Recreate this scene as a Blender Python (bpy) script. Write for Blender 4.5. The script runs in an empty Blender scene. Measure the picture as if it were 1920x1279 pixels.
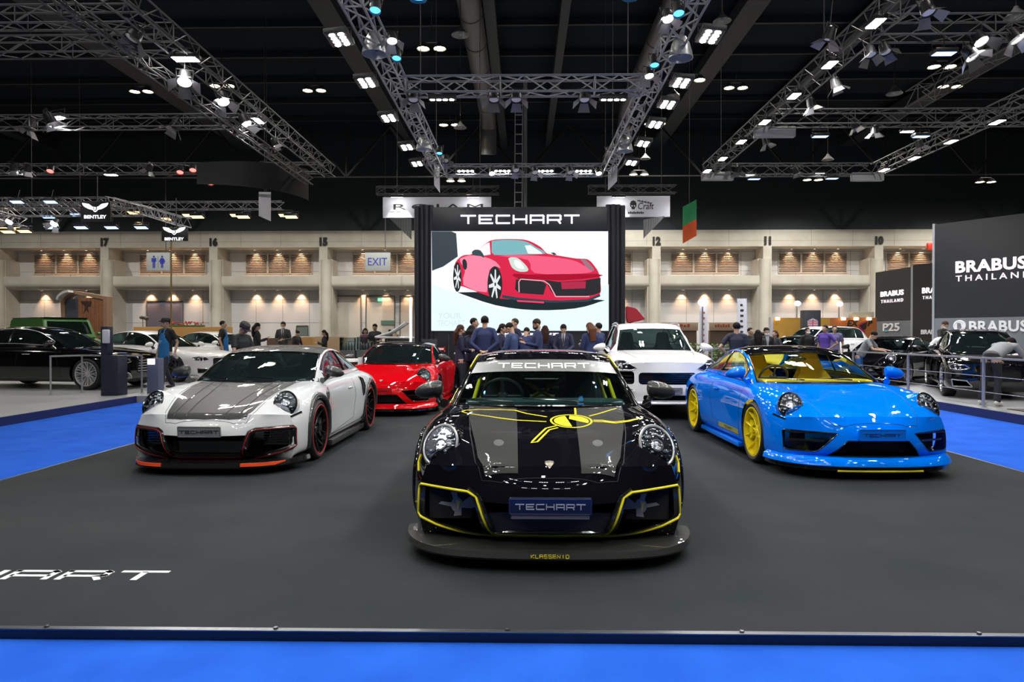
import bpy, bmesh, math, random
import numpy as np
from mathutils import Vector, Matrix, Quaternion
from mathutils.bvhtree import BVHTree
from mathutils import geometry as geo

# ------------------------------------------------------------------ camera, world, exposure
SC = bpy.context.scene
COL = SC.collection
F = 1280.0
CAM_H = 1.435
YH = 628.0
YAW = math.radians(1.0)
PITCH = math.atan((639.5 - YH) / F)
cam_d = bpy.data.cameras.new('camera')
cam_d.sensor_width = 36.0
cam_d.lens = 36.0 * F / 1920.0
cam_d.clip_end = 300
cam = bpy.data.objects.new('camera', cam_d)
COL.objects.link(cam)
cam.location = (0, 0, CAM_H)
cam.rotation_euler = (math.pi / 2 - PITCH, 0, YAW)
SC.camera = cam
world = bpy.data.worlds.new('hall_air')
world.use_nodes = True
world.node_tree.nodes['Background'].inputs[0].default_value = (0.55, 0.65, 0.9, 1)
world.node_tree.nodes['Background'].inputs[1].default_value = 0.035
SC.world = world
SC.view_settings.view_transform = 'Standard'
SC.view_settings.look = 'None'
SC.view_settings.gamma = 1
SC.view_settings.use_curve_mapping = False
SC.view_settings.exposure = 0.25
SC.cycles.use_denoising = True
SC.cycles.max_bounces = 8
SC.cycles.diffuse_bounces = 3
SC.cycles.glossy_bounces = 4
SC.cycles.transmission_bounces = 6
SC.cycles.transparent_max_bounces = 12
SC.cycles.caustics_reflective = False
SC.cycles.caustics_refractive = False
SC.cycles.sample_clamp_indirect = 4.0

CR = cam.rotation_euler.to_matrix()


def ray(px, py):
    return CR @ Vector(((px - 960) / F, -(py - 639.5) / F, -1))


def at(px, py, Y):
    """world point seen at a pixel of the photograph, on the plane y = Y"""
    r = ray(px, py)
    return Vector((0, 0, CAM_H)) + r * (Y / r.y)


def ground(px, py, z=0.0):
    r = ray(px, py)
    return Vector((0, 0, CAM_H)) + r * ((z - CAM_H) / r.z)


PI = math.pi
MATS = {}


def mat(name, col=(0.8, 0.8, 0.8), rough=0.5, metal=0.0, coat=0.0, emit=None, strength=1.0, spec=0.5, sample=True,
        alpha=None, bump=None, mix=None, trans=0.0):
    if name in MATS:
        return MATS[name]
    m = bpy.data.materials.new(name)
    m.use_nodes = True
    nt = m.node_tree
    b = nt.nodes['Principled BSDF']
    I = b.inputs
    I['Base Color'].default_value = (*col, 1)
    I['Roughness'].default_value = rough
    I['Metallic'].default_value = metal
    I['Specular IOR Level'].default_value = spec
    I['Coat Weight'].default_value = coat
    I['Coat Roughness'].default_value = 0.02
    if trans:
        I['Transmission Weight'].default_value = trans
    if emit is not None:
        I['Emission Color'].default_value = (*emit, 1)
        I['Emission Strength'].default_value = strength
        if not sample:
            m.cycles.emission_sampling = 'NONE'
    if alpha is not None:
        I['Alpha'].default_value = alpha
    if mix:  # (second colour, noise scale, contrast low, high)
        c2, sc, lo, hi = mix
        tc = nt.nodes.new('ShaderNodeTexCoord')
        nz = nt.nodes.new('ShaderNodeTexNoise')
        nz.inputs['Scale'].default_value = sc
        nz.inputs['Detail'].default_value = 6
        rp = nt.nodes.new('ShaderNodeMapRange')
        rp.inputs[1].default_value = lo
        rp.inputs[2].default_value = hi
        mx = nt.nodes.new('ShaderNodeMix')
        mx.data_type = 'RGBA'
        mx.inputs[6].default_value = (*col, 1)
        mx.inputs[7].default_value = (*c2, 1)
        nt.links.new(tc.outputs['Object'], nz.inputs['Vector'])
        nt.links.new(nz.outputs[0], rp.inputs[0])
        nt.links.new(rp.outputs[0], mx.inputs[0])
        nt.links.new(mx.outputs[2], I['Base Color'])
    if bump:
        sc, st = bump
        tc = nt.nodes.new('ShaderNodeTexCoord')
        nz = nt.nodes.new('ShaderNodeTexNoise')
        nz.inputs['Scale'].default_value = sc
        nz.inputs['Detail'].default_value = 4
        bp = nt.nodes.new('ShaderNodeBump')
        bp.inputs['Strength'].default_value = st
        bp.inputs['Distance'].default_value = 0.01
        nt.links.new(tc.outputs['Object'], nz.inputs['Vector'])
        nt.links.new(nz.outputs[0], bp.inputs['Height'])
        nt.links.new(bp.outputs[0], I['Normal'])
    MATS[name] = m
    return m


def glass(name, tint, amount):
    """thin window glass: mirror-like coat over a tinted see-through pane"""
    if name in MATS:
        return MATS[name]
    m = bpy.data.materials.new(name)
    m.use_nodes = True
    nt = m.node_tree
    nt.nodes.clear()
    out = nt.nodes.new('ShaderNodeOutputMaterial')
    tr = nt.nodes.new('ShaderNodeBsdfTransparent')
    tr.inputs[0].default_value = (*tint, 1)
    gl = nt.nodes.new('ShaderNodeBsdfGlossy')
    gl.inputs['Roughness'].default_value = 0.01
    gl.inputs[0].default_value = (0.9, 1, 1, 1)
    df = nt.nodes.new('ShaderNodeBsdfDiffuse')
    df.inputs[0].default_value = (0.02, 0.035, 0.035, 1)
    m1 = nt.nodes.new('ShaderNodeMixShader')
    m1.inputs[0].default_value = amount
    fr = nt.nodes.new('ShaderNodeFresnel')
    fr.inputs[0].default_value = 1.5
    mx = nt.nodes.new('ShaderNodeMixShader')
    nt.links.new(tr.outputs[0], m1.inputs[1])
    nt.links.new(df.outputs[0], m1.inputs[2])
    nt.links.new(fr.outputs[0], mx.inputs[0])
    nt.links.new(m1.outputs[0], mx.inputs[1])
    nt.links.new(gl.outputs[0], mx.inputs[2])
    nt.links.new(mx.outputs[0], out.inputs[0])
    MATS[name] = m
    return m


# ------------------------------------------------------------------ object helpers
def empty(name, loc=(0, 0, 0), rz=0.0, parent=None):
    o = bpy.data.objects.new(name, None)
    COL.objects.link(o)
    o.location = loc
    o.rotation_euler = (0, 0, rz)
    o.empty_display_size = 0.2
    if parent:
        o.parent = parent
    return o


def tag(o, label=None, cat=None, group=None, kind=None):
    if label:
        o['label'] = label
    if cat:
        o['category'] = cat
    if group:
        o['group'] = group
    if kind:
        o['kind'] = kind
    return o


def link(name, me, parent=None, mats=None):
    o = bpy.data.objects.new(name, me)
    COL.objects.link(o)
    if mats:
        for m in (mats if isinstance(mats, (list, tuple)) else [mats]):
            me.materials.append(m)
    if parent is not None:
        o.parent = parent
    return o


def smooth(me, angle=35):
    me.polygons.foreach_set('use_smooth', [True] * len(me.polygons))
    me.set_sharp_from_angle(angle=math.radians(angle))


def obj(name, bm, m, parent=None, sm=35):
    me = bpy.data.meshes.new(name)
    bm.to_mesh(me)
    bm.free()
    if sm:
        smooth(me, sm)
    return link(name, me, parent, m)


def copy_tree(o, parent=None, loc=None, rz=None):
    c = o.copy()
    COL.objects.link(c)
    if parent is not None:
        c.parent = parent
    for ch in list(o.children):
        copy_tree(ch, c)
    if loc is not None:
        c.location = loc
    if rz is not None:
        c.rotation_euler = (0, 0, rz)
    return c


def box(bm, lo, hi, mi=0, bev=0.0):
    x0, y0, z0 = lo
    x1, y1, z1 = hi
    vs = [bm.verts.new(p) for p in ((x0, y0, z0), (x1, y0, z0), (x1, y1, z0), (x0, y1, z0),
                                    (x0, y0, z1), (x1, y0, z1), (x1, y1, z1), (x0, y1, z1))]
    fs = [bm.faces.new([vs[i] for i in f]) for f in ((0, 3, 2, 1), (4, 5, 6, 7), (0, 1, 5, 4), (1, 2, 6, 5), (2, 3, 7, 6), (3, 0, 4, 7))]
    for f in fs:
        f.material_index = mi
    if bev:
        es = list({e for f in fs for e in f.edges})
        r = bmesh.ops.bevel(bm, geom=es, offset=bev, segments=2, affect='EDGES', profile=0.5)
        for f in r['faces']:
            f.material_index = mi
    return vs


def boxm(lo, hi, bev=0.0):
    bm = bmesh.new()
    box(bm, lo, hi, 0, bev)
    return bm


def frame_for(d):
    d = d.normalized()
    a = Vector((0, 0, 1)) if abs(d.z) < 0.9 else Vector((1, 0, 0))
    u = d.cross(a).normalized()
    return u, d.cross(u).normalized()


def tube(bm, pts, r, n=8, mi=0, cap=True, closed=False, flat=None):
    """a tube through points; r a number or one radius per point"""
    pts = [Vector(p) for p in pts]
    N = len(pts)
    rs = r if isinstance(r, (list, tuple)) else [r] * N
    rings = []
    for i, p in enumerate(pts):
        if closed:
            d = pts[(i + 1) % N] - pts[i - 1]
        else:
            d = pts[min(i + 1, N - 1)] - pts[max(i - 1, 0)]
        if d.length < 1e-9:
            d = Vector((0, 0, 1))
        u, v = frame_for(d)
        if rings and flat is None:  # keep rings aligned
            pu = (rings[-1][0].co - pts[i - 1])
            pu = (pu - d.normalized() * pu.dot(d.normalized()))
            if pu.length > 1e-6:
                u = pu.normalized()
                v = d.normalized().cross(u)
        rings.append([bm.verts.new(p + (u * math.cos(2 * PI * k / n) + v * math.sin(2 * PI * k / n)) * rs[i]) for k in range(n)])
    for i in range(N if closed else N - 1):
        a, b = rings[i], rings[(i + 1) % N]
        for k in range(n):
            f = bm.faces.new((a[k], a[(k + 1) % n], b[(k + 1) % n], b[k]))
            f.material_index = mi
    if cap and not closed:
        bm.faces.new(rings[0][::-1]).material_index = mi
        bm.faces.new(rings[-1]).material_index = mi


def tubem(pts, r, n=8, **k):
    bm = bmesh.new()
    tube(bm, pts, r, n, **k)
    return bm


def lathe(bm, prof, n=24, axis='z', o=(0, 0, 0), mi=0, cap=True):
    """revolve (radius, height) pairs"""
    o = Vector(o)
    rings = []
    for r, h in prof:
        ring = []
        for k in range(n):
            a = 2 * PI * k / n
            c, s = r * math.cos(a), r * math.sin(a)
            p = {'z': (c, s, h), 'x': (h, c, s), 'y': (c, h, s)}[axis]
            ring.append(bm.verts.new(o + Vector(p)))
        rings.append(ring)
    for i in range(len(rings) - 1):
        for k in range(n):
            q = (rings[i][k], rings[i][(k + 1) % n], rings[i + 1][(k + 1) % n], rings[i + 1][k])
            try:
                bm.faces.new(q).material_index = mi
            except ValueError:
                pass
    for ring, (r, h) in ((rings[0], prof[0]), (rings[-1], prof[-1])):
        if r > 1e-5 and cap:
            bm.faces.new(ring).material_index = mi
    bmesh.ops.remove_doubles(bm, verts=[v for ring in rings for v in ring], dist=1e-6)


def ellipsoid(bm, c, r, n=16, m=10, rot=None, mi=0):
    res = bmesh.ops.create_uvsphere(bm, u_segments=n, v_segments=m, radius=1.0)
    M = Matrix.Translation(c) @ (rot.to_matrix().to_4x4() if rot else Matrix.Identity(4)) @ Matrix.Diagonal((*r, 1))
    bmesh.ops.transform(bm, matrix=M, verts=res['verts'])
    for v in res['verts']:
        for f in v.link_faces:
            f.material_index = mi


def prism(bm, poly, y0, y1, plane='xz', mi=0):
    """extrude a 2-D outline along the missing axis"""
    def P(a, b, c):
        return {'xz': (a, c, b), 'xy': (a, b, c), 'yz': (c, a, b)}[plane]
    lo = [bm.verts.new(P(a, b, y0)) for a, b in poly]
    hi = [bm.verts.new(P(a, b, y1)) for a, b in poly]
    n = len(poly)
    fs = [bm.faces.new(lo), bm.faces.new(hi[::-1])]
    for i in range(n):
        fs.append(bm.faces.new((lo[i], hi[i], hi[(i + 1) % n], lo[(i + 1) % n])))
    for f in fs:
        f.material_index = mi
    return fs


def fix(bm):
    bmesh.ops.recalc_face_normals(bm, faces=bm.faces[:])
    return bm


def xf(bm, M):
    bmesh.ops.transform(bm, matrix=M, verts=bm.verts[:])
    return bm


def bar(bm, a, b, w, h=None, mi=0):
    """square bar from a to b"""
    a, b = Vector(a), Vector(b)
    h = h or w
    d = b - a
    u, v = frame_for(d)
    q = [u * w / 2 + v * h / 2, -u * w / 2 + v * h / 2, -u * w / 2 - v * h / 2, u * w / 2 - v * h / 2]
    A = [bm.verts.new(a + k) for k in q]
    B = [bm.verts.new(b + k) for k in q]
    fs = [bm.faces.new(A[::-1]), bm.faces.new(B)]
    for i in range(4):
        fs.append(bm.faces.new((A[i], A[(i + 1) % 4], B[(i + 1) % 4], B[i])))
    for f in fs:
        f.material_index = mi


def rrect(x0, y0, x1, y1, r, n=4):
    out = []
    for cx, cy, a0 in ((x1 - r, y0 + r, -90), (x1 - r, y1 - r, 0), (x0 + r, y1 - r, 90), (x0 + r, y0 + r, 180)):
        for k in range(n + 1):
            a = math.radians(a0 + 90 * k / n)
            out.append((cx + r * math.cos(a), cy + r * math.sin(a)))
    return out


def catmull(P, n):
    """dense points along a list of vectors, n per segment"""
    P = [Vector(p) for p in P]
    out = []
    for i in range(len(P) - 1):
        p0 = P[i - 1] if i > 0 else P[i] * 2 - P[i + 1]
        p3 = P[i + 2] if i + 2 < len(P) else P[i + 1] * 2 - P[i]
        p1, p2 = P[i], P[i + 1]
        for k in range(n):
            t = k / n
            out.append(0.5 * ((2 * p1) + (p2 - p0) * t + (2 * p0 - 5 * p1 + 4 * p2 - p3) * t * t + (3 * p1 - p0 - 3 * p2 + p3) * t ** 3))
    out.append(P[-1].copy())
    return out


# ------------------------------------------------------------------ lettering
# the wide square display letters, drawn as strokes in a box 1.35 wide, 1 high
GLY = {
    'T': [[(0, .93), (1.5, .93)], [(.75, .93), (.75, 0)]],
    'E': [[(1.4, .93), (.07, .93), (.07, .07), (1.4, .07)], [(.07, .5), (1.25, .5)]],
    'C': [[(1.4, .93), (.12, .93), (.07, .85), (.07, .15), (.12, .07), (1.4, .07)]],
    'H': [[(.07, 1), (.07, 0)], [(.07, .5), (1.33, .5)], [(1.33, 1), (1.33, 0)]],
    'A': [[(.07, 0), (.07, .93), (1.25, .93), (1.33, .85), (1.33, 0)], [(.07, .42), (1.33, .42)]],
    'R': [[(.07, 0), (.07, .93), (1.25, .93), (1.33, .85), (1.33, .5), (1.25, .42), (.07, .42)], [(1.05, .42), (1.33, 0)]],
}


def wide_word(word, width, thick=0.15, slant=0.0):
    """list of outlines (quads) of the word in the xz plane, centred, width wide"""
    quads = []
    x = 0
    for ch in word:
        for st in GLY[ch]:
            for (a, b) in zip(st[:-1], st[1:]):
                a, b = Vector(a), Vector(b)
                d = (b - a).normalized()
                n = Vector((-d.y, d.x)) * thick / 2
                e = d * thick / 2 * 0.9
                first = (a - Vector(st[0])).length < 1e-6
                last = (b - Vector(st[-1])).length < 1e-6
                a2 = a - (e * 0 if first else e)
                b2 = b + (e * 0 if last else e)
                quads.append([(p.x + x, p.y) for p in (a2 + n, a2 - n, b2 - n, b2 + n)])
        x += 1.4 + .28 + (.1 if ch == 'T' else 0)
    x -= .28
    s = width / x
    return [[((u + slant * v - x / 2) * s, (v - .5) * s) for u, v in q] for q in quads]


def word_bm(word, width, depth=0.01, thick=0.15, slant=0.0):
    bm = bmesh.new()
    for q in wide_word(word, width, thick, slant):
        prism(bm, q, -depth, 0, 'xz')
    return fix(bm)


def text_mesh(s, width=None, height=None, depth=0.01, bold=0.0, shear=0.0, space=1.0):
    """built-in font as a mesh in the xz plane facing -y, centred"""
    c = bpy.data.curves.new('lettering', 'FONT')
    c.body = s
    c.align_x = 'CENTER'
    c.align_y = 'CENTER'
    c.size = 1.0
    c.offset = bold
    c.shear = shear
    c.space_character = space
    c.extrude = 0.5
    c.resolution_u = 3
    o = bpy.data.objects.new('lettering', c)
    COL.objects.link(o)
    dg = bpy.context.evaluated_depsgraph_get()
    me = bpy.data.meshes.new_from_object(o.evaluated_get(dg))
    bpy.data.objects.remove(o)
    bpy.data.curves.remove(c)
    n = len(me.vertices)
    co = np.empty(n * 3, dtype=np.float32)
    me.vertices.foreach_get('co', co)
    co = co.reshape(-1, 3)
    mn, mx = co.min(0), co.max(0)
    w, h = mx[0] - mn[0], mx[1] - mn[1]
    sx = (width / w) if width else (height / h)
    sy = (height / h) if height else sx
    out = np.empty_like(co)
    out[:, 0] = (co[:, 0] - (mn[0] + mx[0]) / 2) * sx
    out[:, 2] = (co[:, 1] - (mn[1] + mx[1]) / 2) * sy
    out[:, 1] = -(co[:, 2]) * depth
    me.vertices.foreach_set('co', out.ravel())
    me.materials.clear()
    me.update()
    return me


def text_obj(name, s, m, loc, parent=None, rz=0.0, **k):
    o = link(name, text_mesh(s, **k), parent, m)
    o.location = loc
    o.rotation_euler = (0, 0, rz)
    return o
# ------------------------------------------------------------------ the hall
WY = 52.0           # front plane of the columns on the far wall
STL, STR, STF, STB = -5.14, 5.20, 3.30, 18.8


def hall():
    blue = mat('blue carpet', (.0105, .080, .46), .95, spec=.1, mix=((.015, .100, .53), 2.5, .35, .65), bump=(220, .25))
    dark = mat('anthracite carpet', (.019, .024, .0265), .9, spec=.15, mix=((.028, .032, .034), 1.3, .35, .7), bump=(260, .3))
    grey = mat('grey stand floor', (.30, .31, .32), .35, mix=((.26, .27, .28), 1.0, .3, .7))
    conc = mat('hall concrete', (.07, .075, .08), .35, mix=((.10, .10, .105), .6, .3, .7))
    o = obj('floor', boxm((-60, -10, -.2), (60, WY + 3, -.06)), conc, None, 0)
    tag(o, kind='structure')
    o = obj('floor', boxm((-8.55, .4, -.065), (8.3, 15.2, -.05)), blue, None, 0)
    tag(o, 'bright blue aisle carpet round the dark stand', kind='structure')
    # the dark stand: deck, carpet, edge profile
    o = obj('floor', boxm((STL, STF, -.05), (STR, STB, 0)), dark, None, 0)
    tag(o, 'anthracite carpet of the central stand', kind='structure')
    alu = mat('brushed edge profile', (.16, .17, .19), .35, 1)
    ed = mat('edge black', (.004, .005, .014), .3)
    for n, (a, b_) in enumerate((((STL - .02, STF - .025), (STR + .02, STF)), ((STL - .025, STF), (STL, STB)), ((STR, STF), (STR + .025, STB)))):
        o = obj('trim_%d' % (n + 1), boxm((a[0], a[1], -.05), (b_[0], b_[1], -.004)), ed, None, 0)
        tag(o, kind='structure')
        if n == 0:
            t = boxm((a[0], a[1] - .003, -.004), (b_[0], b_[1] + .006, .003), .001)
        else:
            t = boxm((a[0] - .004, a[1], -.006), (b_[0] + .004, b_[1], .005), .002)
        obj('edge_profile', t, alu, o, 0)
    for k in range(9):
        x = -4.6 + 1.13 * k
        b = bmesh.new()
        lathe(b, [(.012, 0), (.010, .006), (0, .008)], 10, 'z', (x, STF - .005, .005))
        o = obj('edge_screw', fix(b), alu, None)
        tag(o, 'small shiny screw head in the metal edge of the dark stand', 'screw', 'screws along the front edge of the stand')
    # floor lettering, lower left
    o = obj('floor_lettering', flat_word(), mat('white floor vinyl', (.72, .74, .78), .5), None, 0)
    tag(o, 'white wide block lettering laid flat on the dark carpet at lower left', 'lettering')
    # neighbouring platforms
    for nm, lo, hi, lab in (('floor', (-60, 14.8, -.06), (-5.5, 31, .098), 'grey platform behind the blue aisle on the left'), ('floor', (-60, 6, -.06), (-8.5, 14.8, .10), 'grey platform left of the blue aisle'), ('floor', (8.25, 4, -.06), (30, 29.8, .11), 'grey platform right of the blue aisle')):
        o = obj(nm, boxm(lo, hi), grey, None, 0)
        tag(o, lab, kind='structure')
    navy = mat('navy plinth', (.006, .015, .085), .6)
    for n, (lo, hi) in enumerate((((-8.5, 6, -.06), (-8.485, 14.8, .095)), ((-20, 14.8, -.06), (-8.485, 14.815, .095)), ((8.235, 4, -.06), (8.25, 29.8, .105)))):
        tag(obj('baseboard_%d' % (n + 1), boxm(lo, hi), navy, None, 0), kind='structure')
    # far wall --------------------------------------------------------
    cream = mat('cream plaster', (.66, .64, .57), .7, mix=((.55, .52, .45), .8, .3, .7))
    lila = mat('grey wall panels', (.66, .67, .70), .6)
    xs = [at(px, 470, WY).x for px in (-8, 197, 401, 607, 815, 1023, 1231, 1439, 1648, 1857, 2066)]
    zt = at(960, 432, WY).z
    zh = at(960, 463, WY).z
    zb1, zb0 = at(960, 517, WY).z, at(960, 541, WY).z
    YB = WY + 1.7
    b = bmesh.new()
    box(b, (-46, YB, -.1), (46, YB + .3, zt))
    o = obj('wall_back', b, lila, None, 0)
    tag(o, kind='structure')
    b = bmesh.new()
    box(b, (-46, WY, zh), (46, YB, zt))
    o = obj('wall_back_header', b, cream, None, 0)
    tag(o, kind='structure')
    b = bmesh.new()
    n = 8
    prof = [(WY + .05, zb1)] + [(WY + .05 + .55 * (1 - math.cos(a)), zb0 + .45 - .45 * math.sin(a)) for a in [PI / 2 * q / n for q in range(n + 1)]] + [(YB, zb0), (YB, zb1)]
    prism(b, prof, -46, 46, 'yz')
    o = obj('wall_back_balcony', fix(b), cream, None, 30)
    tag(o, kind='structure')
    # panel joints
    b = bmesh.new()
    for q in range(-20, 21):
        box(b, (q * 2.12 - .01, YB - .012, 0), (q * 2.12 + .01, YB, zt - 1.4))
    for z in (2.4, 4.2, zb1 + .5, zb1 + 2.0):
        box(b, (-46, YB - .012, z - .01), (46, YB, z + .01))
    tag(obj('trim_8', b, mat('joint grey', (.22, .22, .22), .8), None, 0), kind='structure')
    b = bmesh.new()
    for q in range(-18, 19):
        box(b, (q * 3.1 - .008, WY - .006, zh + .05), (q * 3.1 + .008, WY, zt))
    box(b, (-46, WY - .006, zh + .42), (46, WY, zh + .435))
    tag(obj('trim_9', b, mat('joint grey', (.22, .22, .22), .8), None, 0), kind='structure')
    nums = {1: '17', 2: '16', 3: '15', 6: '12', 7: '11', 8: '10', 0: '18'}
    warm = (1.0, .56, .30)
    lou = mat('louvre slats', (.50, .42, .36), .6)
    lfr = mat('louvre frame', (.55, .52, .46), .6)
    lo_root = None
    dl_root = None
    words_n = {0: '18 and 17', 1: '17 and 16', 2: '16 and 15', 5: 'screen and 12', 6: '12 and 11', 7: '11 and 10', 8: '10 and the tall black screens', 3: '15 and the screen'}
    for i, x in enumerate(xs):
        b = bmesh.new()
        box(b, (x - .34, WY - .06, -.1), (x + .30, YB, zh + .02))
        box(b, (x + .30, WY + .2, -.1), (x + .62, YB, zh - .9)) if i < 4 else box(b, (x - .66, WY + .2, -.1), (x - .34, YB, zh - .9))
        lathe(b, [(.42, -.1), (.42, zh - .95)], 20, 'z', (x + (.16 if i < 5 else -.16), WY + .1, 0))
        o = obj('trim_%d' % (20 + i), fix(b), cream, None, 30)
        tag(o, kind='structure')
        if i in nums:
            t = text_obj('bay_number', nums[i], mat('number black', (.015, .015, .015), .6), (x, WY - .062, zh + .42), None, 0, width=.62 if nums[i] != '11' else .5, height=.66, depth=.02, bold=.07)
            tag(t, 'black bay number %s on the cream far wall, %s' % (nums[i], {'18': 'cut by the left edge', '17': 'left of the restroom sign', '16': 'right of the restroom sign', '15': 'left of the exit sign', '12': 'just right of the display wall', '11': 'right of the green and orange sign', '10': 'beside the dark screen walls'}[nums[i]]), 'number')
    for i in range(len(xs) - 1):
        if i == 4:
            continue
        x0, x1 = xs[i], xs[i + 1]
        c = (x0 + x1) / 2 + (.2 if i < 4 else -.1)
        for k in (-1, 0, 1):
            lx = c + k * 1.78
            if lx < at(-30, 490, WY).x or lx > at(1950, 490, WY).x:
                continue
            side = {-1: 'left', 0: 'middle', 1: 'right'}[k]
            nm = words_n.get(i, '%d' % i)
            z1, z0 = zh - .35, zb1 + .35
            if lo_root is None:
                lo_root = empty('louvre', (lx, YB, (z0 + z1) / 2))
                b = bmesh.new()
                hh = (z1 - z0) / 2
                for s in range(11):
                    z = -hh + (2 * hh) * (s + .5) / 11
                    vs = [b.verts.new(p) for p in ((-.83, -.10, z - .05), (.83, -.10, z - .05), (.83, -.02, z + .03), (-.83, -.02, z + .03))]
                    b.faces.new(vs)
                bmesh.ops.solidify(b, geom=b.faces[:], thickness=.012)
                sl = obj('slats', fix(b), lou, lo_root, 0)
                b = bmesh.new()
                for a_, b_ in (((-.88, -.12, -hh), (-.83, -.0, hh)), ((.83, -.12, -hh), (.88, 0, hh)), ((-.88, -.12, hh), (.88, 0, hh + .05)), ((-.88, -.12, -hh - .05), (.88, 0, -hh))):
                    box(b, a_, b_)
                obj('frame', b, lfr, lo_root, 0)
                o = lo_root
            else:
                o = copy_tree(lo_root, None, (lx, YB, (z0 + z1) / 2))
            tag(o, '%s slatted louvre lit from above between bay %s' % (side, nm), 'louvre', 'louvres in the far wall')
            for row, zz, e in (('upper', zh, 1.0), ('lower', zb0, .30)):
                if row == 'lower' and i == 8:
                    continue
                loc = (lx, YB - .45, zz - .02)
                if dl_root is None:
                    dl_root = empty('downlight', loc)
                    b = bmesh.new()
                    lathe(b, [(.05, .02), (.10, .02), (.12, -.03), (.10, -.035), (.08, -.0), (.05, .0)], 16)
                    obj('rim', fix(b), mat('lamp white', (.7, .7, .68), .4), dl_root)
                    b = bmesh.new()
                    lathe(b, [(0, -.004), (.07, -.004), (.07, .004), (0, .004)], 16)
                    obj('bulb', fix(b), mat('warm bulb', (1, .8, .5), .5, emit=(1, .75, .45), strength=14, sample=False), dl_root)
                    o = dl_root
                else:
                    o = copy_tree(dl_root, None, loc)
                tag(o, '%s small warm downlight of the %s row between bay %s' % (side, row, nm), 'downlight', 'downlights along the far wall')
                ld = LIGHTS.setdefault(('dl', row), None)
                if ld is None:
                    ld = bpy.data.lights.new('downlight_beam', 'SPOT')
                    ld.energy = 130 * e
                    ld.color = warm
                    ld.spot_size = math.radians(78)
                    ld.spot_blend = .9
                    ld.shadow_soft_size = .05
                    LIGHTS[('dl', row)] = ld
                lo = bpy.data.objects.new('beam', ld)
                COL.objects.link(lo)
                lo.parent = o
                lo.location = (0, .08, -.05)
                lo.rotation_euler = (math.radians(16), 0, 0)
    # ceiling ---------------------------------------------------------
    CZ = 16.6
    cm = mat('dark roof deck', (.013, .018, .026), .8, spec=.1)
    o = obj('ceiling', boxm((-46, -10, CZ), (46, WY + 2, CZ + .3)), cm, None, 0)
    tag(o, kind='structure')
    tag(obj('wall_back_upper', boxm((-46, WY + .2, zt), (46, WY + .6, CZ)), mat('dark gable', (.048, .058, .066), .8, spec=.1), None, 0), kind='structure')
    for n, x in (('wall_left', -46.3), ('wall_right', 46)):
        tag(obj(n, boxm((x, -10, -.2), (x + .3, WY + 2, CZ)), mat('dark gable', (.048, .058, .066), .8, spec=.1), None, 0), kind='structure')
    tag(obj('wall_front', boxm((-46, -10.3, -.2), (46, -10, CZ)), mat('dark gable', (.048, .058, .066), .8, spec=.1), None, 0), kind='structure')
    beam = mat('roof steel', (.032, .040, .050), .6)
    b = bmesh.new()
    for k in range(14):
        y = 4 + 3.6 * k
        box(b, (-46, y, CZ - .32), (46, y + .16, CZ - .02))
    tag(obj('ceiling_purlins', b, mat('purlin steel', (.018, .024, .032), .6), None, 0), kind='structure')
    H = CZ - 1.435
    for px, w in ((1.40, 1.0), (.575, 1.0), (-.66, 1.0), (-1.05, .8), (-1.60, 1.1), (2.4, 1.0), (.10, .5), (-.12, .4)):
        x = -px * H
        b = bmesh.new()
        box(b, (x - w / 2, -4, CZ - .95), (x + w / 2, WY, CZ - .35))
        tag(obj('ceiling_beam', b, beam, None, 0), kind='structure')
    # lattice bracing under the roof near the far wall
    b = bmesh.new()
    zt2 = zt + .5
    for q in range(-7, 8):
        x = q * 6.0
        bar(b, (x, 46, zt2 + 2.2), (x + 3, 46, CZ - 1), .12)
        bar(b, (x + 6, 46, zt2 + 2.2), (x + 3, 46, CZ - 1), .12)
        bar(b, (x, 46, zt2 + 2.2), (x, 46, CZ - 1), .10)
    bar(b, (-46, 46, zt2 + 2.2), (46, 46, zt2 + 2.2), .08)
    tag(obj('ceiling_bracing', fix(b), mat('brace steel', (.012, .013, .015), .8), None, 0), kind='structure')
    for x, w, y1 in ((-2.33, .52, 45), (6.3, .40, 43)):
        b = bmesh.new()
        tube(b, [(x, y, CZ - 1.0) for y in (-4, 10, 20, 30, 40, y1 - 1.2)] + [(x, y1, CZ - 1.5), (x, y1 + .4, CZ - 3.2)], w, 24)
        for y in range(0, int(y1), 3):
            tube(b, [(x, y, CZ - 1.0), (x, y + .12, CZ - 1.0)], w + .03, 24)
        o = obj('air_duct', fix(b), mat('duct metal', (.17, .17, .18), .45, .4), None)
        tag(o, 'long round grey air duct under the roof, %s' % ('left of centre' if x < 0 else 'right of centre'), 'duct')


def flat_word():
    """the letters on the carpet, lying in the floor plane, slightly slanted"""
    a = ground(322, 1071)
    b_ = ground(250, 1088)
    quads = wide_word('TECHART', 2.24, .2, 0)
    bm = bmesh.new()
    pr = ground(321, 1071)
    yb, yt = ground(200, 1089).y, ground(200, 1070).y
    hh = yt - yb
    q0 = max(u for q in quads for u, v in q)
    vmax = max(v for q in quads for u, v in q)
    vmin = min(v for q in quads for u, v in q)
    sy = hh / (vmax - vmin)
    for q in quads:
        prism(bm, [(pr.x + (u - q0), yt + (v - vmax) * sy) for u, v in q], .0005, .003, 'xy')
    return fix(bm)


LIGHTS = {}
hall()
# ------------------------------------------------------------------ trusses and lamps
truss_m = mat('truss aluminium', (.30, .31, .34), .45, .5)
truss_g = mat('truss grey', (.15, .155, .16), .5, .5)
truss_d = mat('truss black', (.06, .06, .065), .5)


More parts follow.
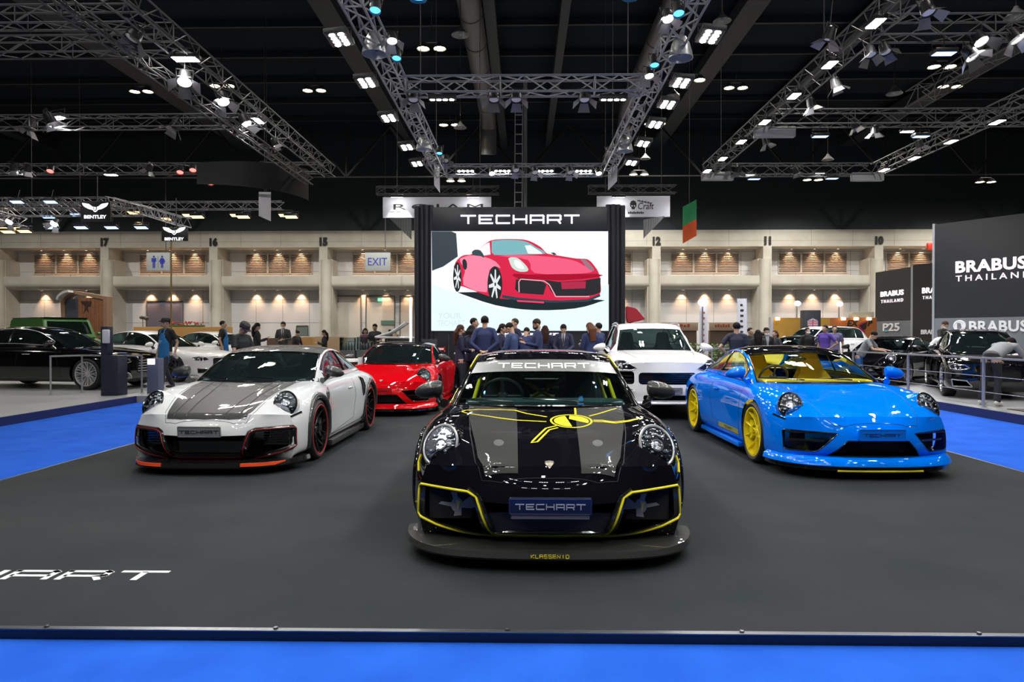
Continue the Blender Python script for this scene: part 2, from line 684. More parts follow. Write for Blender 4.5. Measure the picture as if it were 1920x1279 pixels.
def truss_bm(a, b_, s=.29, bay=.42, r=.022, r2=.011):
    bm = bmesh.new()
    a, b_ = Vector(a), Vector(b_)
    d = b_ - a
    L = d.length
    d.normalize()
    u = Vector((0, 0, 1))
    w = d.cross(u).normalized() * s / 2
    v = u * s / 2
    C = [w + v, -w + v, -w - v, w - v]
    for c in C:
        tube(bm, [a + c, b_ + c], r, 6)
    n = max(1, round(L / bay))
    for k in range(n):
        p, q = a + d * L * k / n, a + d * L * (k + 1) / n
        for i in range(4):
            c0, c1 = C[i], C[(i + 1) % 4]
            if k % 2:
                c0, c1 = c1, c0
            bar(bm, p + c0, q + c1, r2 * 1.8)
        if k % 4 == 0:
            for i in range(4):
                bar(bm, p + C[i], p + C[(i + 1) % 4], r2 * 1.8)
    return bm


def truss(a, b_, label, m=None, s=.29, bay=.42, r=.022, group=None):
    o = obj('truss', truss_bm(a, b_, s, bay, r), m or truss_m, None, 40)
    tag(o, label, 'truss', group)
    return o


def cable(a, b_, label, r=.012, group='hanging cables'):
    o = obj('hanging_cable', tubem([a, b_], r, 6), mat('steel cable', (.12, .12, .13), .5, .5), None)
    tag(o, label, 'cable', group)


PROTO = {}
cool = (1.0, .98, 1.0)


def lamp_data(key, kind, energy, col, size=.12, spot=100, blend=.6):
    if key not in LIGHTS:
        l = bpy.data.lights.new('beam', kind)
        l.energy = energy
        l.color = col
        if kind == 'SPOT':
            l.spot_size = math.radians(spot)
            l.spot_blend = blend
        if kind == 'AREA':
            l.size = size
        else:
            l.shadow_soft_size = size
        LIGHTS[key] = l
    return LIGHTS[key]


def add_beam(root, ld, loc=(0, 0, -.06), rot=(0, 0, 0)):
    o = bpy.data.objects.new('beam', ld)
    COL.objects.link(o)
    o.parent = root
    o.location = loc
    o.rotation_euler = rot


def lens(r, loc):
    if 'lens' not in PROTO:
        b = bmesh.new()
        lathe(b, [(0, -.004), (.042, -.004), (.045, .002)], 10)
        o = obj('lens', b, mat('led lens', (1, 1, 1), .4, emit=(1, .98, .95), strength=80), r)
        PROTO['lens'] = o
    else:
        o = PROTO['lens'].copy()
        COL.objects.link(o)
        o.parent = r
    o.location = loc


def lamp(kind, loc, label, rz=0, tilt=(0, 0), beam=None, group=None, scale=1.0):
    """kinds: panel (2 x 4 lenses), flood, par, barn, blue, dome, bay, strip"""
    if kind not in PROTO:
        r = empty('stage_lamp' if kind not in ('bay',) else 'high_bay_lamp', loc)
        body = mat('lamp black', (.02, .02, .022), .4)
        if kind == 'panel':
            obj('housing', boxm((-.17, -.24, -.03), (.17, .24, .05), .012), body, r)
            for i in range(2):
                for j in range(4):
                    lens(r, (-.065 + .13 * i, -.165 + .11 * j, -.034))
            obj('bracket', tubem([(-.17, 0, .0), (-.19, 0, .12), (.19, 0, .12), (.17, 0, 0)], .012, 6), body, r)
        elif kind == 'strip':
            obj('housing', boxm((-.26, -.06, -.03), (.26, .06, .06), .01), body, r)
            for i in range(4):
                lens(r, (-.18 + .12 * i, 0, -.034))
        elif kind in ('flood', 'floodblue', 'warmflood'):
            obj('housing', boxm((-.24, -.13, -.02), (.24, .13, .07), .02), body, r)
            em = {'flood': (1, .98, .93), 'floodblue': (.28, .44, 1.0), 'warmflood': (1.0, .66, .26)}[kind]
            b = boxm((-.21, -.10, -.03), (.21, .10, -.018), .004)
            obj('lamp_face', b, mat(kind + ' face', (1, 1, 1), .4, emit=em, strength=45 if kind == 'flood' else 2.4), r)
            obj('bracket', tubem([(-.24, 0, .02), (-.25, 0, .18), (.25, 0, .18), (.24, 0, .02)], .012, 6), body, r)
        elif kind in ('par', 'blue', 'red'):
            b = bmesh.new()
            lathe(b, [(.03, .20), (.08, .17), (.105, .02), (.11, -.10), (.105, -.10), (.095, .0), (0, .02)], 20)
            obj('can', fix(b), body, r)
            b = bmesh.new()
            lathe(b, [(0, -.05), (.07, -.055), (.10, -.06)], 18)
            em = {'par': (1, .97, .95), 'blue': (.05, .38, 1.0), 'red': (1, .12, .10)}[kind]
            obj('lens', b, mat(kind + ' lens', (1, 1, 1), .4, emit=em, strength=2.4 if kind != 'par' else 45), r)
            obj('yoke', tubem([(-.11, 0, .03), (-.13, 0, .24), (.13, 0, .24), (.11, 0, .03)], .012, 6), body, r)
        elif kind in ('barn', 'barnoff'):
            wm = mat('barn door metal', (.32, .32, .34), .35, .6)
            b = bmesh.new()
            lathe(b, [(.04, .22), (.10, .18), (.125, .02), (.13, -.06), (.12, -.06), (.10, .0), (0, .02)], 20)
            obj('can', fix(b), body, r)
            b = bmesh.new()
            lathe(b, [(0, -.03), (.07, -.03), (.11, -.035)], 18)
            obj('lens', b, mat(kind + ' glass', (1, 1, 1), .4, emit=(1, .97, .95), strength=30 if kind == 'barn' else .05), r)
            for k in range(4):
                b = bmesh.new()
                vs = [b.verts.new(p) for p in ((-.09, .125, -.06), (.09, .125, -.06), (.14, .27, -.20), (-.14, .27, -.20))]
                b.faces.new(vs)
                bmesh.ops.solidify(b, geom=b.faces[:], thickness=.004)
                xf(b, Matrix.Rotation(PI / 2 * k, 4, 'Z'))
                obj('barn_door', fix(b), wm, r, 0)
            obj('yoke', tubem([(-.13, 0, .03), (-.15, 0, .26), (.15, 0, .26), (.13, 0, .03)], .012, 6), body, r)
        elif kind == 'dome':
            b = bmesh.new()
            lathe(b, [(.06, .34), (.12, .30), (.20, .14), (.25, -.06), (.27, -.16), (.26, -.16), (.23, -.04), (.12, .24), (0, .27)], 24)
            obj('shade', fix(b), mat('dome shade', (.5, .52, .53), .3, .5), r)
            b = bmesh.new()
            ellipsoid(b, (0, 0, .10), (.05, .05, .09))
            obj('bulb', b, mat('dull bulb', (.5, .5, .5), .3), r)
        elif kind == 'bay':
            b = bmesh.new()
            for s in (-1, 1):
                lathe(b, [(.06, .30), (.16, .22), (.30, .0), (.29, .0), (.14, .18), (0, .2)], 20, 'z', (s * .38, 0, 0))
            bar(b, (-.38, 0, .32), (.38, 0, .32), .05)
            obj('reflector_hood', fix(b), mat('bay metal', (.3, .3, .3), .4, .5), r)
            for s in (-1, 1):
                b = bmesh.new()
                lathe(b, [(0, .02), (.22, .02), (.24, .04)], 18, 'z', (s * .38, 0, 0))
                obj('bulb', b, mat('bay bulb', (1, .9, .6), .4, emit=(1, .86, .52), strength=30), r)
        elif kind == 'bayoff':
            b = bmesh.new()
            lathe(b, [(.06, .34), (.10, .25), (.34, .0), (.33, .0), (.1, .2), (0, .2)], 20)
            obj('reflector_hood', fix(b), mat('bay metal', (.3, .3, .3), .4, .5), r)
            b = bmesh.new()
            ellipsoid(b, (0, 0, .08), (.08, .08, .10))
            obj('bulb', b, mat('dull bulb', (.5, .5, .5), .3), r)
        PROTO[kind] = r
        o = r
        o.location = loc
    else:
        src = PROTO[kind]
        o = src.copy()
        COL.objects.link(o)
        for ch in src.children:
            if ch.type == 'LIGHT':
                continue
            c = ch.copy()
            COL.objects.link(c)
            c.parent = o
        o.location = loc
    o.rotation_euler = (-tilt[0], tilt[1], rz)
    o.scale = (scale,) * 3
    if kind in ('bay', 'bayoff'):
        top = 16.58 - o.location.z
        rd = obj('suspension_rod', boxm((-.012, -.012, .3), (.012, .012, top), 0), mat('bay metal', (.3, .3, .3), .4, .5), o, 0)
        o.rotation_euler = (0, 0, rz)
    else:
        x, y, z = o.location
        zt = 6.0 if abs(x) < 3.4 and y < 20.6 else 7.85 if y < 27.6 else 0
        if zt - z > .3:
            rd = obj('suspension_rod', tubem([(0, 0, .05), Matrix.Rotation(tilt[0], 3, 'X') @ Vector((0, 0, (zt - z) / scale))], .011, 5), mat('lamp black', (.02, .02, .022), .4), o, 0)
    for key in ('label', 'category', 'group'):
        if key in o:
            del o[key]
    tag(o, label, 'lamp', group)
    if beam:
        add_beam(o, beam)
    return o


def rig():
    # central frame over the stand
    TX, TZ = 2.33, 6.05
    YE = 19.4
    for s, n in ((-1, 'left'), (1, 'right')):
        truss((s * TX, -2.5, TZ), (s * TX, YE, TZ), 'silver %s long lighting truss over the central stand' % n)
        for y in (2.6, 9.4, 15.4):
            cable((s * TX, y, TZ + .15), (s * TX, y, 16.2), 'thin cable from the roof to the %s central truss' % n, group=None if False else 'hanging cables ' + n)
    for y, n in ((12.7, 'middle'), (YE - .2, 'far'), (8.4, 'second'), (4.4, 'third'), (.4, 'overhead'), (-2.2, 'rear')):
        truss((-TX + .15, y, TZ), (TX - .15, y, TZ), 'silver %s cross truss between the two central trusses' % n)
    ld = lamp_data('panel', 'SPOT', 95, (1, .97, .96), .05, 125, .5)
    k = 0
    for s, n, ys in ((-1, 'left', (9.9, 11.6, 13.5, 15.6, 17.1)), (1, 'right', (9.9, 11.7, 12.8, 14.0, 15.4, 17.1))):
        for i, y in enumerate(tuple(ys) + (8.0, 6.3, 4.6, 2.9, 1.2, -.6)):
            o = lamp('panel', (s * 2.68, y, TZ - .30), 'white eight-lens LED panel hung outside the %s central truss, %s' % (n, ['fifth', 'fourth', 'third', 'second', 'nearest the roof sign', 'farthest', 'out of frame'][min(i, 6)]),
                     0, (0, s * .12), ld, 'LED panels outside the %s central truss' % n)
    bl = lamp_data('blue', 'SPOT', 60, (.1, .5, 1.0), .05, 50, .5)
    for px, py, Y in ((704, 13, 9.1), (744, 104, 11.0), (824, 284, 16.6), (1272, 19, 9.2), (1227, 117, 11.3), (1168, 272, 16.4)):
        p = at(px, py, Y)
        lamp('blue', p, 'blue glowing moving lamp on the %s central truss, %s' % ('left' if px < 960 else 'right', {13: 'topmost', 104: 'lower one', 284: 'far end', 19: 'topmost', 117: 'lower one', 272: 'far end'}[py]),
             0, (.35, 0), bl, None, .72)
    for px, py, Y, t in ((735, 74, 10.3, 'beside the blue lamp'), (1252, 33, 9.6, 'under the topmost blue lamp'), (1217, 140, 11.6, 'below the blue lamp')):
        lamp('barn', at(px, py, Y), 'lit spotlight with flaps on the %s central truss, %s' % ('left' if px < 960 else 'right', t), .3, (.35, 0), scale=.62)
    for px, py, Y, t in ((702, 88, 10.6, 'left'), (1276, 96, 10.8, 'right'), (795, 272, 16.0, 'far left'), (1172, 275, 16.2, 'far right')):
        lamp('dome', at(px, py, Y), 'unlit grey dome shade lamp hanging by the %s central truss' % t, 0, (0, 0), scale=.72 if Y < 12 else .7)
    for px, t in ((775, 'left end'), (926, 'left of the mast'), (968, 'behind the mast'), (1096, 'right of the mast')):
        lamp('barnoff', at(px, 184, 12.7), 'unlit spotlight with flaps under the middle cross truss, %s' % t, 0, (.3, 0), scale=.8)
    for px, t in ((829, 'left'), (1150, 'right')):
        lamp('strip', at(px, 184, 12.7), 'four-lens LED bar under the middle cross truss, %s half' % t)
    for px in (873, 942, 1022, 1094):
        lamp('strip', at(px, 319, YE - .4), 'four-lens LED bar on the far cross truss above the sign', 0, (.3, 0), group='LED bars on the far cross truss')
    for px, py in ((805, 295), (835, 300), (922, 322), (967, 318), (1003, 322), (1069, 322), (1122, 322), (1143, 285)):
        lamp('barnoff' if px % 2 else 'par', at(px, py, YE - .6), 'small spotlight clamped near the far cross truss above the sign', .3, (.5, 0), group='small spotlights near the far cross truss', scale=.75)
    for y in (8.4, 4.4, .4, -2.2):
        for x in (-1.7, -.85, 0, .85, 1.7):
            lamp('strip', (x, y, TZ - .22), 'four-lens LED bar out of frame above the stand', 0, (0, 0), None, 'LED bars out of frame')
        for x in (-1.3, 1.3):
            lamp('blue', (x, y, TZ - .4), 'blue lamp out of frame above the stand', 0, (0, 0), None, 'blue lamps out of frame')
    # mast and ladder
    p0, p1 = at(985, 140, 19.6), at(985, 392, 19.6)
    o = obj('mast', tubem([p1, p0], .055, 10), mat('mast black', (.02, .02, .022), .4), None)
    tag(o, 'tall dark mast rising behind the big sign', 'mast')
    o = obj('cable_ladder', ladder_bm(at(973, 188, 20.3), at(972, 388, 20.3)), mat('ladder grey', (.30, .30, .32), .4, .5), None, 0)
    tag(o, 'narrow hanging ladder beside the tall mast', 'ladder')
    # right rig
    Z = 7.9
    h = Z - CAM_H
    xl, xr = 1.118 * h, 2.13 * h
    truss((xl, 4, Z), (xl, 27, Z), 'silver left rail of the right lighting rig', truss_g, s=.42, bay=.6)
    truss((xr, 6, Z), (xr, 27, Z), 'silver right rail of the right lighting rig', truss_g, s=.42, bay=.6)
    for y, n in ((27, 'far'), (20.6, 'middle'), (14.6, 'near')):
        truss((xl + .2, y, Z), (xr + (-.2 if y > 22 else 6), y, Z), 'silver %s cross truss of the right lighting rig' % n, truss_g, s=.42, bay=.6)
    truss((xr + .6, 12, Z + 2.2), (xr + .6, 25.5, Z + 2.2), 'upper dark diagonal truss at the far right', truss_d, s=.6, bay=.8)
    fl = lamp_data('flood', 'SPOT', 260, (1, .96, .93), .06, 130, .5)
    for i, (px, py) in enumerate(((1642, 42), (1556, 120), (1489, 179), (1434, 228), (1390, 265), (1355, 297), (1326, 320))):
        Y = (h - .25) * 1280 / (628 - py)
        lamp('flood', at(px, py, Y), 'bright white floodlight on the left rail of the right rig, %s' % ['nearest', 'second', 'third', 'fourth', 'fifth', 'sixth', 'farthest'][i], PI / 2, (0, 0), fl)
    for y in (9.5, 7, 4.5):
        lamp('flood', (xl, y, Z - .3), 'bright white floodlight on the left rail out of frame', PI / 2, (0, 0), fl, 'floodlights out of frame')
    for i, (px, py) in enumerate(((1870, 228), (1783, 265), (1714, 296), (1658, 318))):
        Y = (h - .25) * 1280 / (628 - py)
        lamp('flood', at(px, py, Y), 'white floodlight on the right rail of the right rig, %s' % ['nearest', 'second', 'third', 'farthest'][i], PI / 2, (0, 0), fl)
    fb = lamp_data('floodb', 'SPOT', 220, (.6, .72, 1.0), .06, 130, .5)
    for i, (px, py, Y) in enumerate(((1770, 99, 14.6), (1538, 255, 20.6), (1727, 255, 20.6), (1414, 335, 26.6), (1560, 334, 26.6))):
        lamp('floodblue', at(px, py, Y), 'bluish white floodlight on the %s cross truss of the right rig, %s' % (['near', 'middle', 'middle', 'far', 'far'][i], ['alone', 'left one', 'right one', 'left one', 'right one'][i]), 0, (0, 0), fb)
    for i, (px, py, Y) in enumerate(((1701, 246, 20.6), (1536, 325, 27), (1408, 326, 27))):
        lamp('flood', at(px, py, Y), 'small white floodlight on a cross truss of the right rig, %s' % ['by the blue pair', 'far truss right', 'far truss left'][i], 0, (0, 0), None, None, .8)
    for i, (px, py, Y) in enumerate(((1838, 75, 14.4), (1905, 70, 14.4), (1821, 103, 14.5), (1604, 236, 20.5), (1725, 272, 21.5), (1492, 322, 26.5))):
        lamp('barn', at(px, py, Y), 'lit spotlight with open flaps hanging in the right rig, %s' % ['near truss, big glare', 'at the right edge of view', 'below the near truss', 'middle truss centre', 'right rail', 'far truss centre'][i],
             .5 * i, (.5, .2 * (i % 3 - 1)), fl if i in (1, 3) else None, None, 1.1 if i < 3 else .9)
    for i, (px, py, Y) in enumerate(((1740, 20, 11.5), (1632, 100, 14.2), (1660, 95, 14.4), (1568, 160, 16), (1522, 197, 17.5), (1437, 268, 22), (1385, 320, 26.6), (1365, 318, 26.8), (1640, 246, 20.6), (1553, 70, 12.5))):
        lamp('barnoff', at(px, py, Y), 'unlit grey spotlight with flaps in the right rig, %s' % ['topmost', 'near corner left', 'near corner right', 'under the left rail, upper', 'under the left rail, middle', 'under the left rail, lower', 'far truss, right of pair', 'far truss, left of pair', 'middle truss', 'on its own upper left'][i],
             .4 * i, (.3, .15 * (i % 3 - 1)), None, None, .9)
    for i, (px, py, Y) in enumerate(((1345, 331, 26.9), (1626, 332, 26.9), (1452, 248, 21))):
        b = boxm((-.62, -.10, -.16), (.62, .10, .16), .03)
        o = obj('loudspeaker', b, mat('speaker grey', (.34, .34, .36), .5), None)
        o.location = at(px, py, Y)
        tag(o, 'grey box loudspeaker hung in the right rig, %s' % ['far left corner', 'far right corner', 'under the left rail'][i], 'loudspeaker')
    for px, y0, n in ((1352, 300, 'left'), (1545, 60, 'upper')):
        cable(at(px, y0, 26.5 if px < 1400 else 14), at(px, -120, 26.5 if px < 1400 else 14), 'thin vertical cable to the %s of the right rig' % n, group=None)
    # left rig
    for px, py, Y, n in ((-20, 378, 33, 'left end of the far left trusses'), (150, 378, 33, 'middle of the far left trusses'), (500, 398, 31.5, 'right end of the long far left truss'), (60, 419, 30, 'lowest far left truss'),
                         (745, 362, 27.3, 'left banner truss, left'), (900, 362, 27.3, 'left banner truss, right'), (1135, 362, 27.3, 'right banner truss, left'), (1240, 362, 27.3, 'right banner truss, right')):
        p = at(px, py, Y)
        cable(p, (p.x, Y, 16.3), 'thin cable holding the %s' % n, group=None)
    Z = 7.9
    xa = -1.19 * h
    truss((xa, 5, Z), (xa, 27, Z), 'silver long truss of the left lighting rig', truss_g, s=.42, bay=.6)
    truss((xa - .5, 5, Z - .6), (xa - .5, 26, Z - .6), 'lower dark rail beside the long left truss', truss_d, s=.25, bay=.6)
    for y, n in ((20.6, 'middle'), (26.4, 'far'), (13.8, 'near'), (15.2, 'second near')):
        truss((-22, y, Z), (xa - .2, y, Z), 'dark %s cross truss of the left lighting rig' % n, mat('truss gunmetal', (.14, .14, .15), .5, .4), s=.36, bay=.6)
    fl2 = lamp_data('floodL', 'SPOT', 420, (1, .96, .93), .06, 120, .5)
    for i, (px, py, Y, kd) in enumerate(((348, 109, 15.3, 'flood'), (346, 150, 15.5, 'barn'), (418, 188, 18, 'barn'), (460, 230, 20.3, 'barn'), (482, 225, 20.8, 'flood'), (517, 270, 23.5, 'barn'), (95, 226, 20.3, 'barn'), (108, 220, 20.8, 'flood'),
                                          (208, 327, 26, 'flood'), (26, 316, 26, 'barn'), (52, 318, 26, 'barn'), (279, 317, 26, 'barnoff'), (54, 238, 20.6, 'barnoff'), (327, 238, 20.6, 'barnoff'), (250, 68, 14, 'barnoff'), (490, 312, 26, 'barnoff'))):
        lamp(kd, at(px, py, Y), '%s in the left rig, %s' % ({'flood': 'small floodlight', 'barn': 'lit spotlight with flaps', 'barnoff': 'unlit spotlight with flaps'}[kd],
                                                         ['upper on the long truss', 'upper under the long truss', 'second along the long truss', 'third along the long truss', 'beside the third', 'lowest on the long truss', 'middle cross truss', 'middle cross truss beside the spot',
                                                          'far cross truss centre', 'far cross truss left end', 'far cross truss second from left', 'far cross truss right of centre', 'middle cross truss left end', 'middle cross truss centre', 'near cross truss', 'above the curved black sign'][i]),
             .4 * i, (.5, 0) if kd != 'flood' else (0, 0), fl2 if i in (1, 3, 6, 8, 9) else None, None, 1.25 if Y < 22 else 1.0)
    for i, (px, py) in enumerate(((95, 318), (362, 316), (395, 340), (338, 320))):
        lamp('red', at(px, py, 26), 'red glowing spotlight on the far cross truss of the left rig, %s' % ['left one', 'right one', 'lowest, biggest', 'beside the right one'][i], .3, (.6, 0), None, None, 1.2)
    for i in range(7):  # unseen floods added for bright dots in the car paint
        for j in range(4):
            lamp('flood', (-9 + 3 * i, -3 + 3.4 * j, 8.3), 'added white floodlight out of frame above the stands', .5 * i, (0, 0), None, 'added floodlights out of frame above the stands')
    # roof lamps
    by = lamp_data('bay', 'SPOT', 1400, (1, .95, .88), .2, 150, .5)
    n = 0
    for px, py in ((809, 92), (843, 235), (1298, 151), (1228, 233), (1198, 328), (1766, 126), (1848, 342), (1524, 338), (855, 340), (208, 40)):
        Y = 13.2 * 1280 / (628 - py)
        if Y > 50:
            Y = 47
        lamp('bay', at(px, py, Y) if px != 208 else Vector((-16, 36, 14.6)), 'warm twin high bay lamp under the roof, %s' % ['upper, left of centre', 'lower, left of centre', 'upper, right of centre', 'second, right of centre', 'lowest, right of centre', 'upper right, by the blue flood', 'far right, low', 'between blue floods', 'left of the mast, lowest', 'dark left side'][n], 0, (0, 0), by)
        n += 1
    for i in range(4):
        for j in range(3):
            lamp('bay', (-30 + 20 * i, -4 + 12 * j, 15.4), 'warm twin high bay lamp out of frame', 0, (0, 0), by, 'high bay lamps out of frame')
    bw = lamp_data('bayfill', 'SPOT', 3600, (1, .93, .82), .2, 150, .5)
    for x in (-36, -22, -12, 12, 24, 36):  # extra lamps added to lift the brightness of the far wall
        lamp('bay', (x, 39, 15.4), 'added warm twin high bay lamp brightening the far wall', 0, (0, 0), bw, 'added high bay lamps brightening the far wall')
    for i, (px, py, Y) in enumerate(((1354, 40, 26), (1262, 180, 34), (1677, 176, 30), (1905, 32, 22), (863, 66, 26), (863, 240, 36), (1210, 298, 44), (1552, 300, 40))):
        lamp('bayoff', at(px, py, Y), 'unlit high bay lamp under the roof, %s' % ['upper right of the central truss', 'beside the right central truss', 'inside the right rig', 'far upper right', 'above the middle cross truss', 'below the middle cross truss', 'low, right of the central truss', 'behind the right rig'][i], scale=1.0)


def ladder_bm(a, b_):
    bm = bmesh.new()
    w = Vector((.11, 0, 0))
    bar(bm, a - w, b_ - w, .025)
    bar(bm, a + w, b_ + w, .025)
    n = int((b_ - a).length / .28)
    for k in range(n):
        p = a.lerp(b_, (k + .5) / n)
        bar(bm, p - w, p + w, .025)
    return bm


rig()
# ------------------------------------------------------------------ big screen with its sign
def screen():
    Y = 19.0
    a, b_ = at(777, 388, Y), at(1172, 622, Y)
    xl, xr, zt = a.x, b_.x, a.z
    frame = mat('stand wall black', (.016, .019, .026), .45, bump=(40, .02))
    rib = mat('column drape black', (.011, .012, .018), .5)
    root = empty('display_wall', ((xl + xr) / 2, Y, 0))
    tag(root, 'tall black display wall with a giant lit screen and white lettering', 'display wall')
    w = (xr - xl) / 2

    def L(px, py, dy=0):
        p = at(px, py, Y - dy)
        return p.x - root.location.x, p.z
    sx0, sz1 = L(809, 434)
    sx1, sz0 = L(1140, 620)
    b = bmesh.new()
    box(b, (-w + .3, .05, 0), (w - .3, .6, zt))
    obj('wall_panel', b, frame, root, 0)
    for s, n in ((-1, 'l'), (1, 'r')):
        b = bmesh.new()
        for k in range(4):
            x = s * (w - .07 - .13 * k)
            tube(b, [(x, .02 + .03 * (k % 2), 0), (x, .02 + .03 * (k % 2), zt + (.05 if k else 0))], .075, 12)
        x0, x1 = s * w, s * (w - .5)
        box(b, (min(x0, x1), .06, 0), (max(x0, x1), .62, zt + .04))
        obj('side_column', fix(b), rib, root, 30)
    b = boxm((-w + .5, -.02, sz1 + .02), (w - .5, .06, zt - .03), .01)
    obj('header', b, frame, root)
    b = bmesh.new()
    for x in (-w + .95, w - .95, 0):
        box(b, (x - .006, -.025, .05), (x + .006, .05, sz0 - .1))
    box(b, (-w + .5, -.025, .62), (w - .5, .05, .635))
    obj('panel_joint', b, mat('joint line', (.10, .10, .10), .5), root, 0)
    hx, hz_ = L(975, 412)
    o = obj('sign_lettering', word_bm('TECHART', L(1086, 412)[0] - L(864, 412)[0], .05, .17), mat('sign white light', (.9, .88, 1), .4, emit=(.86, .80, 1.0), strength=1.15), root, 0)
    o.location = (hx, -.03, hz_)
    o.scale = (1, 1, .86)
    for s_, px, ww, t in ((0, 995, 0, 'BANGKOK INTERNATIONAL MOTOR SHOW 2023'),):
        o = text_obj('caption_lettering', t, mat('sign white light', (.9, .88, 1), .4, emit=(.86, .80, 1.0), strength=1.15), (L(982, 626)[0], -.03, L(982, 626.5)[1]), root, height=.07, width=1.95, depth=.01, bold=.03)
    # the lit picture: flat shapes on the screen
    sc = bmesh.new()

    def face(bm, pts, off, smoothn=0, closed=True):
        P = [Vector((x, y, 0)) for x, y in pts]
        if smoothn:
            q = catmull(P + [P[0]], smoothn)[:-1]
            P = q
        v = [bm.verts.new((L(p.x, p.y)[0], -off, L(p.x, p.y)[1])) for p in P]
        bm.faces.new(v)
        bmesh.ops.triangulate(bm, faces=[f for f in bm.faces if len(f.verts) > 4])

    def zz(pts):  # measured on an enlargement
        return [(700 + x * .30208, 340 + y * .30208) for x, y in pts]

    def emi(n, c, s=1.0, col2=None):
        return mat('screen ' + n, (0, 0, 0), .3, emit=c, strength=s, spec=.2)
    b = bmesh.new()
    face(b, [(809, 434), (1140, 434), (1140, 620), (809, 620)], .030)
    scr = obj('screen', b, emi('white', (.93, .97, 1.0), .98), root, 0)

    def piece(n, pts, c, off, sm=0, s=1.0):
        b = bmesh.new()
        face(b, zz(pts) if pts[0][0] > 0 else pts, off, sm)
        bmesh.ops.recalc_face_normals(b, faces=b.faces[:])
        for f in b.faces:
            if f.normal.y > 0:
                f.normal_flip()
        return obj(n, b, emi(n + ' %02d%02d%02d' % tuple(int(99 * q) for q in c), c, s), scr, 0)
    piece('picture_sky', [(362, 312), (485, 312), (515, 325), (525, 468), (435, 530), (365, 556)], (.035, .05, .06), .032)
    piece('picture_floor', [(362, 640), (500, 690), (800, 800), (1300, 800), (1460, 640), (1460, 928), (362, 928)], (.72, .90, .96), .032)
    piece('picture_floor', [(520, 690), (760, 770), (1000, 800), (1250, 790), (1400, 750), (1400, 735), (1000, 720), (700, 690)], (.01, .02, .025), .033, 3)
    red, pink, dred = (.62, .015, .06), (.85, .22, .34), (.36, .0, .02)
    piece('picture_body', [(500, 530), (520, 490), (560, 460), (620, 450), (700, 385), (760, 362), (900, 360), (970, 372), (1040, 410), (1080, 450), (1150, 462), (1260, 480), (1330, 485), (1375, 530), (1400, 575), (1410, 640), (1405, 700), (1330, 735), (1150, 740), (900, 735), (800, 730), (720, 715), (560, 655), (510, 640)], red, .034, 3)
    piece('picture_side', [(540, 480), (600, 460), (690, 470), (760, 500), (790, 540), (760, 530), (715, 560), (705, 690), (560, 645), (570, 560), (540, 500)], pink, .036, 2)
    piece('picture_hood', [(780, 465), (900, 458), (1100, 470), (1240, 492), (1300, 520), (1360, 560), (1250, 575), (1000, 570), (960, 490)], (.80, .10, .20), .036, 3)
    piece('picture_nose', [(960, 580), (1380, 575), (1395, 595), (1180, 615), (1050, 610), (890, 600), (870, 575)], dred, .036, 2)
    piece('picture_glass', [(735, 372), (800, 364), (900, 366), (960, 380), (1010, 410), (1070, 450), (900, 456), (750, 458), (738, 420)], (.18, .42, .46), .036, 2)
    piece('picture_glass', [(940, 400), (975, 398), (1040, 440), (1050, 452), (960, 450)], (.75, .92, .94), .038)
    piece('picture_glass', [(625, 445), (700, 388), (722, 380), (728, 455), (690, 462)], (.88, .80, .85), .036)
    for x, y, w_, h_ in ((755, 640, 46, 112), (522, 595, 26, 92)):
        P = [(x + w_ * math.cos(a), y + h_ * math.sin(a)) for a in [2 * PI * k / 28 for k in range(28)]]
        piece('picture_tyre', P, (.015, .018, .02), .038)
        for k in range(7):
            a = 2 * PI * k / 7 + .3
            piece('picture_spoke', [(x + 2 + w_ * .16 * math.cos(a + .9), y + h_ * .16 * math.sin(a + .9)), (x + w_ * .82 * math.cos(a + .10), y + h_ * .82 * math.sin(a + .10)),
                                    (x + w_ * .82 * math.cos(a - .10), y + h_ * .82 * math.sin(a - .10)), (x + 2 + w_ * .16 * math.cos(a - .9), y + h_ * .16 * math.sin(a - .9))], (.70, .74, .75), .040)
    piece('picture_intake', [(880, 605), (905, 600), (1030, 610), (1075, 625), (1100, 680), (1130, 715), (1300, 715), (1370, 705), (1408, 690), (1410, 600), (1370, 605), (1300, 618), (1150, 625), (1060, 612)], (.02, .02, .025), .038, 0)
    piece('picture_intake', [(885, 610), (1040, 618), (1075, 640), (1055, 705), (905, 695), (880, 670)], (.02, .02, .025), .0385)
    ring = [(905, 690), (903, 625), (915, 608), (1060, 619), (1092, 642), (1132, 716), (1340, 716)]
    for p0, p1 in zip(ring[:-1], ring[1:]):
        d = (Vector(p1) - Vector(p0)).normalized()
        n = Vector((-d.y, d.x)) * 3
        piece('picture_trim', [tuple(Vector(p0) + n), tuple(Vector(p1) + n), tuple(Vector(p1) - n), tuple(Vector(p0) - n)], (.85, .40, .46), .040)
    piece('picture_plate', [(1165, 627), (1318, 622), (1316, 665), (1170, 670)], (.40, .02, .06), .041)
    piece('picture_lip', [(800, 705), (900, 722), (1130, 742), (1330, 732), (1405, 700), (1408, 715), (1330, 748), (1100, 755), (880, 738), (800, 725)], (.03, .05, .07), .040)
    piece('picture_accent', [(890, 738), (1060, 748), (1058, 758), (895, 748)], (.80, .05, .12), .041)
    for P, c in (([(838, 480), (860, 472), (900, 480), (945, 520), (962, 550), (945, 562), (900, 560), (860, 535)], (.55, .66, .60)), ([(1285, 485), (1310, 484), (1345, 515), (1370, 552), (1350, 555), (1315, 525)], (.30, .16, .20))):
        piece('picture_lamp', P, c, .040, 3)
    piece('picture_lamp', [(875, 490), (900, 492), (930, 525), (935, 545), (900, 540), (875, 515)], (.85, .92, .88), .041, 2)
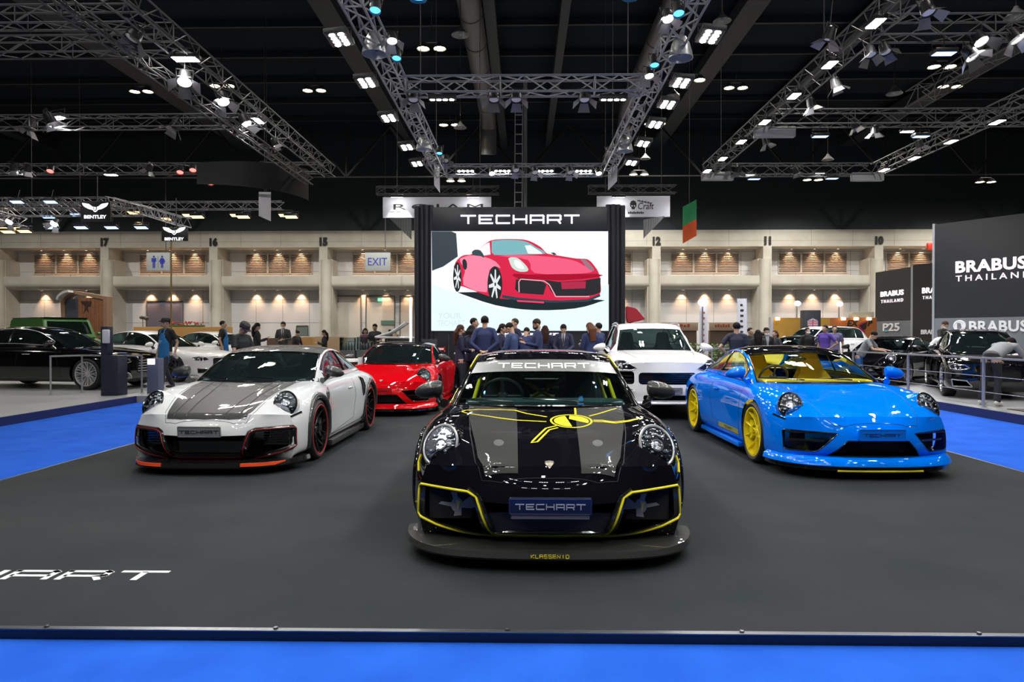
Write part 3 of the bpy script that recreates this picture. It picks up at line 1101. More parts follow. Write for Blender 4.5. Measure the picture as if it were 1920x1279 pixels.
    piece('picture_mirror', [(612, 440), (630, 426), (665, 430), (688, 465), (685, 475), (665, 465), (620, 460)], (.03, .06, .07), .040, 2)
    piece('picture_mirror', [(1100, 446), (1120, 442), (1140, 456), (1120, 458)], (.03, .06, .07), .040)
    piece('picture_scoop', [(553, 495), (565, 482), (580, 500), (582, 535), (570, 552), (556, 530)], (.02, .02, .03), .040, 2)
    for t, px, py, ww in (('YOUR', 843, 592, .66), ('TECHART', 846, 606, .78)):
        o = text_obj('picture_words', t, emi('words', (.60, .72, .76), 1.0), (L(px, py)[0], -.040, L(px, py)[1]), scr, width=ww, height=.17, depth=.0005, bold=.02)
    # small poster under the screen and counter
    o = empty('poster', (at(805, 630, 18.6).x, 18.6, .9))
    tag(o, 'small black board with red car picture at the foot of the display wall', 'poster')
    b = boxm((-.22, -.02, -.9), (.22, .02, .42), .01)
    obj('board', b, frame, o)
    b = bmesh.new()
    prism(b, [(-.02, .22), (.06, .30), (.15, .28), (.18, .20), (.08, .16), (0, .17)], -.026, -.02, 'xz')
    obj('printed_car', fix(b), mat('print red', (.35, .02, .03), .5), o, 0)
    b = bmesh.new()
    for z in (.30, .27, .20):
        box(b, (-.19, -.026, z), (-.08, -.02, z + .014))
    obj('printed_lines', b, mat('print white', (.6, .6, .6), .5), o, 0)
    # counter the staff stand around
    o = empty('counter', (at(985, 700, 16.9).x, 17.0, 0))
    tag(o, 'dark reception counter with pale top among the suited staff', 'counter')
    obj('base', boxm((-1.7, -.25, 0), (1.9, .25, .96), .01), frame, o)
    obj('top', boxm((-1.75, -.3, .96), (1.95, .3, 1.0), .008), mat('counter top white', (.55, .56, .6), .3), o)
    # printed pillars standing by the display wall on the left
    p = at(770, 600, 20.0)
    o = obj('lit_edge', boxm((-.03, -.05, 0), (.03, .05, 2.6), .01), mat('lit edge', (.8, .8, .8), .4, emit=(1, 1, 1), strength=.9), None)
    o.location = (p.x, 20.0, -.06)
    tag(o, 'slim vertical light strip just left of the display wall', 'light strip')


def hanging_signs():
    # two banners behind the display wall
    wht = mat('banner fabric', (.62, .63, .70), .8)
    ink = mat('banner ink', (.02, .02, .02), .7)
    for (x0, x1, y0, y1, t, n) in ((718, 921, 370, 408, 'ROJAM', 'left'), (1119, 1256, 368, 407, None, 'right')):
        Y = 27.0
        a, b_ = at(x0, y0, Y), at(x1, y1, Y)
        c = (a + b_) / 2
        root = empty('hanging_banner', c)
        tag(root, 'wide white hanging banner %s' % ('with black serif letters left of the big sign' if t else 'with a skull emblem and script right of the big sign'), 'banner')
        w, h = (b_.x - a.x) / 2, (a.z - b_.z) / 2
        obj('cloth', boxm((-w, -.03, -h), (w, .03, h), .005), wht, root)
        if t:
            o = text_obj('lettering', 'ROJAM', ink, (.05, -.035, -.02), root, width=3.55, height=.30, depth=.01, bold=.0, space=1.3)
            b = bmesh.new()
            for px in (736, 748, 791, 803, 851, 864, 885, 900):
                x = at(px, 390, Y).x - c.x
                box(b, (x - .09, -.04, -.19), (x + .09, -.035, -.165))
            obj('serif', b, ink, root, 0)
        else:
            b = bmesh.new()
            sx = at(1187, 386, Y).x - c.x
            out = [(-.12, -.02), (-.13, .10), (-.08, .19), (.0, .22), (.08, .19), (.13, .10), (.12, -.02), (.07, -.06), (.06, -.13), (-.06, -.13), (-.07, -.06)]
            prism(b, [(sx + x, z + .02) for x, z in out], -.04, -.035, 'xz')
            obj('skull_emblem', fix(b), ink, root, 0)
            for s in (-1, 1):
                b = bmesh.new()
                prism(b, [(sx + s * .05 + .03 * math.cos(q), .02 + .025 * math.sin(q)) for q in [2 * PI * k / 10 for k in range(10)]], -.044, -.040, 'xz')
                obj('eye_socket', fix(b), wht, root, 0)
            text_obj('lettering', 'Craft', ink, (sx + .50, -.035, .02), root, width=.62, height=.26, depth=.008, shear=.2)
            b = bmesh.new()
            for k in range(9):
                box(b, (sx + .16 + .06 * k, -.04, .20 - .012 * k), (sx + .20 + .06 * k, -.035, .25 - .012 * k + .02 * (k % 2)))
                box(b, (sx - .20 + .07 * k, -.04, -.28), (sx - .15 + .07 * k, -.035, -.22 + .02 * (k % 2)))
            obj('small_print', b, ink, root, 0)
        ax = 736 if t else 1200
        truss((a.x - .3, Y + .3, a.z + .32), (b_.x + .3, Y + .3, a.z + .32), 'dark truss carrying the white hanging banner %s' % ('left of the big sign' if t else 'right of the big sign'), truss_d, .3, .5)
        if t:
            for px in (744, 887):
                lamp('strip', at(px, 368, Y - .5) , 'small bright lamp over the white banner, %s' % ('left one' if px < 800 else 'right one'), 0, (-.35, 0), lamp_data('wash', 'SPOT', 110, (1, 1, 1), .04, 80, .4))
        else:
            lamp('strip', at(1160, 368, Y - .5), 'small bright lamp over the skull banner', 0, (-.35, 0), LIGHTS['wash'])
    # grey ribbed banners hung below, edge on
    for s, P, n in ((1, [(731, 408), (772, 410), (772, 450)], 'left'), (-1, [(1245, 405), (1206, 412), (1206, 448)], 'right')):
        b = bmesh.new()
        p = [at(x, y, 26.0 if i == 0 else 22.0) for i, (x, y) in enumerate(P)]
        nn = 9
        for k in range(nn):
            t0, t1 = k / nn, (k + .92) / nn
            top0, top1 = p[0].lerp(p[1], t0), p[0].lerp(p[1], t1)
            bo = p[0] + Vector((0, 0, -.05))
            b0, b1 = bo.lerp(p[2], t0), bo.lerp(p[2], t1)
            vs = [b.verts.new(q) for q in (top0, top1, b1, b0)]
            b.faces.new(vs)
        bmesh.ops.solidify(b, geom=b.faces[:], thickness=.03)
        o = obj('ribbed_banner', fix(b), mat('ribbed grey', (.16, .17, .18), .6), None, 0)
        tag(o, 'grey ribbed triangular drape under the white banner on the %s of the display wall' % n, 'banner')

    def blade(P, Y0, Y1, label, cols, words=()):
        """thin hanging board seen nearly edge on: P = pixel corners top-left, top-right, bottom-right, bottom-left"""
        p = [at(P[0][0], P[0][1], Y0), at(P[1][0], P[1][1], Y1), at(P[2][0], P[2][1], Y1), at(P[3][0], P[3][1], Y0)]
        root = empty('hanging_sign', (p[0] + p[2]) / 2)
        tag(root, label, 'sign')
        n = len(cols)
        for k, (f0, f1, m) in enumerate(cols):
            b = bmesh.new()
            q = [p[0].lerp(p[3], f0), p[1].lerp(p[2], f0), p[1].lerp(p[2], f1), p[0].lerp(p[3], f1)]
            vs = [b.verts.new(v - root.location) for v in q]
            b.faces.new(vs)
            bmesh.ops.solidify(b, geom=b.faces[:], thickness=.03)
            obj('board' if k == 0 else 'printed_field', fix(b), m, root, 0)
        # marks
        if words:
            b = bmesh.new()
            fr = (p[1] - p[0]).cross(p[3] - p[0]).normalized()
            if fr.y > 0:
                fr = -fr
            for u0, v0, u1, v1 in words:
                q = [p[0].lerp(p[1], u).lerp(p[3].lerp(p[2], u), v) for u, v in ((u0, v0), (u1, v0), (u1, v1), (u0, v1))]
                vs = [b.verts.new(v - root.location + fr * .035) for v in q]
                b.faces.new(vs)
            obj('marks', b, mat('sign marks', (.65, .7, .25), .6), root, 0)
        mid = (p[0] + p[1]) / 2
        t = obj('suspension_wire', tubem([mid - root.location, mid - root.location + Vector((0, 0, 15.0 - mid.z))], .01, 5), mat('steel cable', (.12, .12, .13), .5, .5), root)
        return root
    gr, og = mat('sign green', (.02, .36, .16), .6), mat('sign orange', (.75, .16, .03), .6)
    blade([(1280, 388), (1306, 374), (1306, 442), (1280, 457)], 30, 27, 'green over orange hanging direction sign between bays 12 and 11', [(0, .54, gr), (.54, 1, og)],
          [(.1, .15, .55, .20), (.1, .26, .75, .30), (.1, .34, .7, .38), (.8, .15, .95, .24), (.2, .62, .7, .66), (.1, .72, .75, .76), (.1, .80, .7, .84), (.8, .64, .95, .72)])
    ww = mat('banner fabric', (.62, .63, .70), .8)
    bu = mat('sign cyan', (.15, .5, .7), .6)
    blade([(813, 306), (824, 312), (825, 362), (814, 347)], 21.5, 20, 'narrow white and cyan hanging sign at the far end of the left central truss', [(0, 1, ww), (.2, .62, bu)])
    blade([(1140, 321), (1158, 306), (1157, 340), (1140, 357)], 21.5, 20, 'white hanging sign with cyan writing at the far end of the right central truss', [(0, 1, ww), (.35, .62, bu)])
    blade([(485, 360), (508, 360), (508, 415), (485, 405)], 31, 29, 'tall white hanging sign right of the curved black sign', [(0, 1, ww), (.08, .2, mat('pale grey print', (.35, .38, .42), .7))])
    # curved dark sign
    b = bmesh.new()
    Y = 25.5
    pts = []
    for k in range(15):
        t = k / 14
        a = PI * .5 * t
        pts.append((at(405 + 150 * math.sin(a) * (1 if True else 0), 330, Y).x, Y - 1.5 + 3.0 * (1 - math.cos(a))))
    zt = [at(405 + 150 * k / 14, 322 - 20 * (k / 14), Y).z for k in range(15)]
    z1, z0 = at(405, 324, Y).z, at(405, 362, Y).z
    prev = None
    for k, (x, y) in enumerate(pts):
        vs = [b.verts.new((x, y, z0)), b.verts.new((x, y, z1 + .45 * (k / 14)))]
        if prev:
            b.faces.new((prev[0], vs[0], vs[1], prev[1]))
        prev = vs
    bmesh.ops.solidify(b, geom=b.faces[:], thickness=.08)
    o = obj('curved_sign', fix(b), mat('curved sign black', (.03, .03, .035), .5), None, 40)
    tag(o, 'big curved black hanging sign under the left lighting rig', 'sign')
    # restroom and exit light boxes near the far wall
    lb = mat('light box grey', (.42, .46, .47), .5)
    ink = mat('light box blue', (.02, .04, .42), .5)
    for x0, x1, n in ((276, 320, 'restroom'), (685, 732, 'exit')):
        Y = 49.0
        a, b_ = at(x0, 474, Y), at(x1, 508, Y)
        root = empty('hanging_sign', (a + b_) / 2)
        w, h = (b_.x - a.x) / 2, (a.z - b_.z) / 2
        obj('light_box', boxm((-w, -.12, -h), (w, .12, h), .02), lb, root)
        obj('drop_rod', tubem([(w * .6, 0, h), (w * .6, 0, 16 - root.location.z)], .03, 6), mat('steel cable', (.12, .12, .13), .5, .5), root)
        if n == 'exit':
            tag(root, 'grey hanging box with blue letters EXIT left of the display wall', 'sign')
            text_obj('lettering', 'EXIT', ink, (0, -.125, 0), root, width=1.38, height=.54, depth=.01)
        else:
            tag(root, 'grey hanging box with blue man and woman symbols under bay 17', 'sign')
            for s in (-1, 1):
                b = bmesh.new()
                c = s * .30
                prism(b, [(c + .075 * math.cos(q), .36 + .075 * math.sin(q)) for q in [2 * PI * k / 12 for k in range(12)]], -.13, -.122, 'xz')
                if s < 0:
                    box(b, (c - .17, -.13, -.02), (c - .10, -.122, .26))
                    box(b, (c + .10, -.13, -.02), (c + .17, -.122, .26))
                    box(b, (c - .09, -.13, -.05), (c + .09, -.122, .26))
                    box(b, (c - .09, -.13, -.45), (c - .01, -.122, -.05))
                    box(b, (c + .01, -.13, -.45), (c + .09, -.122, -.05))
                else:
                    prism(b, [(c - .07, .26), (c + .07, .26), (c + .17, -.15), (c - .17, -.15)], -.13, -.122, 'xz')
                    prism(b, [(c - .07, .26), (c - .13, .22), (c - .24, -.02), (c - .18, -.05), (c - .09, .12)], -.13, -.122, 'xz')
                    prism(b, [(c + .07, .26), (c + .13, .22), (c + .24, -.02), (c + .18, -.05), (c + .09, .12)][::-1], -.13, -.122, 'xz')
                    box(b, (c - .08, -.13, -.45), (c - .01, -.122, -.15))
                    box(b, (c + .01, -.13, -.45), (c + .08, -.122, -.15))
                obj('man_symbol' if s < 0 else 'woman_symbol', fix(b), ink, root, 0)
            obj('divider', boxm((-.008, -.13, -.45), (.008, -.122, .42)), mat('banner ink', (.02, .02, .02), .7), root, 0)
    # brand trusses far left with their winged signs
    Y = 33
    z = lambda py, y=Y: at(0, py, y).z
    truss((at(-60, 378, Y).x, Y, z(378)), (at(200, 378, Y).x, Y, z(378)), 'silver truss highest of the far left group', s=.35, bay=.45)
    truss((at(-60, 398, Y).x, Y - 1.5, z(398)), (at(551, 398, Y).x, Y - 1.5, z(398)), 'long silver truss passing behind the winged sign', s=.35, bay=.45)
    truss((at(30, 418, Y).x, Y - 3, z(419)), (at(350, 418, Y).x, Y - 3, z(419)), 'silver truss lowest of the far left group', s=.35, bay=.45)
    truss(at(205, 376, Y), at(350, 418, Y - 7), 'slanting silver truss of the far left group', s=.35, bay=.45)
    truss(at(-40, 395, Y - 5), at(45, 418, Y - 3), 'short slanting silver truss at the left edge', s=.35, bay=.45)
    kinds = ((32, 378, 'floodblue'), (95, 378, 'floodblue'), (90, 406, 'floodblue'), (145, 402, 'floodblue'), (96, 426, 'floodblue'), (152, 426, 'floodblue'), (209, 426, 'floodblue'), (265, 426, 'floodblue'),
             (250, 392, 'warmflood'), (252, 398, 'warmflood'), (309, 410, 'warmflood'), (355, 403, 'warmflood'), (370, 406, 'warmflood'), (444, 403, 'warmflood'), (456, 406, 'warmflood'), (535, 403, 'warmflood'), (546, 406, 'warmflood'),
             (5, 428, 'warmflood'), (30, 428, 'warmflood'), (46, 433, 'warmflood'), (15, 434, 'warmflood'))
    wl = lamp_data('warmwash', 'SPOT', 120, (1, .75, .45), .1, 120, .6)
    for i, (px, py, kd) in enumerate(kinds):
        lamp(kd, at(px, py, Y - 2.6), '%s floodlight under the far left trusses' % ('lilac white' if kd == 'floodblue' else 'warm yellow'), 0, (.3, 0), wl if i in (0, 4, 9, 13, 18) else None,
             ('lilac' if kd == 'floodblue' else 'warm yellow') + ' floodlights under the far left trusses', 1.25)
    for i, (px, py) in enumerate(((102, 419), (18, 415))):
        lamp('barn', at(px, py, Y - 4), 'bright white spotlight in the far left truss group, %s' % ('right one' if i == 0 else 'left one'), 0, (.8, 0), scale=1.2)
    for x0, x1, y0, y1, yy, n in ((152, 208, 378, 415, Y - 4, 'upper'), (304, 352, 427, 452, Y - 8, 'lower')):
        a, b_ = at(x0, y0, yy), at(x1, y1, yy)
        root = empty('hanging_sign', (a + b_) / 2)
        w, h = (b_.x - a.x) / 2, (a.z - b_.z) / 2
        tag(root, 'black hanging sign with white wings and letters, %s of the pair' % n, 'sign')
        obj('drop_rod', tubem([(0, .1, h - .05), (0, .1, h + 1.1)], .02, 6), mat('steel cable', (.12, .12, .13), .5, .5), root)
        obj('panel', boxm((-w, -.05, -h), (w, .05, h), .01), mat('panel black', (.008, .008, .01), .5), root)
        k = w / .7
        em = mat('winged light', (.9, .9, 1), .4, emit=(.9, .88, 1), strength=1.1)
        b = bmesh.new()
        for s in (-1, 1):
            P = [(0, .10), (.14, .14), (.30, .26), (.55, .30), (.62, .31), (.58, .20), (.50, .12), (.30, .02), (.12, -.02), (.06, -.10), (0, -.12)]
            prism(b, [(s * x * k, (z_ + .08) * k) for x, z_ in P][::s], -.056, -.052, 'xz')
        obj('wings', fix(b), em, root, 0)
        b = bmesh.new()
        prism(b, [(.085 * k * math.cos(q), (.13 + .11 * math.sin(q)) * k) for q in [2 * PI * i / 20 for i in range(20)]], -.060, -.057, 'xz')
        obj('roundel', fix(b), mat('panel black', (.008, .008, .01), .5), root, 0)
        text_obj('roundel_letter', 'B', em, (0, -.062, .13 * k), root, height=.14 * k, depth=.002, bold=.02)
        text_obj('lettering', 'BENTLEY', em, (0, -.055, -.26 * k), root, width=1.05 * k, height=.16 * k, depth=.004, bold=.03)
    o = obj('flagpole', tubem([at(321, 640, 25), at(321, 425, 25)], .03, 8), mat('pole bronze', (.30, .20, .08), .4, .6), None)
    tag(o, 'thin bronze pole rising behind the man in the blue apron', 'pole')


screen()
hanging_signs()
# ------------------------------------------------------------------ neighbouring stands
def booths():
    steel = mat('rail steel', (.42, .43, .46), .35, .6)
    slate = mat('slate screen', (.022, .024, .028), .45)
    sgrey = mat('booth grey', (.17, .19, .21), .6)
    glow = mat('pinkish letters', (1, .8, .9), .4, emit=(1, .84, .93), strength=1.1)
    chrome = mat('letter chrome', (.82, .83, .84), .45, 0)

    class Wall:
        """upright wall between two pixel columns at given depths"""
        def __init__(s, px0, Y0, px1, Y1):
            s.a, s.b = at(px0, 628, Y0), at(px1, 628, Y1)
            s.d = (s.b - s.a)
            s.d.z = 0
            s.n = Vector((s.d.y, -s.d.x, 0)).normalized()
            s.rz = math.atan2(s.d.y, s.d.x)

        def p(s, px, py, off=0.0):
            r = ray(px, py)
            c = Vector((0, 0, CAM_H))
            t = ((s.a + s.n * off) - c).dot(s.n) / r.dot(s.n)
            return c + r * t

        def slab(s, name, z0, z1, m, parent, th=.3, off=0.0, u0=0.0, u1=1.0):
            L = s.d.length
            b = boxm((L * u0, off, z0), (L * u1, off + th, z1), 0)
            o = obj(name, b, m, parent, 0)
            return o

        def words(s, name, t, x0, x1, y0, y1, m, parent, root, **k):
            c, w0, w1 = s.p((x0 + x1) / 2, (y0 + y1) / 2), s.p(x0, (y0 + y1) / 2), s.p(x1, (y0 + y1) / 2)
            hgt = s.p((x0 + x1) / 2, y0).z - s.p((x0 + x1) / 2, y1).z
            o = text_obj(name, t, m, (0, 0, 0), parent, width=(w1 - w0).length, height=hgt, **k)
            l = Matrix.Rotation(-root.rotation_euler[2], 3, 'Z') @ (c - root.location)
            o.location = (l.x, -.012, l.z)
            return o

    def wall_thing(W, label, cat='display wall'):
        r = empty('display_wall', (W.a.x, W.a.y, 0), W.rz)
        tag(r, label, cat)
        return r
    A = Wall(1752, 26, 1995, 22.7)
    r = wall_thing(A, 'tallest dark screen wall at the right edge with big pinkish white letters')
    z1, z0 = A.p(1754, 421).z, A.p(1754, 597).z
    A.slab('base', .1, z0, sgrey, r)
    A.slab('screen', z0, z1, slate, r, .25)
    A.slab('edge_post', .1, z1 + .03, mat('booth light grey', (.30, .33, .36), .6), r, .32, -.02, -.02, .0)
    A.words('lettering', 'BRABUS', 1790, 1923, 485, 508, glow, r, r, depth=.02, bold=.03, space=1.06)
    A.words('lettering', 'THAILAND', 1790, 1930, 513, 524, glow, r, r, depth=.02, space=1.5)
    A.words('base_lettering', 'BRABUS', 1816, 1926, 601, 622, chrome, r, r, depth=.05, bold=.03, space=1.06)
    c = A.p(1800, 611)
    b = bmesh.new()
    lathe(b, [(.21, 0), (.21, .05), (.17, .06), (.165, .045), (0, .045)], 28, 'y')
    o = obj('logo', fix(b), chrome, r, 30)
    l = Matrix.Rotation(-A.rz, 3, 'Z') @ (c - r.location)
    o.location = (l.x, .0, l.z)
    bmesh_flip = o.data
    o.rotation_euler = (0, 0, PI)
    t = text_obj('logo_letter', 'B', mat('booth grey', (.17, .19, .21), .6), (0, .058, 0), o, rz=PI, height=.2, depth=.01, bold=.03)
    Cw = Wall(1641, 34, 1708, 31.2)
    r = wall_thing(Cw, 'leftmost dark screen wall of the right stand with small pink letters and silver letters below')
    z1, z0 = Cw.p(1642, 511).z, Cw.p(1642, 603).z
    Cw.slab('base', .0, z0, sgrey, r)
    Cw.slab('screen', z0, z1, slate, r, .25)
    Cw.slab('edge_post', 0, z1 + .02, mat('booth light grey', (.30, .33, .36), .6), r, .32, -.02, 1.0, 1.06)
    Cw.words('lettering', 'BRABUS', 1651, 1694, 545, 555, glow, r, r, depth=.02, bold=.03, space=1.06)
    Cw.words('lettering', 'THAILAND', 1652, 1693, 561, 567, glow, r, r, depth=.02, space=1.5)
    Cw.words('base_lettering', 'P25', 1656, 1687, 606, 621, mat('white lettering', (.85, .86, .88), .4), r, r, depth=.04, bold=.02)
    Cw.words('colour_block', 'I', 1660, 1665, 619, 622, mat('sign cyan', (.15, .5, .7), .6), r, r, depth=.045, bold=.2)
    Bw = Wall(1711, 31, 1800, 28.9)
    r = wall_thing(Bw, 'middle dark screen wall of the right stand, mostly hidden by the tallest one')
    z1 = Bw.p(1712, 497).z
    Bw.slab('screen', .1, z1, slate, r, .25)
    Bw.words('lettering', 'BRABUS', 1729, 1778, 538, 549, glow, r, r, depth=.02, bold=.03, space=1.06)
    Bw.words('lettering', 'THAILAND', 1730, 1776, 554, 560, glow, r, r, depth=.02, space=1.5)
    Bw.words('base_lettering', 'BRABUS', 1727, 1765, 618, 627, chrome, r, r, depth=.03, bold=.04)
    # red fire box at the top of the far wall
    o = obj('alarm_box', boxm((-.25, -.1, -.25), (.25, .1, .25), .03), mat('alarm red', (.6, .02, .01), .4, emit=(.8, .05, .02), strength=.3), None)
    o.location = at(1745, 462, 51.9)
    tag(o, 'small red box on the far wall beside the tallest dark screen wall', 'alarm box')

    def railing(pts, z, h, label, wires=(), r=.02, rtop=.022):
        root = empty('railing', (pts[0][0], pts[0][1], z))
        tag(root, label, 'railing')
        P = [Vector((x - pts[0][0], y - pts[0][1], 0)) for x, y in pts]
        b = bmesh.new()
        for a, b_ in zip(P[:-1], P[1:]):
            bar(b, a + Vector((0, 0, h)), b_ + Vector((0, 0, h)), .07, .035)
        obj('handrail', fix(b), steel, root, 0)
        for p in P:
            b = tubem([p, p + Vector((0, 0, h))], r, 10)
            lathe(b, [(.05, 0), (.05, .01), (0, .012)], 14, 'z', p)
            obj('post', b, steel, root)
        for w in wires:
            obj('wire', tubem([p + Vector((0, 0, w)) for p in P], .006, 6), steel, root)
        return root
    railing([(8.42, 10.3), (8.42, 12.65), (8.42, 15.1), (8.42, 17.6)], .11, .90, 'steel railing with wires along the right platform edge', (.28, .57), .028)
    q = [ground(95, 741, .1), ground(154, 736, .1), ground(222, 738, .1), ground(266, 737, .1)]
    railing([(p.x, p.y) for p in q], .10, .86, 'steel railing in front of the black limousine on the left platform')
    q = [(at(1352, 650, 17.5).x, 17.5), (at(1372, 650, 17.5).x + .4, 17.5)]
    railing([(at(1335, 650, 17.5).x, 17.5), (at(1385, 650, 17.5).x, 17.5)], -.06, 1.15, 'short pale railing between the white tall car and the man in a navy polo')
    # pylons
    p = ground(206, 742, .1)
    r = empty('pylon', (p.x, p.y, .1))
    tag(r, 'dark slim pylon with a white box on the left platform', 'pylon')
    nv = mat('pylon navy', (.012, .016, .035), .5)
    obj('base', boxm((-.19, -.02, 0), (.19, .35, .88), .01), nv, r)
    obj('post', boxm((-.19, -.02, .88), (-.04, .2, 1.52), .01), nv, r)
    obj('dispenser', boxm((-.11, -.10, 1.15), (.03, -.02, 1.45), .02), mat('dispenser white', (.6, .62, .66), .4), r)
    p = ground(286, 738, .1)
    r = empty('pylon', (p.x, p.y, .1))
    tag(r, 'low grey blue pylon with a glowing white top beside the apron man', 'pylon')
    obj('post', boxm((-.13, 0, 0), (.13, .25, .80), .01), mat('pylon grey blue', (.10, .12, .20), .5), r)
    obj('light_panel', boxm((-.11, -.012, .66), (.06, 0, .79), .004), mat('lit white', (1, 1, 1), .4, emit=(.95, .97, 1), strength=1.2), r)
    # floor graphic on the right platform
    o = obj('floor_mat', boxm((8.6, 10.4, .11), (10.4, 12.3, .122)), mat('mat dark', (.05, .035, .03), .7), None, 0)
    tag(o, 'dark floor mat with a yellow stroke on the right platform edge', 'mat')
    b = bmesh.new()
    prism(b, [(9.3 + .5 * math.cos(a), 11.8 + .14 * math.sin(a)) for a in [2 * PI * k / 20 for k in range(20)]], .122, .126, 'xy')
    obj('mat_stroke', fix(b), mat('mat yellow', (.6, .5, .08), .6), o, 0)
    # wood portal on the left
    Y = 29
    a, b_ = at(113, 545, Y), at(200, 640, Y)
    w, h = b_.x - a.x, a.z - .1
    wood = mat('walnut boards', (.16, .065, .028), .45, mix=((.23, .10, .045), 5, .3, .7))
    r = empty('portal', (a.x, Y, .1))
    tag(r, 'rounded walnut wood portal behind the green off-roader', 'portal')
    n = 8
    arc = [(.55 - .55 * math.cos(PI / 2 * k / n), h - .55 + .55 * math.sin(PI / 2 * k / n)) for k in range(n + 1)]
    ins = [(.17 + .42 - .42 * math.cos(PI / 2 * k / n), h - .14 - .42 + .42 * math.sin(PI / 2 * k / n)) for k in range(n + 1)]
    outer = [(.12, 0)] + arc + [(w, h - .25), (w, 0), (w - .15, 0), (w - .15, h - .38)] + ins[::-1] + [(.28, 0)]
    b = bmesh.new()
    prism(b, outer, 0, .45, 'xz')
    obj('arch', fix(b), mat('portal edge', (.22, .13, .08), .45), r, 0)
    b = bmesh.new()
    k = 0
    x = .75
    while x < w - .16:
        box(b, (x, .04, 0), (min(x + .17, w - .15), .10, h - .3))
        x += .18
    obj('board_panel', b, wood, r, 0)
    obj('dark_panel', boxm((.2, .05, 0), (.75, .4, h - .35)), mat('portal dark', (.04, .045, .06), .5), r)
    b = bmesh.new()
    prism(b, [(w * .42, h * .86), (w * .66, h * .86), (w * .65, h * .80), (w * .58, h * .79), (w * .60, h * .70), (w * .55, h * .76), (w * .50, h * .70), (w * .53, h * .79)], .02, .04, 'xz')
    obj('emblem', fix(b), mat('portal ink', (.03, .015, .01), .5), r, 0)
    b = bmesh.new()
    q = arc[2:]
    prism(b, q + [(x + .05, z - .09) for x, z in q[::-1]], -.35, -.002, 'xz')
    obj('silver_cap', fix(b), mat('cap silver', (.6, .6, .58), .3, .4), r, 30)
    # door recess, doors and small signs on the far wall
    YB = WY + 1.7
    for i, (x0, x1, y0, y1, c, rg) in enumerate(((275, 343, 565, 640, (.20, .19, .26), 0), (556, 577, 611, 629, (.16, .20, .19), 0), (632, 677, 555, 640, (.58, .55, .50), 1), (686, 740, 555, 640, (.58, .55, .50), 1), (750, 775, 555, 640, (.58, .55, .50), 1))):
        a, b_ = at(x0, y0, YB - .1), at(x1, y1, YB - .1)
        bm = boxm((a.x, YB - .06, max(b_.z, -.05)), (b_.x, YB, a.z))
        o = obj('door_%d' % (i + 1) if i != 1 else 'window_1', bm, mat('door tone %d' % (i if not rg else 9), c, .6), None, 0)
        tag(o, kind='structure')
        b = bmesh.new()
        for q0, q1 in (((a.x, a.z), (b_.x, a.z)), ((a.x, max(b_.z, 0)), (a.x, a.z)), ((b_.x, max(b_.z, 0)), (b_.x, a.z))):
            bar(b, (q0[0], YB - .08, q0[1]), (q1[0], YB - .08, q1[1]), .07)
        obj('frame', fix(b), mat('door frame dark', (.12, .11, .10), .6), o, 0)
    for x0, x1, y0, y1, m, lab in ((708, 717, 559, 565, mat('exit green', (.1, .6, .35), .4, emit=(.3, 1, .6), strength=.8), 'tiny green lit exit sign above the far doors'),
                                   (714, 739, 601, 609, mat('dull green', (.10, .22, .17), .6), 'dull green panel on the far door left of the display wall')):
        a, b_ = at(x0, y0, YB - .2), at(x1, y1, YB - .2)
        o = obj('exit_sign' if x0 == 708 else 'door_panel', boxm((a.x, YB - .16, b_.z), (b_.x, YB - .11, a.z)), m, None, 0)
        tag(o, lab, 'sign' if x0 == 708 else 'panel')
    # wooden counters and display cases at the back left
    oak = mat('orange oak', (.42, .22, .06), .5)

    def block(x0, x1, y0, Y, z0, depth, m, name, lab, cat, rooted=False):
        a, b_ = at(x0, y0, Y), at(x1, y0, Y)
        o = obj(name, boxm((a.x, Y, z0), (b_.x, Y + depth, a.z), .01), m, None)
        tag(o, lab, cat)
        return o
    block(250, 425, 613, 28.5, .1, .6, oak, 'counter', 'long orange oak counter behind the white saloons', 'counter')
    block(561, 586, 632, 26.5, -.06, .5, oak, 'counter', 'short orange oak counter behind the white coupe roof', 'counter')
    block(590, 645, 631, 28, -.06, .5, mat('pale oak', (.42, .30, .17), .5), 'counter', 'pale oak counter right of the short orange one', 'counter')
    block(500, 558, 634, 28.5, -.06, .5, mat('dark oak', (.09, .05, .03), .5), 'counter', 'dark brown low counter behind the masked man in a suit', 'counter')
    gl = glass('case glass', (.85, .9, .9), .06)
    for i, (x0, x1, y0, n) in enumerate(((640, 668, 633, 'left'), (672, 704, 632, 'right'))):
        Y = 20.5
        a, b_ = at(x0, y0, Y), at(x1, y0, Y)
        r = empty('display_case', ((a.x + b_.x) / 2, Y, .1))
        tag(r, 'clear glass display case with small bottles, %s of the two behind the red coupe' % n, 'display case')
        w, z1 = (b_.x - a.x) / 2, a.z - .1
        b = bmesh.new()
        box(b, (-w, -.2, z1 - .38), (w, -.19, z1))
        box(b, (-w, .19, z1 - .38), (w, .2, z1))
        box(b, (-w, -.2, z1 - .38), (-w + .01, .2, z1))
        box(b, (w - .01, -.2, z1 - .38), (w, .2, z1))
        obj('glass_box', b, gl, r, 0)
        obj('plinth', boxm((-w, -.2, 0), (w, .2, z1 - .385), .01), mat('case plinth', (.10, .105, .11), .5), r)
        for k in range(5):
            b = bmesh.new()
            lathe(b, [(.03, 0), (.035, .02), (.035, .14), (.014, .18), (.014, .22), (0, .22)], 12)
            o = obj('bottle', fix(b), mat('bottle silver', (.4, .42, .45), .25, .6), None)
            o.location = (r.location.x - w * .75 + w * .375 * k, Y, .1 + z1 - .385)
            tag(o, 'small silver bottle inside the %s glass display case' % n, 'bottle', 'bottles in the %s glass case' % n)
    # raised parts of cars beyond
    p = at(757, 622, 21.5)
    r = empty('open_car_lid', (p.x, 21.5, 0))
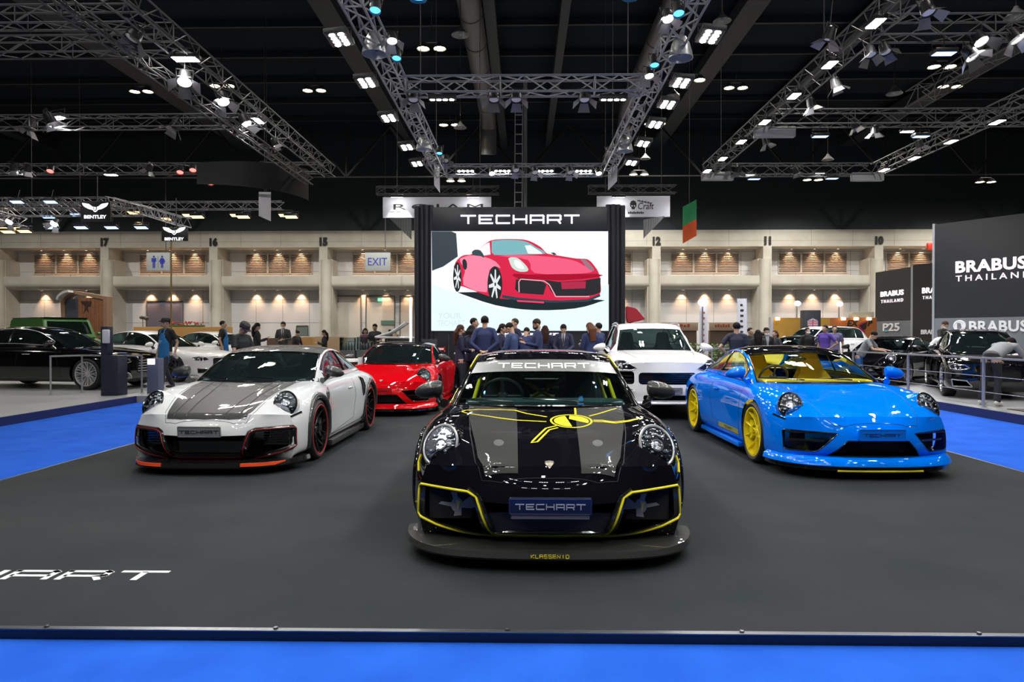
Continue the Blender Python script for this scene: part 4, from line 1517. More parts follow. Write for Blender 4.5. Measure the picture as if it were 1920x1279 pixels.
    tag(r, 'raised white windscreen and lid of an open car just left of the display wall', 'car lid')
    b = bmesh.new()
    for s in (-.25, .25):
        tube(b, [(-.85, s, 1.36), (-.35, s, 1.52), (.05, s, 1.78), (.10, s, 1.82)], .035, 8)
    tube(b, [(.10, -.28, 1.82), (.10, .28, 1.82)], .03, 8)
    tube(b, [(-.85, -.28, 1.36), (.42, -.28, 1.34)], .035, 8)
    obj('frame', fix(b), white2_(), r)
    b = bmesh.new()
    vs = [b.verts.new(q) for q in ((-.8, -.2, 1.36), (-.8, .2, 1.36), (.06, .2, 1.78), (.06, -.2, 1.78))]
    b.faces.new(vs)
    bmesh.ops.solidify(b, geom=b.faces[:], thickness=.012)
    obj('glass', fix(b), gl, r, 0)
    obj('stand', boxm((-.5, -.2, -.06), (.3, .2, 1.33), .02), mat('case plinth', (.10, .105, .11), .5), r)
    p = at(1172, 600, 22)
    r = empty('raised_hood', (p.x, 22, 0))
    tag(r, 'raised red car hood just right of the display wall', 'car hood')
    b = bmesh.new()
    P = [(0, 2.35), (.32, 2.28), (.62, 1.92), (.40, 1.90), (.05, 1.80), (-.02, 2.0)]
    prism(b, P, -.25, .05, 'xz')
    bmesh.ops.bevel(b, geom=b.edges[:], offset=.03, segments=2, affect='EDGES')
    obj('panel', fix(b), mat('hood red', (.55, .03, .05), .4, coat=.6), r)
    obj('prop', tubem([(.1, -.1, -.06), (.15, -.1, 1.85)], .03, 8), blk_(), r)
    # back right: roll-up banners, orange wall, plants, cars
    for i, (x0, x1, y0, Y, lab) in enumerate(((1312, 1326, 574, 22, 'narrow white roll-up banner with red marks, left one'), (1382, 1400, 560, 23, 'white roll-up banner with dark vertical marks behind the man in navy polo'))):
        a, b_ = at(x0, y0, Y), at(x1, y0, Y)
        w = (b_.x - a.x) / 2
        r = empty('roll_up_banner', ((a.x + b_.x) / 2, Y, -.06))
        tag(r, lab, 'banner')
        h = a.z + .06
        obj('cloth', boxm((-w, -.01, .08), (w, .01, h), .003), mat('banner fabric', (.62, .63, .70), .8), r)
        obj('foot', boxm((-w, -.12, 0), (w, .12, .08), .01), sgrey, r)
        b = bmesh.new()
        random.seed(i)
        for k in range(9):
            z = h - .25 - k * .18
            box(b, (-w * .35, -.016, z), (w * (.1 + .3 * random.random()), -.01, z + .07))
        obj('marks', b, mat('mark red', (.5, .08, .05), .6) if i == 0 else mat('banner ink', (.02, .02, .02), .7), r, 0)
    for i, (px, py, Y) in enumerate(((1318, 567, 21.7), (1495, 569, 33), (1574, 570, 33))):
        p = at(px, py, Y)
        r = empty('flood_lamp', (p.x, Y, 0))
        tag(r, 'bright round white lamp on a slim stand, %s' % ['over the left roll-up banner', 'above the dark shield pillar', 'above the orange wall'][i], 'lamp')
        b = bmesh.new()
        ellipsoid(b, (0, -.02, p.z), (.16, .07, .12))
        obj('bulb', b, mat('lit white hot', (1, 1, 1), .4, emit=(1, 1, 1), strength=5, sample=False), r)
        obj('pole', tubem([(0, .05, -.06), (0, .05, p.z - .05)], .025, 8), sgrey, r)
    p = at(1520, 640, 30.6)
    r = empty('sign_pillar', (p.x, 30.6, -.06))
    tag(r, 'dark square pillar with a flag coloured shield emblem', 'pillar')
    z1 = at(1520, 582, 30.6).z + .06
    obj('column', boxm((-.37, -.2, 0), (.36, .25, z1), .01), mat('pillar dark', (.03, .034, .045), .5), r)
    b = bmesh.new()
    sh = [(-.22, .16), (0, .26), (.22, .16), (.22, -.06), (0, -.26), (-.22, -.06)]
    prism(b, [(x, z + z1 - .62) for x, z in sh], -.22, -.2, 'xz')
    o = obj('shield', fix(b), mat('shield white', (.6, .6, .65), .5), r, 0)
    b = bmesh.new()
    for s in (-.14, -.045, .05, .14):
        box(b, (-.21, -.226, z1 - .62 + s - .02), (.21, -.22, z1 - .62 + s + .02))
    box(b, (-.02, -.228, z1 - .84), (.02, -.222, z1 - .40))
    obj('shield_bars', b, mat('shield red', (.45, .03, .08), .5), o, 0)
    a, b_ = at(1449, 596, 32), at(1644, 596, 32)
    r = empty('booth_wall', (a.x, 32, -.06))
    tag(r, 'orange and yellow booth wall with dark sporty letters', 'booth wall')
    w, h = b_.x - a.x, a.z + .06
    obj('wall_panel', boxm((0, 0, 0), (w * .55, .2, h)), mat('booth amber', (.62, .34, .05), .6), r)
    obj('wall_panel', boxm((w * .55, 0, 0), (w, .2, h)), mat('booth orange', (.55, .17, .04), .6), r)
    obj('corner', boxm((-.12, -.05, 0), (0, .2, h + .02)), mat('shield white', (.6, .6, .65), .5), r)
    k = w / 195.0
    for t, px, ww in (('EX', 1599, 21), ('P', 1631, 9)):
        text_obj('lettering', t, mat('banner ink', (.02, .02, .02), .7), ((px - 1449) * k, -.02, at(1614, 606, 32).z + .06), r, width=ww * k, height=11.5 * k, depth=.02, bold=.03, shear=.2)
    b = bmesh.new()
    prism(b, [(162 * k, h * .84), (172 * k, h * .90), (177 * k, h * .93), (174 * k, h * .78), (168 * k, h * .76)], -.045, -.035, 'xz')
    obj('dark_emblem', fix(b), mat('banner ink', (.02, .02, .02), .7), r, 0)
    b = bmesh.new()
    prism(b, [(160 * k, h * .86), (176 * k, h * .95), (172 * k, h * .70), (166 * k, h * .60)], -.03, -.022, 'xz')
    obj('red_stroke', fix(b), mat('shield red', (.45, .03, .08), .5), r, 0)
    for i, px in enumerate((1457, 1580, 1604, 1628)):
        o = obj('wall_lamp', boxm((-.10, -.14, -.07), (.10, .0, .07), .03), mat('warm lit', (1, .8, .5), .4, emit=(1, .72, .38), strength=2.5), None)
        o.location = at(px, 598, 31.9)
        tag(o, 'small warm lamp on the orange booth wall', 'lamp', 'lamps on the orange booth wall')
    o = obj('cabinet', boxm((0, 0, 0), (1.0, .4, .24), .01), mat('cream box', (.55, .52, .42), .6), None)
    o.location = (at(1598, 595, 32).x, 32, at(1598, 595, 32).z)
    tag(o, 'cream box on top of the orange booth wall', 'box')
    for x0, x1, n in ((1240, 1308, 'left'), (1330, 1378, 'right')):
        a, b_ = at(x0, 605, 38), at(x1, 618, 38)
        r = empty('market_stall', (a.x, 38, -.06))
        tag(r, 'low stall with a cream and red fascia at the back right, %s part' % n, 'stall')
        w = b_.x - a.x
        obj('fascia', boxm((0, -.1, b_.z), (w, .1, a.z + .06), .01), mat('stall cream', (.55, .42, .30), .6), r)
        obj('shelf', boxm((.05, 0, 0), (w - .05, .4, b_.z), .01), mat('stall brown', (.16, .11, .08), .7), r)
        b = bmesh.new()
        for k in range(6):
            box(b, (w * (.2 + .1 * k), -.115, (a.z + b_.z) / 2), (w * (.27 + .1 * k), -.10, (a.z + b_.z) / 2 + .12 + .05 * (k % 2)))
        obj('red_marks', b, mat('mark red', (.5, .08, .05), .6), r, 0)
    # plants: clipped leaves in a trough
    leaf = mat('leaf green', (.06, .14, .02), .6)
    for i, (px, Y, w, lab) in enumerate(((1357, 18.6, .8, 'green leafy plants in a trough behind the short pale railing'),)):
        p = at(px, 640, Y)
        r = empty('plant_trough', (p.x - .2, Y, -.06))
        tag(r, lab, 'plants')
        obj('trough', boxm((-w, -.2, 0), (w, .2, .5), .02), sgrey, r)
        b = bmesh.new()
        random.seed(5)
        for k in range(420):
            c = Vector((random.uniform(-w, w), random.uniform(-.25, .25), .5 + .75 * random.random() ** .8))
            u = Vector((random.uniform(-1, 1), random.uniform(-1, 1), random.uniform(-.4, 1))).normalized() * .09
            v = u.orthogonal().normalized() * .028
            b.faces.new([b.verts.new(q) for q in (c, c + u * .5 + v, c + u, c + u * .5 - v)])
        o = obj('foliage', b, leaf, r, 0)
    p = at(340, 612, 28.5)
    r = empty('flower_box', (p.x, 28.65, at(340, 613, 28.5).z))
    tag(r, 'row of red flowers on the long orange oak counter', 'flowers')
    obj('box', boxm((-.9, -.1, 0), (.9, .1, .08), .01), leaf, r)
    b = bmesh.new()
    random.seed(7)
    for k in range(60):
        c = Vector((random.uniform(-.85, .85), random.uniform(-.1, .1), .1 + .12 * random.random()))
        ellipsoid(b, c, (.035, .035, .03), 6, 4)
    tag(obj('blossoms', b, mat('flower red', (.55, .04, .03), .6), r, 40), kind='stuff')
    p = at(263, 596, 28.5)
    r = empty('sculpture', (p.x, 28.8, at(263, 613, 28.5).z))
    tag(r, 'small dark ball shaped ornament on thin legs on the oak counter', 'ornament')
    b = bmesh.new()
    ellipsoid(b, (-.04, 0, .40), (.17, .12, .08))
    ellipsoid(b, (.10, 0, .36), (.10, .1, .09))
    obj('top', b, mat('ornament dark', (.05, .05, .04), .4), r)
    for s in (-.06, .08):
        obj('leg', tubem([(s, 0, 0), (s, 0, .34)], .012, 6), mat('ornament dark', (.05, .05, .04), .4), r)


def white2_():
    return mat('pearl white paint', (.82, .83, .84), .5, coat=1.0)


def blk_():
    return mat('gloss black trim', (.008, .008, .009), .12, coat=.6)


booths()
# ------------------------------------------------------------------ cars: cage -> subdivision -> cuts -> fitted parts
def subdiv(verts, faces, lv):
    me = bpy.data.meshes.new('cage')
    me.from_pydata(verts, [], faces)
    o = bpy.data.objects.new('cage', me)
    COL.objects.link(o)
    md = o.modifiers.new('s', 'SUBSURF')
    md.levels = lv
    md.render_levels = lv
    dg = bpy.context.evaluated_depsgraph_get()
    out = bpy.data.meshes.new_from_object(o.evaluated_get(dg))
    bpy.data.objects.remove(o)
    bpy.data.meshes.remove(me)
    return out


def body_cage(S, front, rear):
    """S: stations, each [t0(y,z), t1, t2, t3, s3, s2, s1, b3]; front / rear: y of the end face at x=0 for rows s1,s2,s3"""
    V, Fc = [], []
    loops = []
    for s in S:
        t0, t1, t2, t3, s3, s2, s1, b3 = s
        half = [(0, b3[1], b3[2]), (b3[0] / 3, b3[1], b3[2]), (b3[0] * 2 / 3, b3[1], b3[2]), b3, s1, s2, s3, t3, t2, t1, (0, t0[0], t0[1])]
        L = {}
        for k, p in enumerate(half):
            L[(1, k)] = len(V)
            V.append(p)
        L[(-1, 0)] = L[(1, 0)]
        L[(-1, 10)] = L[(1, 10)]
        for k in range(1, 10):
            L[(-1, k)] = len(V)
            V.append((-half[k][0], half[k][1], half[k][2]))
        loops.append(L)
    ring = [(1, k) for k in range(11)] + [(-1, k) for k in range(9, 0, -1)]
    for a, b in zip(loops[:-1], loops[1:]):
        for i in range(20):
            p, q = ring[i], ring[(i + 1) % 20]
            Fc.append((a[p], a[q], b[q], b[p]))
    for L, ys, flip in ((loops[0], front, False), (loops[-1], rear, True)):
        grid = {}
        for c in range(-3, 4):
            sg = 1 if c >= 0 else -1
            k = abs(c)
            for r in range(5):
                if r == 0:
                    grid[c, r] = L[(sg, k)]
                elif r == 4:
                    grid[c, r] = L[(sg, 10 - k)]
                elif k == 3:
                    grid[c, r] = L[(sg, 3 + r)]
                else:
                    e = V[L[(sg, 3 + r)]]
                    yc = ys[r - 1]
                    f = (k / 3.0)
                    y = yc + (e[1] - yc) * f ** 2.4
                    x = e[0] * f * (1 - .02 * k)
                    zt, zb = V[L[(1, 10 - k)]][2], V[L[(1, k)]][2]
                    z = zb + (e[2] - zb) / (V[L[(1, 7)]][2] - zb) * (zt - zb) if r < 4 else zt
                    grid[c, r] = len(V)
                    V.append((sg * abs(x), y, z))
        for c in range(-3, 3):
            for r in range(4):
                q = (grid[c, r], grid[c + 1, r], grid[c + 1, r + 1], grid[c, r + 1])
                Fc.append(q if not flip else q[::-1])
    return V, Fc


def boolean(me, cut):
    """cut a closed mesh by a bmesh of closed solids; cutter faces keep slot 1"""
    a = bpy.data.objects.new('a', me)
    cm = bpy.data.meshes.new('cut')
    cut.to_mesh(cm)
    cut.free()
    b = bpy.data.objects.new('b', cm)
    COL.objects.link(a)
    COL.objects.link(b)
    for o in (a, b):
        o.data.materials.append(MATS['tmp0'])
        o.data.materials.append(MATS['tmp1'])
        o.data.materials.append(MATS['tmp2'])
    md = a.modifiers.new('b', 'BOOLEAN')
    md.operation = 'DIFFERENCE'
    md.object = b
    md.solver = 'EXACT'
    md.use_self = True
    dg = bpy.context.evaluated_depsgraph_get()
    out = bpy.data.meshes.new_from_object(a.evaluated_get(dg))
    bpy.data.objects.remove(a)
    bpy.data.objects.remove(b)
    return out


for k in range(3):
    mat('tmp%d' % k)


def cabin_shell(G, n=6):
    """G rows of control points c0..c5 on the right half; returns dense grid [i][j] both halves"""
    half = [catmull(r, n) for r in G]
    cols = len(half[0])
    full_c = []
    for j in range(cols):
        full_c.append(catmull([half[i][j] for i in range(len(G))], n))
    rows = len(full_c[0])
    grid = []
    for i in range(rows):
        rt = [full_c[j][i] for j in range(cols)]
        rt[0].x = 0
        lf = [Vector((-p.x, p.y, p.z)) for p in rt[1:]][::-1]
        grid.append(lf + rt)
    return grid  # column index centre = cols-1


def grid_part(grid, pick, off=0.0, thick=0.0):
    """mesh from those grid cells (i,j) for which pick is true"""
    bm = bmesh.new()
    R, Cc = len(grid), len(grid[0])
    vs = {}

    def nrm(i, j):
        a = grid[min(i + 1, R - 1)][j] - grid[max(i - 1, 0)][j]
        b = grid[i][min(j + 1, Cc - 1)] - grid[i][max(j - 1, 0)]
        n = b.cross(a)
        if n.length < 1e-9:
            return Vector((0, 0, 1))
        n.normalize()
        if n.z < -0.3:
            n = -n
        return n

    def v(i, j):
        if (i, j) not in vs:
            vs[i, j] = bm.verts.new(grid[i][j] + nrm(i, j) * off)
        return vs[i, j]
    for i in range(R - 1):
        for j in range(Cc - 1):
            if pick(i, j):
                bm.faces.new((v(i, j), v(i, j + 1), v(i + 1, j + 1), v(i + 1, j)))
    if thick:
        bmesh.ops.recalc_face_normals(bm, faces=bm.faces[:])
        bmesh.ops.solidify(bm, geom=bm.faces[:], thickness=thick)
    bmesh.ops.recalc_face_normals(bm, faces=bm.faces[:])
    return bm


class Skin:
    """places outlines, lines and panels on the surface of a body mesh"""
    AX = {'front': (Vector((0, 1, 0)), lambda a, b: Vector((a, -4, b))),
          'top': (Vector((0, 0, -1)), lambda a, b: Vector((a, b, 4))),
          'right': (Vector((-1, 0, 0)), lambda a, b: Vector((4, a, b))),
          'left': (Vector((1, 0, 0)), lambda a, b: Vector((-4, a, b)))}

    def __init__(s, *meshes):
        V, P = [], []
        for me in meshes:
            o = len(V)
            V += [v.co.copy() for v in me.vertices]
            P += [[o + i for i in p.vertices] for p in me.polygons]
        s.t = BVHTree.FromPolygons(V, P)

    def hit(s, a, b, ax):
        d, f = s.AX[ax]
        h = s.t.ray_cast(f(a, b), d)
        if h[0] is None:
            h = s.t.find_nearest(f(a, b) + d * 3)
        n = h[1]
        if n.dot(d) > 0:
            n = -n
        return h[0], n

    def line(s, bm, pts, ax, r=0.004, off=0.002, closed=False, step=0.03, mi=0, n=6, flatten=1.0):
        P = [Vector(p) for p in pts]
        if closed:
            P.append(P[0].copy())
        q = []
        for a, b in zip(P[:-1], P[1:]):
            m = max(1, int((b - a).length / step))
            q += [a + (b - a) * k / m for k in range(m)]
        if not closed:
            q.append(P[-1])
        W = []
        for u in q:
            h, nn = s.hit(u.x, u.y, ax)
            W.append(h + nn * off)
        tube(bm, W, r, n, mi, closed=closed)

    def panel(s, bm, poly, ax, off=0.003, step=0.04, mi=0, edge=False):
        t = bmesh.new()
        f = t.faces.new([t.verts.new((a, b, 0)) for a, b in poly])
        xs = [p[0] for p in poly]
        ys = [p[1] for p in poly]
        for lo, hi, no in ((min(xs), max(xs), (1, 0, 0)), (min(ys), max(ys), (0, 1, 0))):
            k = lo + step
            while k < hi:
                g = t.verts[:] + t.edges[:] + t.faces[:]
                co = (k, 0, 0) if no[0] else (0, k, 0)
                bmesh.ops.bisect_plane(t, geom=g, plane_co=co, plane_no=no, dist=1e-5)
                k += step
        bmesh.ops.triangulate(t, faces=t.faces[:])
        m = {}
        for v in t.verts:
            h, nn = s.hit(v.co.x, v.co.y, ax)
            m[v.index if False else v] = bm.verts.new(h + nn * off)
        d = s.AX[ax][0]
        for fa in t.faces:
            nf = bm.faces.new([m[v] for v in fa.verts])
            nf.normal_update()
            if nf.normal.dot(d) > 0:
                nf.normal_flip()
            nf.material_index = mi
        t.free()


def mir(poly):
    return [(-a, b) for a, b in poly][::-1]


def tire_bm(R, rr, w):
    bm = bmesh.new()
    h = w / 2
    lathe(bm, [(rr, -h * .86), (rr + .012, -h * .98), ((R + rr) / 2, -h * 1.03), (R - .025, -h * .97), (R - .006, -h * .82), (R, -h * .5), (R, h * .5),
               (R - .006, h * .82), (R - .025, h * .97), ((R + rr) / 2, h * 1.03), (rr + .012, h * .98), (rr, h * .86)], 40, 'x', cap=False)
    # close the inside
    lathe(bm, [(rr, -h * .86), (rr - .008, 0), (rr, h * .86)], 40, 'x', cap=False)
    return fix(bm)


def rim_bm(rr, w, spokes=10, style='V', out=1):
    """rim seen from its outer side (+x when out = 1)"""
    bm = bmesh.new()
    h = w / 2
    lathe(bm, [(rr + .004, h * .8), (rr + .004, h * .97), (rr - .012, h * .98), (rr - .02, h * .6), (rr - .035, -h * .6), (rr - .03, -h * .9), (rr, -h * .9), (rr, h * .6)], 40, 'x', cap=False)
    lathe(bm, [(0, h * .60), (.028, h * .60), (.036, h * .53), (.07, h * .50), (.075, h * .2), (0, h * .2)], 20, 'x')
    for k in range(spokes):
        a = 2 * PI * k / spokes
        da = PI / spokes
        pairs = [(-.30, .0)] if style == 'S' else [(-.42, .42 * 0), (.42, 0)]
        if style == 'S':
            pairs = [(0, 0)]
        for sa, _ in pairs:
            a0 = a + sa * da * .25
            a1 = a + sa * da * 1.15
            p0 = Vector((h * .42, math.cos(a0) * .05, math.sin(a0) * .05))
            p1 = Vector((h * .50, math.cos((a0 + a1) / 2) * rr * .55, math.sin((a0 + a1) / 2) * rr * .55))
            p2 = Vector((h * .80, math.cos(a1) * (rr - .012), math.sin(a1) * (rr - .012)))
            wd = .030 if style == 'S' else .020
            for q0, q1 in ((p0, p1), (p1, p2)):
                d = (q1 - q0)
                t = d.cross(Vector((1, 0, 0))).normalized() * wd / 2
                n = Vector((1, 0, 0)) * .012
                A = [bm.verts.new(q0 + x) for x in (t * .9 + n * .2, t * .35 + n, -t * .35 + n, -t * .9 + n * .2, -t - n * 2, t - n * 2)]
                B = [bm.verts.new(q1 + x) for x in (t * .9 + n * .2, t * .35 + n, -t * .35 + n, -t * .9 + n * .2, -t - n * 2, t - n * 2)]
                for i in range(6):
                    bm.faces.new((A[i], A[(i + 1) % 6], B[(i + 1) % 6], B[i]))
                bm.faces.new(A[::-1])
                bm.faces.new(B)
    fix(bm)
    if out < 0:
        bmesh.ops.scale(bm, vec=(-1, 1, 1), verts=bm.verts[:])
        bmesh.ops.reverse_faces(bm, faces=bm.faces[:])
    return bm


WHEEL_CACHE = {}


def wheel(parent, x, y, R, w, rimmat, spokes, style, ring=None, rr=None, caliper=None, turn=0.0):
    out = 1 if x > 0 else -1
    rr = rr or R * .75
    key = (R, w, spokes, style, rr)
    if key not in WHEEL_CACHE:
        tm = bpy.data.meshes.new('tire')
        b = tire_bm(R, rr, w)
        b.to_mesh(tm)
        b.free()
        smooth(tm, 40)
        tm.materials.append(mat('tire rubber', (.012, .012, .013), .55))
        WHEEL_CACHE[key] = tm
    wh = link('wheel', WHEEL_CACHE[key], parent)
    wh.location = (x, y, R)
    wh.rotation_euler = (0, 0, turn)
    key2 = key + (rimmat.name, out)
    if key2 not in WHEEL_CACHE:
        rm = bpy.data.meshes.new('rim')
        b = rim_bm(rr, w, spokes, style, out)
        b.to_mesh(rm)
        b.free()
        smooth(rm, 40)
        rm.materials.append(rimmat)
        dm = bpy.data.meshes.new('brake_disc')
        b = bmesh.new()
        lathe(b, [(0, .0), (rr * .72, .0), (rr * .72, .03 * out), (rr * .3, .03 * out), (rr * .3, .045 * out), (0, .045 * out)], 28, 'x')
        fix(b)
        b.to_mesh(dm)
        b.free()
        smooth(dm, 40)
        dm.materials.append(mat('brake steel', (.25, .25, .26), .35, 1))
        WHEEL_CACHE[key2] = (rm, dm)
    rm, dm = WHEEL_CACHE[key2]
    link('rim', rm, wh)
    link('brake_disc', dm, wh)
    if ring:
        b = bmesh.new()
        lathe(b, [(rr + .001, w * .50 * out), (rr + .010, w * .515 * out), (rr + .016, w * .50 * out), (rr + .010, w * .49 * out)], 40, 'x', cap=False)
        obj('rim_ring', fix(b), ring, wh)
    if caliper:
        b = bmesh.new()
        for k in range(6):
            a0 = math.radians(-30 + k * 10)
            a1 = a0 + math.radians(10.5)
            P = [(rr * q * math.cos(a), rr * q * math.sin(a)) for a, q in ((a0, .45), (a1, .45), (a1, .82), (a0, .82))]
            prism(b, P, .035 * out, .075 * out, 'yz')
        obj('brake_caliper', fix(b), caliper, wh)
    return wh


def lofted_mirror(side, x, y, z, s=1.0, foot=(.80, .34, .90)):
    """door mirror: housing shell + arm (two bmeshes) and glass"""
    b = bmesh.new()
    prof = [(-.085, .012), (-.078, .044), (-.05, .060), (.0, .064), (.045, .058), (.085, .044), (.115, .022), (.122, .006)]
    rings = []
    for u, h in prof:
        ring = []
        for k in range(16):
            a = 2 * PI * k / 16
            c, sn = math.cos(a), math.sin(a)
            yy = -c * h * 1.15 if c > 0 else -c * h * .45
            ring.append(b.verts.new(((u) * s, yy * s, (sn * h + u * -.16) * s)))
        rings.append(ring)
    for r0, r1 in zip(rings[:-1], rings[1:]):
        for k in range(16):
            b.faces.new((r0[k], r0[(k + 1) % 16], r1[(k + 1) % 16], r1[k]))
    b.faces.new(rings[0])
    b.faces.new(rings[-1])
    fix(b)
    bmesh.ops.translate(b, vec=(x, y, z), verts=b.verts[:])
    a = bmesh.new()
    f = Vector(foot)
    e = Vector((x - .06 * s, y, z - .055 * s))
    tube(a, [f, f.lerp(e, .5) + Vector((0, 0, -.01)), e, e + Vector((.05, 0, .03))], [.034 * s, .020 * s, .022 * s, .02 * s], 10)
    fix(a)
    g = bmesh.new()
    prism(g, [(x + .015 + .075 * s * math.cos(t) , z + .045 * s * math.sin(t)) for t in [2 * PI * k / 20 for k in range(20)]], y + .035 * s, y + .040 * s, 'xz')
    fix(g)
    if side < 0:
        for q in (b, a, g):
            bmesh.ops.scale(q, vec=(-1, 1, 1), verts=q.verts[:])
            bmesh.ops.reverse_faces(q, faces=q.faces[:])
    return b, a, g
# ------------------------------------------------------------------ the rear-engined coupes
SPORT_S = [
    [(-.865, .618), (.34, -.85, .612), (.62, -.775, .605), (.80, -.645, .585), (.83, -.655, .49), (.84, -.67, .35), (.84, -.67, .23), (.81, -.66, .12)],
    [(-.67, .682), (.35, -.66, .672), (.655, -.63, .712), (.865, -.49, .64), (.91, -.46, .52), (.92, -.46, .38), (.92, -.46, .25), (.88, -.44, .12)],
    [(-.45, .738), (.38, -.45, .725), (.68, -.46, .805), (.87, -.30, .765), (.93, -.25, .63), (.935, -.25, .42), (.92, -.25, .26), (.88, -.25, .12)],
    [(-.15, .803), (.41, -.15, .785), (.69, -.15, .862), (.88, -.03, .82), (.945, 0, .66), (.945, 0, .44), (.93, 0, .27), (.88, 0, .12)],
    [(.10, .850), (.44, .12, .843), (.70, .15, .872), (.875, .20, .825), (.94, .25, .66), (.93, .25, .44), (.92, .25, .27), (.88, .25, .12)],
    [(.30, .885), (.46, .34, .885), (.70, .42, .888), (.855, .50, .825), (.915, .52, .66), (.905, .52, .44), (.915, .52, .27), (.88, .52, .12)],
    [(.90, .900), (.46, .90, .900), (.735, .90, .893), (.85, .90, .835), (.90, .90, .66), (.885, .90, .44), (.91, .90, .27), (.88, .90, .12)],
    [(1.5, .905), (.46, 1.5, .905), (.745, 1.5, .903), (.86, 1.5, .845), (.91, 1.5, .67), (.895, 1.5, .44), (.92, 1.5, .27), (.88, 1.5, .12)],
    [(1.95, .93), (.46, 1.95, .93), (.745, 1.95, .925), (.905, 1.95, .87), (.965, 1.98, .70), (.955, 1.98, .46), (.94, 1.98, .28), (.88, 1.98, .12)],
    [(2.45, .97), (.44, 2.45, .96), (.72, 2.45, .925), (.915, 2.45, .875), (.985, 2.45, .70), (.98, 2.45, .46), (.96, 2.45, .28), (.88, 2.45, .12)],
    [(2.95, .90), (.40, 2.95, .89), (.69, 2.95, .865), (.88, 2.92, .815), (.955, 2.9, .66), (.95, 2.9, .45), (.93, 2.9, .29), (.86, 2.9, .14)],
    [(3.3, .81), (.38, 3.3, .80), (.64, 3.28, .785), (.82, 3.2, .74), (.88, 3.18, .62), (.89, 3.18, .45), (.88, 3.18, .30), (.82, 3.15, .17)],
    [(3.48, .72), (.36, 3.47, .715), (.58, 3.42, .70), (.73, 3.36, .67), (.76, 3.34, .58), (.77, 3.34, .45), (.76, 3.34, .34), (.72, 3.32, .22)],
]
SPORT_G = [
    [(0, .20, .880), (.42, .26, .876), (.715, .42, .868), (.745, .46, .870), (.76, .50, .872), (.775, .52, .872)],
    [(0, .60, 1.065), (.39, .63, 1.06), (.66, .73, 1.040), (.695, .76, 1.025), (.735, .75, .96), (.775, .74, .875)],
    [(0, .98, 1.215), (.36, 1.00, 1.207), (.60, 1.07, 1.182), (.64, 1.10, 1.165), (.71, 1.09, 1.03), (.78, 1.05, .885)],
    [(0, 1.42, 1.292), (.36, 1.42, 1.282), (.575, 1.43, 1.248), (.62, 1.45, 1.218), (.72, 1.45, 1.05), (.79, 1.45, .890)],
    [(0, 1.92, 1.265), (.35, 1.92, 1.255), (.56, 1.92, 1.215), (.61, 1.92, 1.18), (.71, 1.95, 1.04), (.79, 1.95, .905)],
    [(0, 2.42, 1.145), (.33, 2.42, 1.135), (.53, 2.42, 1.095), (.58, 2.42, 1.06), (.68, 2.45, .985), (.76, 2.45, .915)],
    [(0, 2.98, .93), (.30, 2.98, .925), (.47, 2.96, .90), (.52, 2.95, .89), (.60, 2.93, .875), (.66, 2.92, .86)],
]
HEXS = [(.475, .425), (.50, .435), (.79, .452), (.80, .44), (.805, .275), (.79, .262), (.71, .235), (.45, .185), (.405, .195)]
HEXC = [(-.445, .405), (-.34, .195), (.34, .195), (.445, .405)]
HEX_RING = [(-.83, .46), (-.51, .455), (-.455, .43), (-.365, .19), (-.33, .175), (.33, .175), (.365, .19), (.455, .43), (.51, .455), (.83, .46),
            (.845, .44), (.85, .27), (.83, .25), (.72, .215), (.45, .155), (.33, .145), (-.33, .145), (-.45, .155), (-.72, .215), (-.83, .25), (-.85, .27), (-.845, .44)]
AERS = [(.38, .455), (.82, .465), (.835, .45), (.83, .285), (.80, .265), (.58, .26), (.55, .275)]
AERC = [(-.30, .385), (-.46, .225), (.46, .225), (.30, .385)]

BODY_CACHE = {}


def sport_body(style):
    if style in BODY_CACHE:
        return BODY_CACHE[style]
    V, Fc = body_cage(SPORT_S, (-.995, -1.003, -.962), (3.55, 3.57, 3.54))
    me = subdiv(V, Fc, 3)
    raw = me.copy()
    cut = bmesh.new()
    for sx in (-1, 1):
        for y, R in ((0, .365), (2.45, .372)):
            b = bmesh.new()
            lathe(b, [(R, .60 * sx), (R, 1.2 * sx)], 48, 'x', (0, y, .345), 1)
            fix(b)
            t = bpy.data.meshes.new('t')
            b.to_mesh(t)
            b.free()
            cut.from_mesh(t)
            bpy.data.meshes.remove(t)
    prism(cut, [(-.60, .62), (.60, .62), (.62, 2.25), (-.62, 2.25)], .42, 1.3, 'xy', 2)
    s, c = (HEXS, HEXC) if style == 'hex' else (AERS, AERC)
    for P, d in ((s, -.50), (mir(s), -.50), (c, -.70)):
        prism(cut, P, -1.4, d, 'xz', 1)
    fix(cut)
    out = boolean(me, cut)
    smooth(out, 32)
    BODY_CACHE[style] = (out, Skin(raw))
    return BODY_CACHE[style]


def plan_sweep(bm, prof, pts, mi=0):
    """sweep a profile [(out, z)] round a plan outline [(x, y)] (right half, mirrored)"""
    P = [Vector((x, y)) for x, y in pts]
    full = [Vector((-p.x, p.y)) for p in P[::-1]] + P[1:] if abs(P[0].x) < 1e-6 else P
    rings = []
    N = len(full)
    for i, p in enumerate(full):
        d = (full[min(i + 1, N - 1)] - full[max(i - 1, 0)]).normalized()
        n = Vector((d.y, -d.x))
        rings.append([bm.verts.new((p.x + n.x * o, p.y + n.y * o, z)) for o, z in prof])
    m = len(prof)
    for a, b in zip(rings[:-1], rings[1:]):
        for k in range(m):
            bm.faces.new((a[k], a[(k + 1) % m], b[(k + 1) % m], b[k])).material_index = mi
    bm.faces.new(rings[0])
    bm.faces.new(rings[-1])
    fix(bm)


def smooth2(pts, n=5):
    return [(v.x, v.y) for v in catmull([(a, b, 0) for a, b in pts], n)]


